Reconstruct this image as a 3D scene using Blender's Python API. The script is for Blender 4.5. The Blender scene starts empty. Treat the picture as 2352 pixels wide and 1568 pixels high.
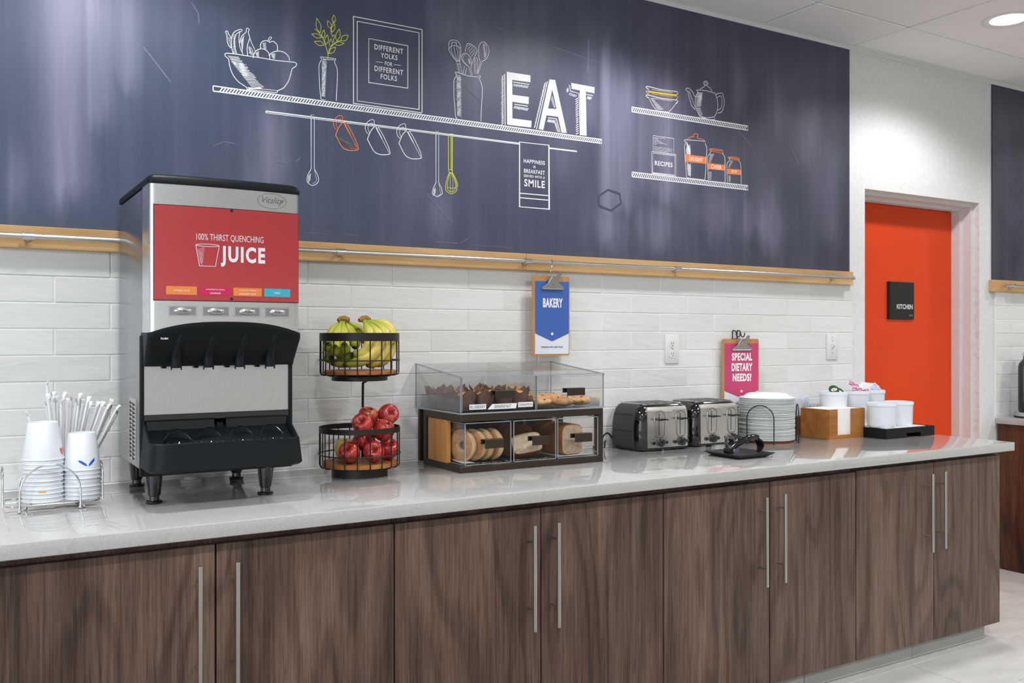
import bpy, bmesh, math, random
from mathutils import Vector, Matrix
random.seed(7)
SC = bpy.context.scene
COL = SC.collection
PI = math.pi

# ------------------------------------------------------------------ camera
cam_d = bpy.data.cameras.new('camera'); cam = bpy.data.objects.new('camera', cam_d); COL.objects.link(cam)
cam.location = (-1.043, -3.058, 1.293)
cam.rotation_euler = (PI/2, 0, -math.radians(31.26))
cam_d.sensor_width = 36.0; cam_d.lens = 2134/2352*36; cam_d.shift_y = -7.7/2352; cam_d.clip_start = .05
SC.camera = cam
# ------------------------------------------------------------------ view and world
SC.view_settings.view_transform = 'Standard'; SC.view_settings.look = 'None'
SC.view_settings.gamma = 1.0; SC.view_settings.use_curve_mapping = False
SC.view_settings.exposure = -0.13
W = bpy.data.worlds.new('world'); SC.world = W; W.use_nodes = True
W.node_tree.nodes['Background'].inputs[0].default_value = (.75, .86, 1, 1)
W.node_tree.nodes['Background'].inputs[1].default_value = .6
SC.cycles.max_bounces = 9; SC.cycles.diffuse_bounces = 4; SC.cycles.glossy_bounces = 4
SC.cycles.transparent_max_bounces = 24; SC.cycles.transmission_bounces = 6
SC.cycles.caustics_reflective = False; SC.cycles.caustics_refractive = False
SC.cycles.sample_clamp_indirect = 6
CEIL = 2.738
CT = .848           # height of the worktop
# ------------------------------------------------------------------ lamps: rows of downlights, daylight windows behind the camera
def light(name, kind, loc, rot, energy, color=(1, 1, 1), **k):
    d = bpy.data.lights.new(name, kind); d.energy = energy; d.color = color
    for a, b in k.items(): setattr(d, a, b)
    o = bpy.data.objects.new(name, d); COL.objects.link(o); o.location = loc; o.rotation_euler = rot
    return o
DOWN = [(x, -.63) for x in (-2.475, -.63, 1.215, 3.06, 4.905)]
DOWN_BACK = [(x, y) for x in (-2.475, -.63, 1.215, 3.06, 4.905) for y in (-2.47, -4.31)]
for x, y in DOWN:
    light('downlight_lamp', 'SPOT', (x, y, CEIL-.02), (0, 0, 0), 62, (.985, .99, 1), spot_size=math.radians(148), spot_blend=.5, shadow_soft_size=.075)
for x, y in DOWN_BACK:
    light('downlight_lamp', 'SPOT', (x, y, CEIL-.02), (0, 0, 0), 105, (.985, .99, 1), spot_size=math.radians(150), spot_blend=.5, shadow_soft_size=.08)
for y in (-5.1, -3.5, -1.9):
    light('window_daylight', 'AREA', (-3.51, y, 1.6), (0, -PI/2, 0), 20, (.80, .90, 1), shape='RECTANGLE', size=1.6, size_y=1.2)

# ------------------------------------------------------------------ mesh helpers
def box(bm, a, b, bev=0, seg=2):
    x0, y0, z0 = a; x1, y1, z1 = b
    v = [bm.verts.new(p) for p in ((x0,y0,z0),(x1,y0,z0),(x1,y1,z0),(x0,y1,z0),(x0,y0,z1),(x1,y0,z1),(x1,y1,z1),(x0,y1,z1))]
    f = [bm.faces.new([v[i] for i in q]) for q in ((3,2,1,0),(4,5,6,7),(0,1,5,4),(1,2,6,5),(2,3,7,6),(3,0,4,7))]
    if bev:
        es = {e for q in f for e in q.edges}
        bmesh.ops.bevel(bm, geom=list(es), offset=bev, segments=seg, affect='EDGES', profile=.5)
    return v
def frame_of(d):
    d = Vector(d).normalized(); u = Vector((0,0,1)) if abs(d.z) < .9 else Vector((1,0,0))
    a = d.cross(u).normalized(); return a, d.cross(a).normalized()
def tube(bm, pts, r, n=8, closed=False, cap=True, flat=None):
    pts = [Vector(p) for p in pts]; N = len(pts)
    R = r if isinstance(r, (list, tuple)) else [r]*N
    rings = []; pa = None
    for i, p in enumerate(pts):
        if closed: d = pts[(i+1) % N]-pts[i-1]
        else: d = pts[min(i+1, N-1)]-pts[max(i-1, 0)]
        if d.length < 1e-9: d = Vector((0,0,1))
        d.normalize()
        if pa is None: pa, _ = frame_of(d)
        a = pa-d*pa.dot(d)
        if a.length < 1e-6: a, _ = frame_of(d)
        a.normalize(); b = d.cross(a); pa = a
        rings.append([bm.verts.new(p+(a*math.cos(2*PI*k/n)*(flat or 1)+b*math.sin(2*PI*k/n))*R[i]) for k in range(n)])
    for i in range(N if closed else N-1):
        A, B = rings[i], rings[(i+1) % N]
        for k in range(n):
            bm.faces.new((A[k], A[(k+1) % n], B[(k+1) % n], B[k]))
    if cap and not closed:
        bm.faces.new(rings[0][::-1]); bm.faces.new(rings[-1])
def cyl(bm, p, q, r, r2=None, n=20):
    tube(bm, [p, q], [r, r if r2 is None else r2], n)
def lathe(bm, prof, c=(0,0,0), n=28, a0=0, a1=2*PI):
    full = abs(a1-a0-2*PI) < 1e-6; m = n if full else n+1
    rings = []
    for r, z in prof:
        if r < 1e-6: rings.append([bm.verts.new((c[0], c[1], c[2]+z))]*m)
        else: rings.append([bm.verts.new((c[0]+r*math.cos(a0+(a1-a0)*k/n), c[1]+r*math.sin(a0+(a1-a0)*k/n), c[2]+z)) for k in range(m)])
    for A, B in zip(rings, rings[1:]):
        for k in range(n):
            q = [A[k], A[(k+1) % m], B[(k+1) % m], B[k]]; u = []
            for v in q:
                if v not in u: u.append(v)
            if len(u) > 2: bm.faces.new(u)
def prism(bm, poly, z0, z1, f=None):
    """outline (a, b) swept from z0 to z1; f maps (a, b, z) to 3-D"""
    f = f or (lambda a, b, z: (a, b, z))
    A = [bm.verts.new(f(a, b, z0)) for a, b in poly]; B = [bm.verts.new(f(a, b, z1)) for a, b in poly]
    n = len(poly)
    bm.faces.new(A[::-1]); bm.faces.new(B)
    for i in range(n): bm.faces.new((A[i], A[(i+1) % n], B[(i+1) % n], B[i]))
XZ = lambda a, b, z: (a, z, b)
YZ = lambda a, b, z: (z, a, b)
def rrect(x0, y0, x1, y1, r, n=5):
    out = []
    for cx, cy, a in ((x1-r,y1-r,0),(x0+r,y1-r,90),(x0+r,y0+r,180),(x1-r,y0+r,270)):
        for k in range(n+1):
            t = math.radians(a+90*k/n); out.append((cx+r*math.cos(t), cy+r*math.sin(t)))
    return out
def blob(bm, c, r, n=14, m=10, fn=None):
    """closed lathe-like ball, radius scaled by fn(theta, phi)"""
    rows = []
    for i in range(m+1):
        ph = PI*i/m; row = []
        for k in range(n):
            th = 2*PI*k/n; s = fn(th, ph) if fn else 1
            row.append(Vector((c[0]+r[0]*s*math.sin(ph)*math.cos(th), c[1]+r[1]*s*math.sin(ph)*math.sin(th), c[2]+r[2]*s*math.cos(ph))))
        rows.append(row)
    top = bm.verts.new(sum(rows[0], Vector())/n); bot = bm.verts.new(sum(rows[-1], Vector())/n)
    V = [[bm.verts.new(p) for p in row] for row in rows[1:-1]]
    for k in range(n):
        bm.faces.new((top, V[0][k], V[0][(k+1) % n])); bm.faces.new((bot, V[-1][(k+1) % n], V[-1][k]))
    for A, B in zip(V, V[1:]):
        for k in range(n): bm.faces.new((A[k], B[k], B[(k+1) % n], A[(k+1) % n]))
def smooth_path(pts, n=6):
    pts = [Vector(p) for p in pts]; P = [pts[0]]+pts+[pts[-1]]; out = []
    for i in range(1, len(P)-2):
        a, b, c, d = P[i-1:i+3]
        for k in range(n):
            t = k/n
            out.append(.5*((2*b)+(c-a)*t+(2*a-5*b+4*c-d)*t*t+(-a+3*b-3*c+d)*t**3))
    out.append(pts[-1]); return out
def arch(p, q, h, n=14, sag=None):
    """wire arch from p up over to q: straight legs and a rounded head"""
    p, q = Vector(p), Vector(q); d = q-p; R = d.length/2; hz = max(h-R, 0); k = (h-hz)/R if R else 1
    pts = [p]
    for i in range(n+1):
        t = PI*i/n
        pts.append(p+d*(.5-.5*math.cos(t))+Vector((0,0,hz+R*k*math.sin(t))))
    pts.append(q); return pts
_tc = {}
def text2d(s, bold=0.0, gap=1.0):
    """outline of a line of lettering as triangles, unit box"""
    if (s, bold, gap) in _tc: return _tc[(s, bold, gap)]
    cu = bpy.data.curves.new('lettering', 'FONT'); cu.body = s; cu.offset = bold; cu.resolution_u = 3; cu.space_character = gap
    o = bpy.data.objects.new('lettering', cu); COL.objects.link(o)
    dg = bpy.context.evaluated_depsgraph_get(); dg.update()
    me = bpy.data.meshes.new_from_object(o.evaluated_get(dg))
    V = [v.co.copy() for v in me.vertices]; Fc = [tuple(p.vertices) for p in me.polygons]
    bpy.data.objects.remove(o); bpy.data.curves.remove(cu); bpy.data.meshes.remove(me)
    x0 = min(v.x for v in V); x1 = max(v.x for v in V); y0 = min(v.y for v in V); y1 = max(v.y for v in V)
    V = [((v.x-x0)/(x1-x0)-.5, (v.y-y0)/(y1-y0)-.5) for v in V]
    _tc[(s, bold, gap)] = (V, Fc); return V, Fc
def text(bm, s, w, h, f, bold=0.0, skew=0, gap=1.0):
    """f maps (x right, y up) on the surface to 3-D"""
    V, Fc = text2d(s, bold, gap)
    vs = [bm.verts.new(f(x*w+skew*y*h, y*h)) for x, y in V]
    for q in Fc:
        try: bm.faces.new([vs[i] for i in q])
        except ValueError: pass
def ribbon(bm, pts, w, f):
    n = len(pts)
    if n < 2: return
    L = []; Rr = []
    for i, (x, y) in enumerate(pts):
        a = pts[max(i-1, 0)]; b = pts[min(i+1, n-1)]
        if n > 2 and pts[0] == pts[-1] and i in (0, n-1): a, b = pts[-2], pts[1]
        dx, dy = b[0]-a[0], b[1]-a[1]; l = math.hypot(dx, dy) or 1
        px, py = -dy/l*w/2, dx/l*w/2
        if 0 < i < n-1:                       # mitre
            e = (pts[i+1][0]-x, pts[i+1][1]-y); le = math.hypot(*e) or 1
            c = abs((px*-e[1]+py*e[0])/le/(w/2)); k = min(1/max(c, .5), 1.6); px *= k; py *= k
        L.append(bm.verts.new(f(x+px, y+py))); Rr.append(bm.verts.new(f(x-px, y-py)))
    for i in range(n-1): bm.faces.new((L[i], Rr[i], Rr[i+1], L[i+1]))
def B(): return bmesh.new()
def wloc(p):
    v = Vector()
    while p is not None: v += Vector(p.location); p = p.parent
    return v
def obj(name, bm, m, parent=None, smooth=True, local=False, ang=.6, label=None, kind=None):
    if parent is not None and not local: bmesh.ops.translate(bm, verts=bm.verts, vec=-wloc(parent))
    bmesh.ops.recalc_face_normals(bm, faces=bm.faces)
    me = bpy.data.meshes.new(name); bm.to_mesh(me); bm.free()
    if smooth:
        me.shade_smooth(); me.set_sharp_from_angle(angle=ang)
    for q in (m if isinstance(m, (list, tuple)) else [m]): me.materials.append(q)
    o = bpy.data.objects.new(name, me); COL.objects.link(o)
    if parent is not None: o.parent = parent
    if label: o['label'] = label
    if kind: o['kind'] = kind
    return o
def flatobj(*a, **k):
    """decal-like face sets whose winding must stay as built"""
    k['smooth'] = False; return obj(*a, **k)
def thing(name, label, cat, loc=(0,0,0), rz=0, group=None):
    o = bpy.data.objects.new(name, None); COL.objects.link(o); o.empty_display_size = .05
    o.location = loc; o.rotation_euler = (0, 0, rz); o['label'] = label; o['category'] = cat
    if group: o['group'] = group
    return o
def tag(o, label, cat, group=None):
    o['label'] = label; o['category'] = cat
    if group: o['group'] = group
    return o
def dup(root, loc=None, rot=None, label=None, group=None, par=None):
    r = root.copy(); COL.objects.link(r)
    if par is not None: r.parent = par
    if loc is not None: r.location = loc
    if rot is not None: r.rotation_euler = rot
    if label: r['label'] = label
    if group: r['group'] = group
    for ch in list(root.children): dup(ch, par=r)
    return r
def struct(name, bm, m, parent=None, **k):
    return obj(name, bm, m, parent, kind=None if parent else 'structure', **k)

# ------------------------------------------------------------------ materials
def srgb(r, g, b):
    f = lambda c: (c/255/12.92) if c/255 <= .04045 else ((c/255+.055)/1.055)**2.4
    return (f(r), f(g), f(b), 1)
def mat(name, col=(.8,.8,.8,1), rough=.5, metal=0, spec=.5, coat=0, **k):
    m = bpy.data.materials.new(name); m.use_nodes = True; p = m.node_tree.nodes['Principled BSDF']
    p.inputs['Base Color'].default_value = col if len(col) == 4 else (*col, 1)
    p.inputs['Roughness'].default_value = rough; p.inputs['Metallic'].default_value = metal
    p.inputs['Specular IOR Level'].default_value = spec; p.inputs['Coat Weight'].default_value = coat
    p.inputs['Coat Roughness'].default_value = k.get('coat_rough', .05)
    if 'sss' in k: p.inputs['Subsurface Weight'].default_value = k['sss']; p.inputs['Subsurface Radius'].default_value = (.01,.006,.004)
    if 'aniso' in k: p.inputs['Anisotropic'].default_value = k['aniso']
    if 'emit' in k: p.inputs['Emission Color'].default_value = k['emit']; p.inputs['Emission Strength'].default_value = k['strength']
    return m
class N:
    """short way to wire nodes of one material"""
    def __init__(s, m): s.t = m.node_tree; s.p = s.t.nodes['Principled BSDF']
    def n(s, ty, **k):
        o = s.t.nodes.new(ty)
        for a, b in k.items():
            if a.startswith('i_'):
                key = a[2:]; key = int(key) if key.isdigit() else key.replace('_', ' ')
                o.inputs[key].default_value = b
            else: setattr(o, a, b)
        return o
    def l(s, a, b): s.t.links.new(a, b)
    def co(s, kind='Object', scale=(1,1,1), loc=(0,0,0), rnd=False):
        tc = s.n('ShaderNodeTexCoord'); mp = s.n('ShaderNodeMapping'); mp.inputs['Scale'].default_value = scale; mp.inputs['Location'].default_value = loc
        src = tc.outputs[kind]
        if rnd:
            oi = s.n('ShaderNodeObjectInfo'); mu = s.n('ShaderNodeMath', operation='MULTIPLY', i_1=37.0); s.l(oi.outputs['Random'], mu.inputs[0])
            ad = s.n('ShaderNodeVectorMath', operation='ADD'); s.l(src, ad.inputs[0]); s.l(mu.outputs[0], ad.inputs[1]); src = ad.outputs[0]
        s.l(src, mp.inputs[0]); return mp.outputs[0]
    def noise(s, co, scale, detail=3, rough=.5, dist=0):
        o = s.n('ShaderNodeTexNoise'); s.l(co, o.inputs['Vector']); o.inputs['Scale'].default_value = scale
        o.inputs['Detail'].default_value = detail; o.inputs['Roughness'].default_value = rough; o.inputs['Distortion'].default_value = dist
        return o.outputs['Fac']
    def ramp(s, fac, stops, mode='LINEAR'):
        o = s.n('ShaderNodeValToRGB'); s.l(fac, o.inputs[0]); e = o.color_ramp.elements; o.color_ramp.interpolation = mode
        while len(e) < len(stops): e.new(.5)
        for q, (p, c) in zip(e, stops): q.position = p; q.color = c if len(c) == 4 else (*c, 1)
        return o.outputs[0]
    def mix(s, fac, a, b, mode='MIX'):
        o = s.n('ShaderNodeMix', data_type='RGBA', blend_type=mode)
        for sock, v in ((o.inputs[0], fac), (o.inputs[6], a), (o.inputs[7], b)):
            if isinstance(v, (int, float, tuple)): sock.default_value = v
            else: s.l(v, sock)
        return o.outputs[2]
    def math(s, op, a, b=None, clamp=False):
        o = s.n('ShaderNodeMath', operation=op, use_clamp=clamp)
        for i, v in enumerate((a, b)):
            if v is None: continue
            if isinstance(v, (int, float)): o.inputs[i].default_value = v
            else: s.l(v, o.inputs[i])
        return o.outputs[0]
    def color(s, c): s.l(c, s.p.inputs['Base Color'])
    def rough(s, r): s.l(r, s.p.inputs['Roughness'])
    def bump(s, h, strength=.2, dist=.002):
        o = s.n('ShaderNodeBump'); o.inputs['Strength'].default_value = strength; o.inputs['Distance'].default_value = dist
        s.l(h, o.inputs['Height']); s.l(o.outputs[0], s.p.inputs['Normal'])
def speckled(name, col, amt=.1, scale=60, rough=.5, metal=0, bump=.1, dist=.001, stretch=(1,1,1), **k):
    m = mat(name, col, rough, metal, **k); s = N(m); c = s.co(scale=stretch); f = s.noise(c, scale, 4)
    lo = tuple(x*(1-amt) for x in col[:3]); hi = tuple(min(x*(1+amt), 1) for x in col[:3])
    s.color(s.ramp(f, [(.3, lo), (.7, hi)]))
    if bump: s.bump(f, bump, dist)
    return m
def m_tile():
    m = mat('glazed_tile', srgb(228,228,226), .11, spec=.5); s = N(m); c = s.co(scale=(1,1,3.2), rnd=True)
    a = s.noise(c, 7, 2, .5, .4); b = s.noise(c, 30, 2); h = s.math('ADD', a, s.math('MULTIPLY', b, .18)); s.bump(h, .55, .006)
    f = s.noise(s.co(rnd=True), 1.0, 1); s.color(s.ramp(f, [(.3, srgb(222,222,220)), (.7, srgb(234,234,233))])); return m
def m_walnut(name, dark, mid, light_, sx=1.0):
    """laminate with contour-like cathedral figure, long streaks and fine pores"""
    m = mat(name, mid, .42, spec=.35); s = N(m)
    wob = s.noise(s.co(scale=(sx,1,.06), rnd=True), 40, 3, .6)
    n0 = s.noise(s.co(scale=(sx*1.35,1,.26), rnd=True), 1.9, 2, .45, .35)
    ph = s.math('ADD', s.math('MULTIPLY', n0, 95.0), s.math('MULTIPLY', wob, 3.2))
    fig = s.math('ADD', s.math('MULTIPLY', s.math('SINE', ph), .5), .5)
    line = s.ramp(fig, [(.0, (0,0,0)), (.62, (.1,.1,.1)), (.95, (1,1,1))])
    wide = s.noise(s.co(scale=(sx,1,.09), rnd=True), 8, 4, .6, .5)
    f = s.noise(s.co(scale=(sx,1,.016), rnd=True), 150, 5, .72, .1)
    pore = s.noise(s.co(scale=(sx,1,.03), rnd=True), 380, 2, .5)
    t = s.math('ADD', s.math('MULTIPLY', wide, .55), s.math('MULTIPLY', f, .50))
    t = s.math('SUBTRACT', t, s.math('MULTIPLY', line, .085))
    col = s.ramp(t, [(.33, dark), (.50, mid), (.70, light_)])
    col = s.mix(1.0, col, s.ramp(pore, [(.32, (.62,.59,.56)), (.46, (1,1,1))]), 'MULTIPLY')
    s.color(col); s.bump(f, .05, .001); return m
def m_oak(name, a, b, c3, scale=1.0, axis=0):
    m = mat(name, b, .45, spec=.4); s = N(m)
    sc = [6,6,6]; sc[axis] = .8
    c = s.co(scale=tuple(x*scale for x in sc)); n1 = s.noise(c, 2.2, 4, .55, .6)
    sc2 = [40,40,40]; sc2[axis] = 1.5
    n2 = s.noise(s.co(scale=tuple(x*scale for x in sc2)), 3, 3, .6)
    s.color(s.ramp(s.math('ADD', s.math('MULTIPLY', n1, .7), s.math('MULTIPLY', n2, .3)), [(.3, a), (.5, b), (.72, c3)])); s.bump(n2, .05, .001); return m
def m_quartz():
    m = mat('quartz', srgb(180,178,174), .045, spec=.62, coat=.25, coat_rough=.03); s = N(m); c = s.co()
    f = s.noise(c, 260, 2, .6); g = s.noise(c, 9, 4, .6, .5)
    v = s.n('ShaderNodeTexVoronoi', feature='F1'); s.l(c, v.inputs['Vector']); v.inputs['Scale'].default_value = 55
    dk = s.math('LESS_THAN', v.outputs['Distance'], .075)
    base = s.mix(.35, s.ramp(f, [(.35, srgb(172,171,169)), (.65, srgb(188,187,185))]), s.ramp(g, [(.35, srgb(176,175,172)), (.65, srgb(186,185,182))]))
    hair = s.noise(s.co(loc=(3,1,0)), 2.1, 5, .6, 1.5); hl = s.math('LESS_THAN', s.math('ABSOLUTE', s.math('SUBTRACT', hair, .5)), .0016)
    k = s.math('MAXIMUM', s.math('MULTIPLY', dk, .5), s.math('MULTIPLY', hl, .25))
    s.color(s.mix(k, base, srgb(112,110,108))); return m
def m_steel(name, col, rough=.28, stretch=(2,2,180), amt=.06, aniso=.4):
    m = mat(name, col, rough, 1.0, aniso=aniso); s = N(m); f = s.noise(s.co(scale=stretch), 6, 3, .6)
    s.rough(s.math('ADD', s.math('MULTIPLY', f, amt), rough-amt/2)); s.bump(f, .008, .0003); return m
def m_chalk(name, col, worn=.42, soft=.1, alpha_col=srgb(66,68,84)):
    m = mat(name, col, .9, spec=.1); s = N(m); f = s.noise(s.co(), 900, 2, .6); g = s.noise(s.co(), 140, 3, .7)
    t = s.math('ADD', s.math('MULTIPLY', f, .5), s.math('MULTIPLY', g, .5))
    s.color(s.mix(s.ramp(t, [(worn-soft, (0,0,0)), (worn, (1,1,1))]), alpha_col, col)); return m
def m_board():
    """chalkboard print: slate blue with rubbed vertical chalk smears at their own places along the wall, the top-left ones also painting lamp glow"""
    m = mat('chalkboard_print', srgb(62,66,84), .42, spec=.4); s = N(m)
    tc = s.n('ShaderNodeTexCoord'); sp = s.n('ShaderNodeSeparateXYZ'); s.l(tc.outputs['Object'], sp.inputs[0]); X, Z = sp.outputs[0], sp.outputs[2]
    # base hue drifts from blue grey (left) to violet black (right)
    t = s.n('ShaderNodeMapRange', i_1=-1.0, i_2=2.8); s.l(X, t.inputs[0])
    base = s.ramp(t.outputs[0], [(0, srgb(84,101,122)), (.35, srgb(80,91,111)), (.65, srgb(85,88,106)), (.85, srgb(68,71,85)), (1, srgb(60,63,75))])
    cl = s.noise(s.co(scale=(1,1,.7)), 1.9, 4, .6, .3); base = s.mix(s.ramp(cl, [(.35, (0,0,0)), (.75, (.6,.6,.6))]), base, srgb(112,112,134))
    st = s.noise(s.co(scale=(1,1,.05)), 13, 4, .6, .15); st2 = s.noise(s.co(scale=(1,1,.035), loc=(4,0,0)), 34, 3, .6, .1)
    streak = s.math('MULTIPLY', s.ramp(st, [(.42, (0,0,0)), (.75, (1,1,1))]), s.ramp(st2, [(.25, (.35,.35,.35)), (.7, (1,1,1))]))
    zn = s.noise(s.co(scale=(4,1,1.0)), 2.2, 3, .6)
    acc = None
    for cx, wx, z0, z1, a in SMEARS_GLOW:
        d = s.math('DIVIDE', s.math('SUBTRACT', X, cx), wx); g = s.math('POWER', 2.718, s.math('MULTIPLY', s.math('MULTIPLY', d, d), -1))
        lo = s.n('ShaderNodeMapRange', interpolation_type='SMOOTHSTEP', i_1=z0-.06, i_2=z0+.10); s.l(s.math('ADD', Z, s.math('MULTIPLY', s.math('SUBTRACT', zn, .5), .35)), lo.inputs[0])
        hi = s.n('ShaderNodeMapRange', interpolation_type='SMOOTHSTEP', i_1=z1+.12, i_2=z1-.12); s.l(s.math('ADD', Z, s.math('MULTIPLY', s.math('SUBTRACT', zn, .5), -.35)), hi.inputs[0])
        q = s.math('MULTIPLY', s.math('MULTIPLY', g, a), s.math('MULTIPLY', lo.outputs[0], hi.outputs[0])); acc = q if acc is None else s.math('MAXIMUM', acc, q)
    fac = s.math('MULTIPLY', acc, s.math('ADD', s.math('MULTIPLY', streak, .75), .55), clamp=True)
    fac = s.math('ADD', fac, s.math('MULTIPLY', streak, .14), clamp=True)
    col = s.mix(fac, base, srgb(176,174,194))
    gr = s.noise(s.co(), 700, 2, .6); s.color(s.mix(.55, col, s.mix(s.ramp(gr, [(.3, (.0,.0,.0)), (.7, (1,1,1))]), tuple(x*.62 for x in srgb(60,62,76)[:3])+(1,), srgb(150,150,168)), 'SOFT_LIGHT'))
    s.bump(gr, .05, .0005); return m
def m_wallpaper():
    m = mat('woven_wallpaper', srgb(226,226,225), .7, spec=.2); s = N(m)
    def lines(sc, loc, th):
        b = s.n('ShaderNodeTexBrick'); b.offset = .5; s.l(sc, b.inputs['Vector']); b.inputs['Scale'].default_value = 1; b.inputs['Mortar Size'].default_value = th
        b.inputs['Brick Width'].default_value = .045; b.inputs['Row Height'].default_value = .009; return b.outputs['Fac']
    tc = s.n('ShaderNodeTexCoord'); sp = s.n('ShaderNodeSeparateXYZ'); cb = s.n('ShaderNodeCombineXYZ'); s.l(tc.outputs['Object'], sp.inputs[0])
    wob = s.noise(tc.outputs['Object'], 26, 2); wz = s.math('ADD', sp.outputs[2], s.math('MULTIPLY', wob, .006)); wx = s.math('ADD', sp.outputs[0], s.math('MULTIPLY', wob, .006))
    s.l(wx, cb.inputs[0]); s.l(wz, cb.inputs[1]); f1 = lines(cb.outputs[0], 0, .0011)
    cb2 = s.n('ShaderNodeCombineXYZ'); s.l(wz, cb2.inputs[0]); s.l(wx, cb2.inputs[1]); f2 = lines(cb2.outputs[0], 0, .0008)
    k = s.noise(tc.outputs['Object'], 45, 2); f = s.math('MULTIPLY', s.math('MAXIMUM', f1, f2), s.ramp(k, [(.35, (.15,.15,.15)), (.6, (1,1,1))]))
    s.color(s.mix(s.math('MULTIPLY', f, .34), srgb(228,228,227), srgb(176,177,180))); s.bump(f, .2, .001); return m
def m_acrylic(name, tint=(.996,.997,.998,1), gl=.035):
    m = bpy.data.materials.new(name); m.use_nodes = True; t = m.node_tree; t.nodes.remove(t.nodes['Principled BSDF'])
    tr = t.nodes.new('ShaderNodeBsdfTransparent'); tr.inputs[0].default_value = tint
    g = t.nodes.new('ShaderNodeBsdfGlossy'); g.inputs['Roughness'].default_value = .03
    fr = t.nodes.new('ShaderNodeFresnel'); fr.inputs[0].default_value = 1.45
    ad = t.nodes.new('ShaderNodeMath'); ad.operation = 'MULTIPLY'; ad.inputs[1].default_value = gl*9; t.links.new(fr.outputs[0], ad.inputs[0])
    ad.use_clamp = True
    mx = t.nodes.new('ShaderNodeMixShader'); t.links.new(ad.outputs[0], mx.inputs[0]); t.links.new(tr.outputs[0], mx.inputs[1]); t.links.new(g.outputs[0], mx.inputs[2])
    t.links.new(mx.outputs[0], t.nodes['Material Output'].inputs[0]); return m

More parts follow.
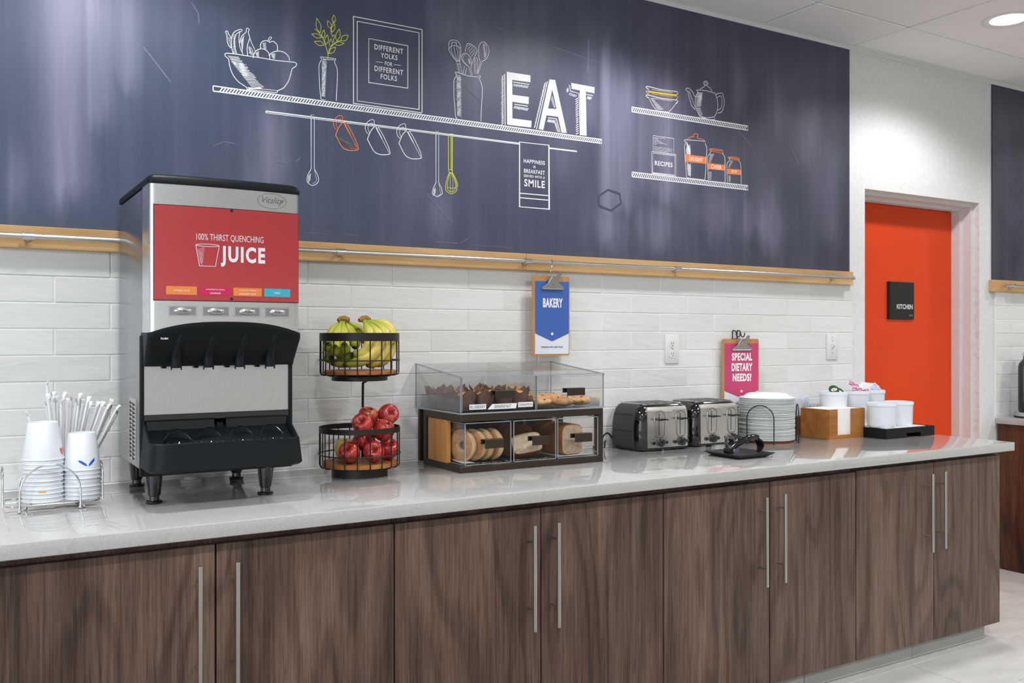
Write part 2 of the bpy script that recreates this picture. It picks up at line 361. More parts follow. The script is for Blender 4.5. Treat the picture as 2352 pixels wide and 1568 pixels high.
# chalk drawing strokes on the mural: colour, line width, wall points x z (units 0.1 mm)
ART = """
long_shelf_drawing:w,34,-3138 21043 12395 21043|w,34,-3138 20877 12395 20877|w,30,-3138 21043 -3138 20877|w,20,12395 21043 12395 20877|w,38,-2938 20877 -2823 21043|w,38,-2840 20877 -2725 21043|w,38,-2742 20877 -2627 21043|w,38,-2644 20877 -2529 21043|w,38,-2546 20877 -2431 21043|w,38,-2448 20877 -2333 21043|w,38,-2350 20877 -2235 21043|w,38,-2252 20877 -2137 21043|w,38,-2154 20877 -2039 21043|w,38,-2056 20877 -1941 21043|w,38,-1958 20877 -1843 21043|w,38,-1860 20877 -1745 21043|w,38,-1762 20877 -1647 21043|w,38,-1664 20877 -1549 21043|w,38,-1566 20877 -1451 21043|w,38,-1468 20877 -1353 21043|w,38,-1370 20877 -1255 21043|w,38,-1272 20877 -1157 21043|w,38,-1174 20877 -1059 21043|w,38,-1076 20877 -961 21043|w,38,-978 20877 -863 21043|w,38,-880 20877 -765 21043|w,38,-782 20877 -667 21043|w,38,-684 20877 -569 21043|w,38,-586 20877 -471 21043|w,38,-488 20877 -373 21043|w,38,-390 20877 -275 21043|w,38,-292 20877 -177 21043|w,38,-194 20877 -79 21043|w,38,-96 20877 19 21043|w,38,2 20877 117 21043|w,38,100 20877 215 21043|w,38,198 20877 313 21043|w,38,296 20877 411 21043|w,38,394 20877 509 21043|w,38,492 20877 607 21043|w,38,590 20877 705 21043|w,38,688 20877 803 21043|w,38,786 20877 901 21043|w,38,884 20877 999 21043|w,38,982 20877 1097 21043|w,38,1080 20877 1195 21043|w,38,1178 20877 1293 21043|w,38,1276 20877 1391 21043|w,38,1374 20877 1489 21043|w,38,1472 20877 1587 21043|w,38,1570 20877 1685 21043|w,38,1668 20877 1783 21043|w,38,1766 20877 1881 21043|w,38,1864 20877 1979 21043|w,38,1962 20877 2077 21043|w,38,2060 20877 2175 21043|w,38,2158 20877 2273 21043|w,38,2256 20877 2371 21043|w,38,2354 20877 2469 21043|w,38,2452 20877 2567 21043|w,38,2550 20877 2665 21043|w,38,2648 20877 2763 21043|w,38,2746 20877 2861 21043|w,38,2844 20877 2959 21043|w,38,2942 20877 3057 21043|w,38,3040 20877 3155 21043|w,38,3138 20877 3253 21043|w,38,3236 20877 3351 21043|w,38,3334 20877 3449 21043|w,38,3432 20877 3547 21043|w,38,3530 20877 3645 21043|w,38,3628 20877 3743 21043|w,38,3726 20877 3841 21043|w,38,3824 20877 3939 21043|w,38,3922 20877 4037 21043|w,38,4020 20877 4135 21043|w,38,4118 20877 4233 21043|w,38,4216 20877 4331 21043|w,38,4314 20877 4429 21043|w,38,4412 20877 4527 21043|w,38,4510 20877 4625 21043|w,38,4608 20877 4723 21043|w,38,4706 20877 4821 21043|w,38,4804 20877 4919 21043|w,38,4902 20877 5017 21043|w,38,5000 20877 5115 21043|w,38,5098 20877 5213 21043|w,38,5196 20877 5311 21043|w,38,5294 20877 5409 21043|w,38,5392 20877 5507 21043|w,38,5490 20877 5605 21043|w,38,5588 20877 5703 21043|w,38,5686 20877 5801 21043|w,38,5784 20877 5899 21043|w,38,5882 20877 5997 21043|w,38,5980 20877 6095 21043|w,38,6078 20877 6193 21043|w,38,6176 20877 6291 21043|w,38,6274 20877 6389 21043|w,38,6372 20877 6487 21043|w,38,6470 20877 6585 21043|w,38,6568 20877 6683 21043|w,38,6666 20877 6781 21043|w,38,6764 20877 6879 21043|w,38,6862 20877 6977 21043|w,38,6960 20877 7075 21043|w,38,7058 20877 7173 21043|w,38,7156 20877 7271 21043|w,38,7254 20877 7369 21043|w,38,7352 20877 7467 21043|w,38,7450 20877 7565 21043|w,38,7548 20877 7663 21043|w,38,7646 20877 7761 21043|w,38,7744 20877 7859 21043|w,38,7842 20877 7957 21043|w,38,7940 20877 8055 21043|w,38,8038 20877 8153 21043|w,38,8136 20877 8251 21043|w,38,8234 20877 8349 21043|w,38,8332 20877 8447 21043|w,38,8430 20877 8545 21043|w,38,8528 20877 8643 21043|w,38,8626 20877 8741 21043|w,38,8724 20877 8839 21043|w,38,8822 20877 8937 21043|w,38,8920 20877 9035 21043|w,38,9018 20877 9133 21043|w,38,9116 20877 9231 21043|w,38,9214 20877 9329 21043|w,38,9312 20877 9427 21043|w,38,9410 20877 9525 21043|w,38,9508 20877 9623 21043|w,38,9606 20877 9721 21043|w,38,9704 20877 9819 21043|w,38,9802 20877 9917 21043|w,38,9900 20877 10015 21043|w,38,9998 20877 10113 21043|w,38,10096 20877 10211 21043|w,38,10194 20877 10309 21043|w,38,10292 20877 10407 21043|w,38,10390 20877 10505 21043|w,38,10488 20877 10603 21043|w,38,10586 20877 10701 21043|w,38,10684 20877 10799 21043|w,38,10782 20877 10897 21043|w,38,10880 20877 10995 21043|w,38,10978 20877 11093 21043|w,38,11076 20877 11191 21043|w,38,11174 20877 11289 21043|w,38,11272 20877 11387 21043|w,38,11370 20877 11485 21043|w,38,11468 20877 11583 21043|w,38,11566 20877 11681 21043|w,38,11664 20877 11779 21043|w,38,11762 20877 11877 21043|w,38,11860 20877 11975 21043|w,38,11958 20877 12073 21043|w,38,12056 20877 12171 21043|w,38,12154 20877 12269 21043|w,38,12252 20877 12367 21043
rod_drawing:w,37.5,-1424 20446 8444 20455|w,18.8,-1424 20391 8444 20413|w,28.8,-1424 20456 -1424 20391|w,34.3,9815 20429 11157 20435|w,17.2,9815 20395 11157 20407
fruit_bowl_drawing:w,21,-2712 22162 -2721 22157 -2734 22151 -2747 22143 -2759 22134 -2766 22123 -2767 22111 -2764 22096 -2759 22080 -2751 22065 -2742 22052 -2730 22041 -2714 22032 -2697 22024 -2681 22014 -2668 22004 -2659 21992 -2653 21981 -2647 21968 -2643 21953 -2638 21933 -2634 21909 -2631 21881 -2628 21850 -2624 21818 -2618 21786 -2610 21753 -2600 21719 -2590 21684 -2578 21648 -2564 21614 -2550 21580 -2534 21546 -2517 21513 -2497 21479 -2475 21447 -2450 21414 -2424 21381 -2395 21349 -2362 21317 -2325 21287 -2280 21258 -2226 21229 -2171 21202 -2121 21177 -2085 21155 -2064 21136 -2054 21120 -2051 21106 -2051 21095 -2048 21084 -2045 21075 -2042 21068 -2041 21063 -2040 21058 -2039 21055|w,24,-2712 22162 -2678 22164 -2629 22169 -2572 22173 -2509 22177 -2445 22180 -2381 22181 -2314 22181 -2242 22180 -2166 22180 -2085 22180 -1995 22181 -1896 22183 -1795 22184 -1693 22186 -1597 22186 -1508 22185 -1423 22182 -1339 22179 -1254 22177 -1164 22177 -1063 22180 -953 22185 -843 22192 -743 22198 -661 22202 -601 22206 -556 22209 -523 22212 -496 22214 -470 22213 -446 22211 -426 22207 -411 22202 -399 22196 -390 22188 -384 22178 -382 22166 -383 22152 -386 22139 -390 22126 -396 22113 -404 22100 -414 22087 -426 22074 -438 22062 -453 22051 -470 22040 -488 22029 -504 22018 -518 22007 -527 21997 -533 21989 -538 21980 -543 21966 -550 21946 -558 21916 -567 21878 -576 21836 -587 21793 -597 21752 -608 21713 -619 21674 -630 21635 -644 21596 -661 21556 -683 21514 -708 21470 -736 21426 -763 21386 -787 21352 -808 21327 -825 21307 -842 21292 -861 21277 -882 21262 -909 21245 -940 21228 -972 21212 -1001 21196 -1023 21180 -1037 21164 -1045 21146 -1050 21129 -1052 21115 -1055 21105|w,15.2,-2048 21145 -1039 21181|w,21.2,-2039 21079 -1055 21105|w,15,-2670 22076 -2316 22089|w,15,-2638 22039 -2280 22056|w,15,-2605 22000 -2290 22019|w,15,-2580 21970 -2199 21989|w,15,-2546 21931 -2215 21952|w,15.1,-2509 21887 -2165 21919|w,15.1,-2479 21852 -2133 21885|w,15.1,-2450 21818 -2127 21849|w,15.1,-2419 21781 -2040 21820|w,15.1,-2389 21746 -2018 21786|w,15.1,-2357 21708 -2040 21745|w,15.1,-2325 21671 -1967 21716|w,15.1,-2298 21639 -1980 21677|w,15.1,-2261 21596 -1913 21646|w,15.1,-2232 21561 -1850 21617|w,15.1,-2200 21524 -1815 21583|w,15.1,-2172 21491 -1793 21548|w,15.1,-2140 21454 -1750 21515|w,15.2,-2105 21412 -1784 21469|w,15.2,-2081 21384 -1744 21438|w,15.2,-2041 21338 -1694 21405|w,15.2,-2013 21304 -1673 21369|w,15.2,-1983 21269 -1635 21336|w,15.2,-1953 21233 -1587 21305|w,15.2,-1919 21194 -1530 21275|w,15.2,-1886 21156 -1496 21241|w,12,-2571 21915 -2074 21881|w,12,-2536 21876 -2132 21851|w,12,-2497 21832 -2031 21812|w,12.1,-2459 21791 -2045 21778|w,12.1,-2424 21751 -2053 21744|w,12.1,-2385 21709 -1996 21708|w,12.1,-2354 21674 -2016 21673|w,12.1,-2310 21625 -1915 21639|w,12.1,-2281 21593 -1907 21604|w,12.1,-2240 21547 -1932 21566|w,12.1,-2204 21507 -1862 21533|w,12.1,-2160 21458 -1888 21492|w,12.1,-2125 21419 -1862 21456|w,12.1,-2086 21376 -1819 21423|w,12.1,-2046 21332 -1755 21395|w,12.1,-2013 21295 -1731 21361|w,12.1,-2021 21143 -1598 21202|w,12.1,-2015 21131 -1597 21190|w,12.1,-2010 21121 -1551 21184|w,12.1,-2003 21108 -1572 21169|w,12.1,-1998 21099 -1491 21168|w,21,-2718 22881 -2722 22876 -2728 22869 -2734 22862 -2739 22854 -2742 22847 -2743 22840 -2742 22833 -2739 22826 -2737 22819 -2733 22812 -2729 22806 -2723 22802 -2717 22796 -2711 22789 -2707 22778 -2704 22762 -2702 22743 -2701 22722 -2700 22699 -2698 22674 -2696 22647 -2694 22617 -2691 22585 -2688 22555 -2683 22527 -2676 22501 -2668 22477 -2659 22454 -2649 22433 -2638 22414 -2625 22397 -2610 22382 -2594 22368 -2580 22358 -2570 22350|w,21,-2718 22881 -2711 22879 -2700 22878 -2688 22876 -2677 22872 -2668 22865 -2663 22856 -2662 22844 -2661 22831 -2658 22816 -2653 22802 -2644 22786 -2631 22770 -2618 22753 -2605 22736 -2594 22722 -2586 22708 -2578 22695 -2572 22683 -2568 22674 -2564 22666|w,12,-2676 22686 -2579 22641|w,12,-2659 22631 -2586 22598|w,12,-2646 22590 -2581 22551|w,12,-2630 22541 -2576 22503|w,12,-2616 22495 -2573 22456|w,12,-2599 22443 -2571 22410|w,12,-2587 22403 -2566 22362|w,18.1,-2295 22998 -2289 23001 -2280 23006 -2270 23011 -2260 23014 -2250 23015 -2241 23013 -2231 23010 -2222 23005 -2215 22998 -2211 22992 -2211 22984 -2215 22975 -2220 22965 -2227 22956 -2235 22948 -2245 22943 -2255 22939 -2267 22936 -2281 22931 -2295 22923 -2312 22911 -2331 22897 -2351 22882 -2370 22865 -2385 22847 -2397 22830 -2407 22814 -2415 22796 -2423 22775 -2430 22749 -2438 22717 -2446 22681 -2452 22641 -2457 22601 -2460 22563 -2460 22528 -2457 22493 -2452 22458 -2446 22423 -2439 22386 -2430 22344 -2417 22297 -2404 22251 -2393 22212 -2385 22184|w,21.1,-2295 22998 -2312 22990 -2336 22979 -2364 22965 -2391 22949 -2415 22933 -2436 22915 -2455 22896 -2474 22875 -2490 22852 -2505 22827 -2517 22800 -2528 22770 -2536 22738 -2544 22705 -2549 22669 -2553 22629 -2556 22585 -2557 22540 -2556 22496 -2555 22457 -2553 22424 -2550 22393 -2546 22365 -2541 22338 -2534 22310 -2526 22280 -2516 22248 -2506 22218 -2496 22192 -2490 22173|w,12,-2499 22783 -2439 22811|w,12,-2499 22740 -2434 22775|w,12,-2499 22709 -2440 22736|w,12,-2499 22675 -2430 22703|w,12,-2499 22644 -2428 22667|w,12,-2499 22602 -2435 22627|w,12,-2499 22566 -2427 22593|w,12,-2499 22530 -2428 22555|w,12,-2499 22495 -2420 22521|w,12,-2499 22466 -2429 22482|w,12,-2499 22424 -2412 22449|w,12,-2499 22393 -2420 22411|w,12,-2499 22354 -2420 22373|w,12,-2499 22321 -2419 22337|w,12,-2499 22286 -2412 22302|w,12,-2499 22251 -2415 22264|w,12,-2499 22211 -2420 22226|w,18.1,-2280 22956 -2285 22930 -2292 22894 -2299 22852 -2306 22809 -2310 22769 -2313 22733 -2315 22698 -2315 22662 -2314 22626 -2310 22588 -2305 22548 -2298 22507 -2289 22465 -2278 22424 -2265 22384 -2249 22343 -2228 22301 -2207 22261 -2188 22226 -2175 22202|w,21.2,-2070 23053 -2069 23056 -2069 23062 -2068 23069 -2066 23074 -2060 23078 -2051 23081 -2038 23083 -2023 23084 -2010 23083 -2000 23080 -1994 23074 -1990 23065 -1988 23055 -1987 23043 -1988 23030 -1991 23016 -1997 23000 -2004 22983 -2008 22963 -2009 22942 -2003 22916 -1992 22887 -1979 22856 -1969 22826 -1964 22797 -1964 22771 -1969 22747 -1977 22723 -1986 22698 -1994 22671 -2003 22641 -2013 22609 -2023 22576 -2032 22544 -2039 22512 -2044 22481 -2047 22450 -2048 22420 -2049 22390 -2048 22358 -2046 22324 -2042 22286 -2037 22249 -2033 22217 -2030 22194|w,21.2,-2070 23053 -2071 23038 -2072 23017 -2074 22993 -2080 22967 -2091 22943 -2109 22919 -2132 22894 -2159 22869 -2184 22843 -2205 22817 -2221 22791 -2235 22765 -2247 22738 -2257 22712 -2265 22686 -2272 22659 -2275 22630 -2278 22603 -2279 22580 -2280 22563|w,12.1,-2249 22643 -2139 22828|w,12.1,-2246 22616 -2154 22766|w,12.1,-2243 22581 -2158 22724|w,12.1,-2241 22557 -2158 22689|w,12.1,-2238 22523 -2168 22637|w,12.1,-2235 22496 -2168 22602|w,12.1,-2232 22462 -2170 22561|w,12.1,-2229 22432 -2177 22513|w,12.1,-2227 22407 -2176 22480|w,12.1,-2224 22372 -2182 22434|w,12.1,-2221 22348 -2189 22389|w,12.1,-2218 22316 -2192 22347|w,12.1,-2215 22283 -2193 22309|w,12.1,-2213 22259 -2199 22264|w,18.2,-1979 22749 -1973 22750 -1966 22751 -1957 22752 -1949 22751 -1942 22746 -1938 22738 -1937 22727 -1935 22714 -1932 22699 -1927 22682 -1919 22662 -1908 22640 -1897 22617 -1884 22592 -1872 22569 -1860 22546 -1847 22523 -1833 22499 -1821 22477 -1811 22457 -1804 22439 -1799 22422 -1795 22407 -1792 22394 -1790 22385|w,15.2,-1994 22504 -1986 22500 -1974 22494 -1960 22487 -1946 22479 -1933 22468 -1920 22455 -1907 22441 -1894 22424 -1882 22406 -1872 22387 -1864 22364 -1858 22338 -1852 22312 -1849 22288 -1848 22269 -1848 22255 -1850 22244 -1853 22237 -1860 22233 -1872 22234 -1892 22243 -1920 22259 -1949 22278 -1976 22295 -1994 22306|w,12.1,-2006 22471 -1947 22441|w,12.1,-2000 22445 -1940 22420|w,12.1,-1995 22425 -1931 22398|w,12.1,-1989 22394 -1920 22374|w,12.1,-1984 22372 -1907 22350|w,12.2,-1978 22346 -1897 22327|w,12.2,-1971 22316 -1891 22304|w,12.2,-1967 22298 -1864 22279|w,24.4,-1847 22138 -1846 22198 -1832 22258 -1807 22315 -1772 22368 -1727 22414 -1675 22450 -1619 22475 -1560 22488 -1502 22489 -1447 22477 -1398 22452 -1356 22416 -1324 22371 -1303 22318 -1295 22260 -1299 22199|w,24.6,-1331 22294 -1297 22342 -1255 22386 -1206 22424 -1151 22457 -1093 22482 -1032 22499 -971 22508 -910 22509 -852 22500 -798 22484 -749 22459 -708 22427 -674 22388 -649 22344 -634 22296 -629 22245|w,12.2,-1775 22300 -1658 22392|w,12.2,-1767 22287 -1657 22365|w,12.2,-1756 22269 -1670 22329|w,12.2,-1747 22254 -1655 22311|w,12.2,-1737 22239 -1658 22282|w,12.2,-1729 22225 -1659 22256|w,12.2,-1720 22210 -1660 22229|w,12.2,-1709 22192 -1653 22205|w,12.3,-1253 22352 -1126 22408|w,12.3,-1245 22333 -1108 22390|w,12.3,-1237 22315 -1105 22365|w,12.3,-1229 22297 -1115 22335|w,12.3,-1223 22284 -1113 22310|w,12.3,-1215 22265 -1125 22281|w,12.3,-1206 22245 -1122 22255|w,12.3,-1199 22228 -1117 22229|w,24.5,-1551 22484 -1559 22488 -1570 22494 -1583 22501 -1595 22510 -1603 22522 -1608 22536 -1612 22554 -1613 22573 -1612 22593 -1609 22612 -1604 22632 -1595 22653 -1585 22675 -1573 22695 -1560 22712 -1546 22728 -1530 22742 -1513 22754 -1494 22764 -1474 22772 -1450 22777 -1424 22780 -1396 22781 -1371 22780 -1350 22778 -1337 22773 -1329 22765 -1323 22756 -1316 22750 -1304 22748 -1286 22755 -1264 22766 -1240 22780 -1217 22792 -1195 22797 -1175 22795 -1155 22790 -1135 22780 -1118 22769 -1101 22757 -1087 22744 -1074 22729 -1062 22712 -1053 22694 -1045 22674 -1040 22651 -1038 22625 -1037 22598 -1038 22573 -1039 22551 -1041 22534 -1044 22518 -1048 22505 -1052 22495 -1055 22487|w,18.4,-1366 22769 -1362 22781 -1356 22799 -1350 22819 -1343 22839 -1335 22857 -1327 22873 -1317 22889 -1308 22904 -1298 22917 -1288 22926 -1278 22931 -1267 22933 -1256 22932 -1247 22930 -1242 22925 -1240 22917 -1242 22907 -1246 22894 -1251 22882 -1257 22870 -1265 22859 -1275 22847 -1286 22836 -1296 22826 -1304 22816 -1309 22807 -1313 22797 -1316 22789 -1318 22782 -1319 22777|w,12.2,-1534 22673 -1433 22713|w,12.2,-1531 22652 -1418 22684|w,12.2,-1527 22628 -1417 22650|w,12.2,-1524 22605 -1428 22616|w,12.2,-1520 22581 -1412 22584|w,12.2,-1517 22560 -1410 22551|w,12.2,-1513 22532 -1407 22517|w,12.2,-1510 22509 -1422 22488|w,12.2,-1506 22487 -1401 22450
vase_drawing:w,19,453 22539 458 22531 466 22520 474 22507 482 22493 486 22481 488 22470 487 22460 486 22449 482 22437 476 22422 467 22404 456 22384 443 22362 430 22338 420 22312 413 22287 407 22262 402 22233 399 22198 397 22151 398 22088 400 22012 403 21930 407 21848 410 21773 414 21707 417 21643 421 21582 425 21522 430 21460 436 21394 442 21323 449 21255 456 21194 463 21148 471 21120 480 21104 489 21097 497 21094 503 21090|w,22.3,1001 22545 995 22536 985 22522 975 22507 966 22491 961 22475 958 22460 957 22446 958 22431 961 22415 967 22396 977 22376 992 22355 1008 22333 1023 22307 1034 22279 1042 22248 1048 22217 1053 22181 1056 22140 1058 22091 1058 22030 1058 21960 1056 21885 1053 21809 1051 21738 1048 21672 1045 21607 1041 21543 1038 21479 1034 21417 1031 21350 1028 21279 1025 21211 1023 21153 1021 21111|w,19,453 22539 492 22541 547 22543 611 22546 676 22549 734 22551 787 22553 840 22554 891 22555 934 22556 967 22556 987 22554 997 22552 999 22549 999 22547 1001 22545|w,19,536 22488 562 22488 600 22487 645 22486 691 22486 734 22488 777 22491 823 22497 868 22503 907 22508 934 22512|w,12.7,470 21092 635 21092|w,14.2,519 22456 659 22474|w,14.2,518 22416 665 22436|w,14.2,517 22376 661 22398|w,14.2,516 22334 644 22356|w,14.2,515 22305 646 22320|w,14.2,514 22266 642 22282|w,14.2,513 22218 664 22247|w,14.2,512 22191 651 22207|w,14.2,511 22150 643 22168|w,14.2,510 22112 650 22131|w,14.2,509 22071 640 22092|w,14.2,508 22038 636 22054|w,14.2,507 22001 641 22017|w,14.2,506 21956 633 21977|w,14.2,505 21926 625 21939|w,14.2,504 21885 635 21902|w,14.2,503 21842 627 21863|w,14.2,502 21804 631 21826|w,14.2,501 21770 622 21787|w,14.2,500 21732 629 21750|w,14.2,499 21695 626 21712|w,14.2,498 21656 612 21672|w,14.2,497 21618 621 21636|w,14.2,496 21585 612 21597|w,14.2,495 21543 622 21560|w,14.2,494 21500 606 21520|w,14.2,493 21462 614 21484|w,14.2,492 21432 604 21445|w,14.2,492 21395 610 21408|w,14.2,490 21351 610 21370|w,14.2,489 21312 602 21331|w,14.2,488 21275 597 21292|w,14.2,488 21244 595 21255|w,14.2,487 21208 583 21216|w,12.7,683 22390 516 22394|w,12.7,681 22355 514 22352|w,12.7,678 22300 512 22307|w,12.7,676 22267 487 22266|w,12.7,674 22221 487 22223|w,12.7,671 22169 489 22180|w,12.7,669 22121 499 22136|w,12.7,666 22078 520 22092|w,12.7,664 22034 504 22050|w,12.7,662 21990 518 22006|w,12.7,659 21945 491 21966|w,12.7,657 21910 512 21922|w,12.7,655 21858 497 21880|w,12.7,653 21818 518 21835|w,12.7,650 21773 505 21794|w,12.7,647 21722 513 21749|w,12.7,645 21683 514 21707|w,12.7,643 21639 514 21664|w,12.7,641 21598 512 21622|w,12.7,638 21541 515 21577|w,12.7,636 21500 523 21532|w,12.7,633 21456 508 21494|w,12.7,631 21412 515 21449|w,12.7,629 21370 513 21408|w,12.7,626 21320 526 21359|w,12.7,624 21286 512 21323|w,12.7,621 21230 518 21277|w,12.7,619 21192 515 21237
plant_drawing:y,19.1,717 22517 718 22538 720 22568 721 22603 721 22640 717 22676 711 22711 702 22747 691 22784 680 22821 668 22858 656 22894 643 22930 630 22966 616 23002 602 23038 587 23074 571 23110 555 23146 538 23181 519 23214 499 23245 477 23274 454 23301 430 23328 404 23353 374 23378 340 23403 306 23426 277 23446 256 23460|y,19.1,734 22678 737 22700 740 22731 745 22768 754 22806 767 22842 787 22878 813 22916 842 22954 872 22990 900 23023 927 23052 952 23079 978 23103 1005 23126 1034 23147 1068 23168 1107 23188 1145 23207 1179 23222 1202 23233|y,19.1,941 23110 935 23127 928 23152 920 23182 910 23214 900 23246 889 23280 876 23315 862 23352 850 23390 840 23427 833 23465 827 23503 823 23541 822 23579 827 23616 840 23653 859 23691 881 23727 902 23761 917 23791 925 23817 930 23841 932 23861 933 23877 934 23890|y,17.4,437 23352 444 23387 456 23436 467 23493 473 23552 469 23606 448 23658 416 23714 378 23767 345 23812 322 23844|y,17.4,437 23352 416 23376 385 23409 351 23449 321 23494 302 23542 296 23600 300 23669 308 23739 317 23801 322 23844|y,17.4,486 23202 470 23218 448 23241 421 23267 390 23289 357 23302 316 23304 267 23298 217 23287 173 23277 142 23270|y,17.4,486 23202 461 23195 426 23183 385 23171 343 23163 305 23164 269 23178 231 23201 195 23229 164 23254 142 23270|y,17.4,585 22972 568 22988 545 23012 517 23037 485 23059 451 23072 409 23071 359 23061 309 23047 264 23033 234 23024|y,17.4,585 22972 560 22962 524 22947 483 22931 440 22920 402 22919 365 22932 325 22955 288 22982 256 23008 234 23024|y,17.4,542 23186 554 23205 572 23230 591 23261 607 23293 616 23324 615 23357 606 23394 594 23430 583 23461 575 23483|y,17.4,542 23186 534 23203 522 23227 509 23255 500 23286 498 23316 507 23350 524 23388 544 23427 563 23460 575 23483|y,17.5,641 22987 657 23008 680 23038 706 23072 727 23110 740 23146 740 23186 732 23231 720 23275 708 23313 701 23340|y,17.5,641 22987 633 23008 619 23037 606 23072 596 23109 596 23145 609 23185 632 23230 659 23274 684 23313 701 23340|y,17.5,827 23568 830 23589 836 23620 841 23654 842 23689 835 23718 816 23744 787 23769 756 23792 727 23810 707 23824|y,17.5,827 23568 810 23578 784 23590 755 23606 730 23625 712 23648 704 23680 702 23720 704 23762 706 23798 707 23824|y,17.5,927 23761 939 23780 956 23808 975 23841 990 23875 997 23907 992 23940 978 23976 961 24010 945 24040 934 24062|y,17.5,927 23761 916 23777 900 23799 882 23826 869 23855 863 23886 870 23920 885 23961 904 24001 922 24037 934 24062|y,17.5,860 23447 876 23463 900 23486 926 23514 949 23544 965 23574 972 23610 973 23650 971 23691 969 23727 967 23752|y,17.5,860 23447 857 23466 852 23494 847 23527 846 23561 852 23593 869 23627 895 23663 923 23699 950 23730 967 23752|y,17.5,917 23217 925 23227 936 23242 949 23258 959 23276 965 23293 963 23311 956 23331 948 23351 939 23368 934 23379|y,17.5,917 23217 911 23226 903 23239 893 23254 887 23271 885 23287 890 23306 901 23327 914 23348 926 23367 934 23379|y,17.5,827 22948 838 22966 855 22991 873 23020 888 23051 894 23080 888 23110 873 23142 855 23173 838 23199 827 23218|y,17.5,827 22948 816 22962 799 22982 781 23005 766 23031 761 23058 766 23090 781 23126 799 23163 816 23196 827 23218|y,17.6,1034 23173 1053 23198 1081 23234 1112 23276 1139 23322 1155 23367 1159 23417 1154 23473 1144 23528 1134 23577 1128 23611|y,17.6,1034 23173 1027 23199 1014 23237 1002 23280 995 23327 998 23372 1015 23421 1044 23476 1077 23530 1108 23578 1128 23611|y,17.6,1185 23214 1212 23217 1250 23219 1293 23225 1334 23235 1368 23254 1393 23287 1414 23331 1432 23379 1446 23422 1456 23452|y,17.6,1185 23214 1191 23239 1198 23276 1208 23318 1223 23357 1246 23387 1282 23408 1329 23424 1380 23436 1425 23445 1456 23452|y,17.5,951 23063 973 23058 1004 23049 1040 23040 1079 23035 1117 23038 1157 23053 1202 23078 1245 23106 1284 23131 1310 23148|y,17.5,951 23063 971 23079 1000 23102 1033 23127 1070 23150 1107 23164 1148 23168 1195 23166 1241 23159 1282 23152 1310 23148|y,17.5,767 22699 791 22708 825 22719 864 22734 901 22753 930 22777 951 22811 968 22855 982 22901 993 22941 1001 22969|y,17.5,767 22699 771 22723 776 22756 783 22795 795 22832 814 22864 846 22891 888 22916 933 22938 973 22956 1001 22969
framed_saying_drawing:w,29,1650 21098 1650 24136 4287 24132 4287 21124|w,25.9,1787 21213 1787 23993 4169 23995 4169 21216 1787 21213|w,29,1650 21108 4280 21106|w,26,2216 23460 3720 23452 3720 21926 2216 21917 2216 23460|w,16.3,2482 22691 2750 22696|w,16.5,3177 22692 3444 22700
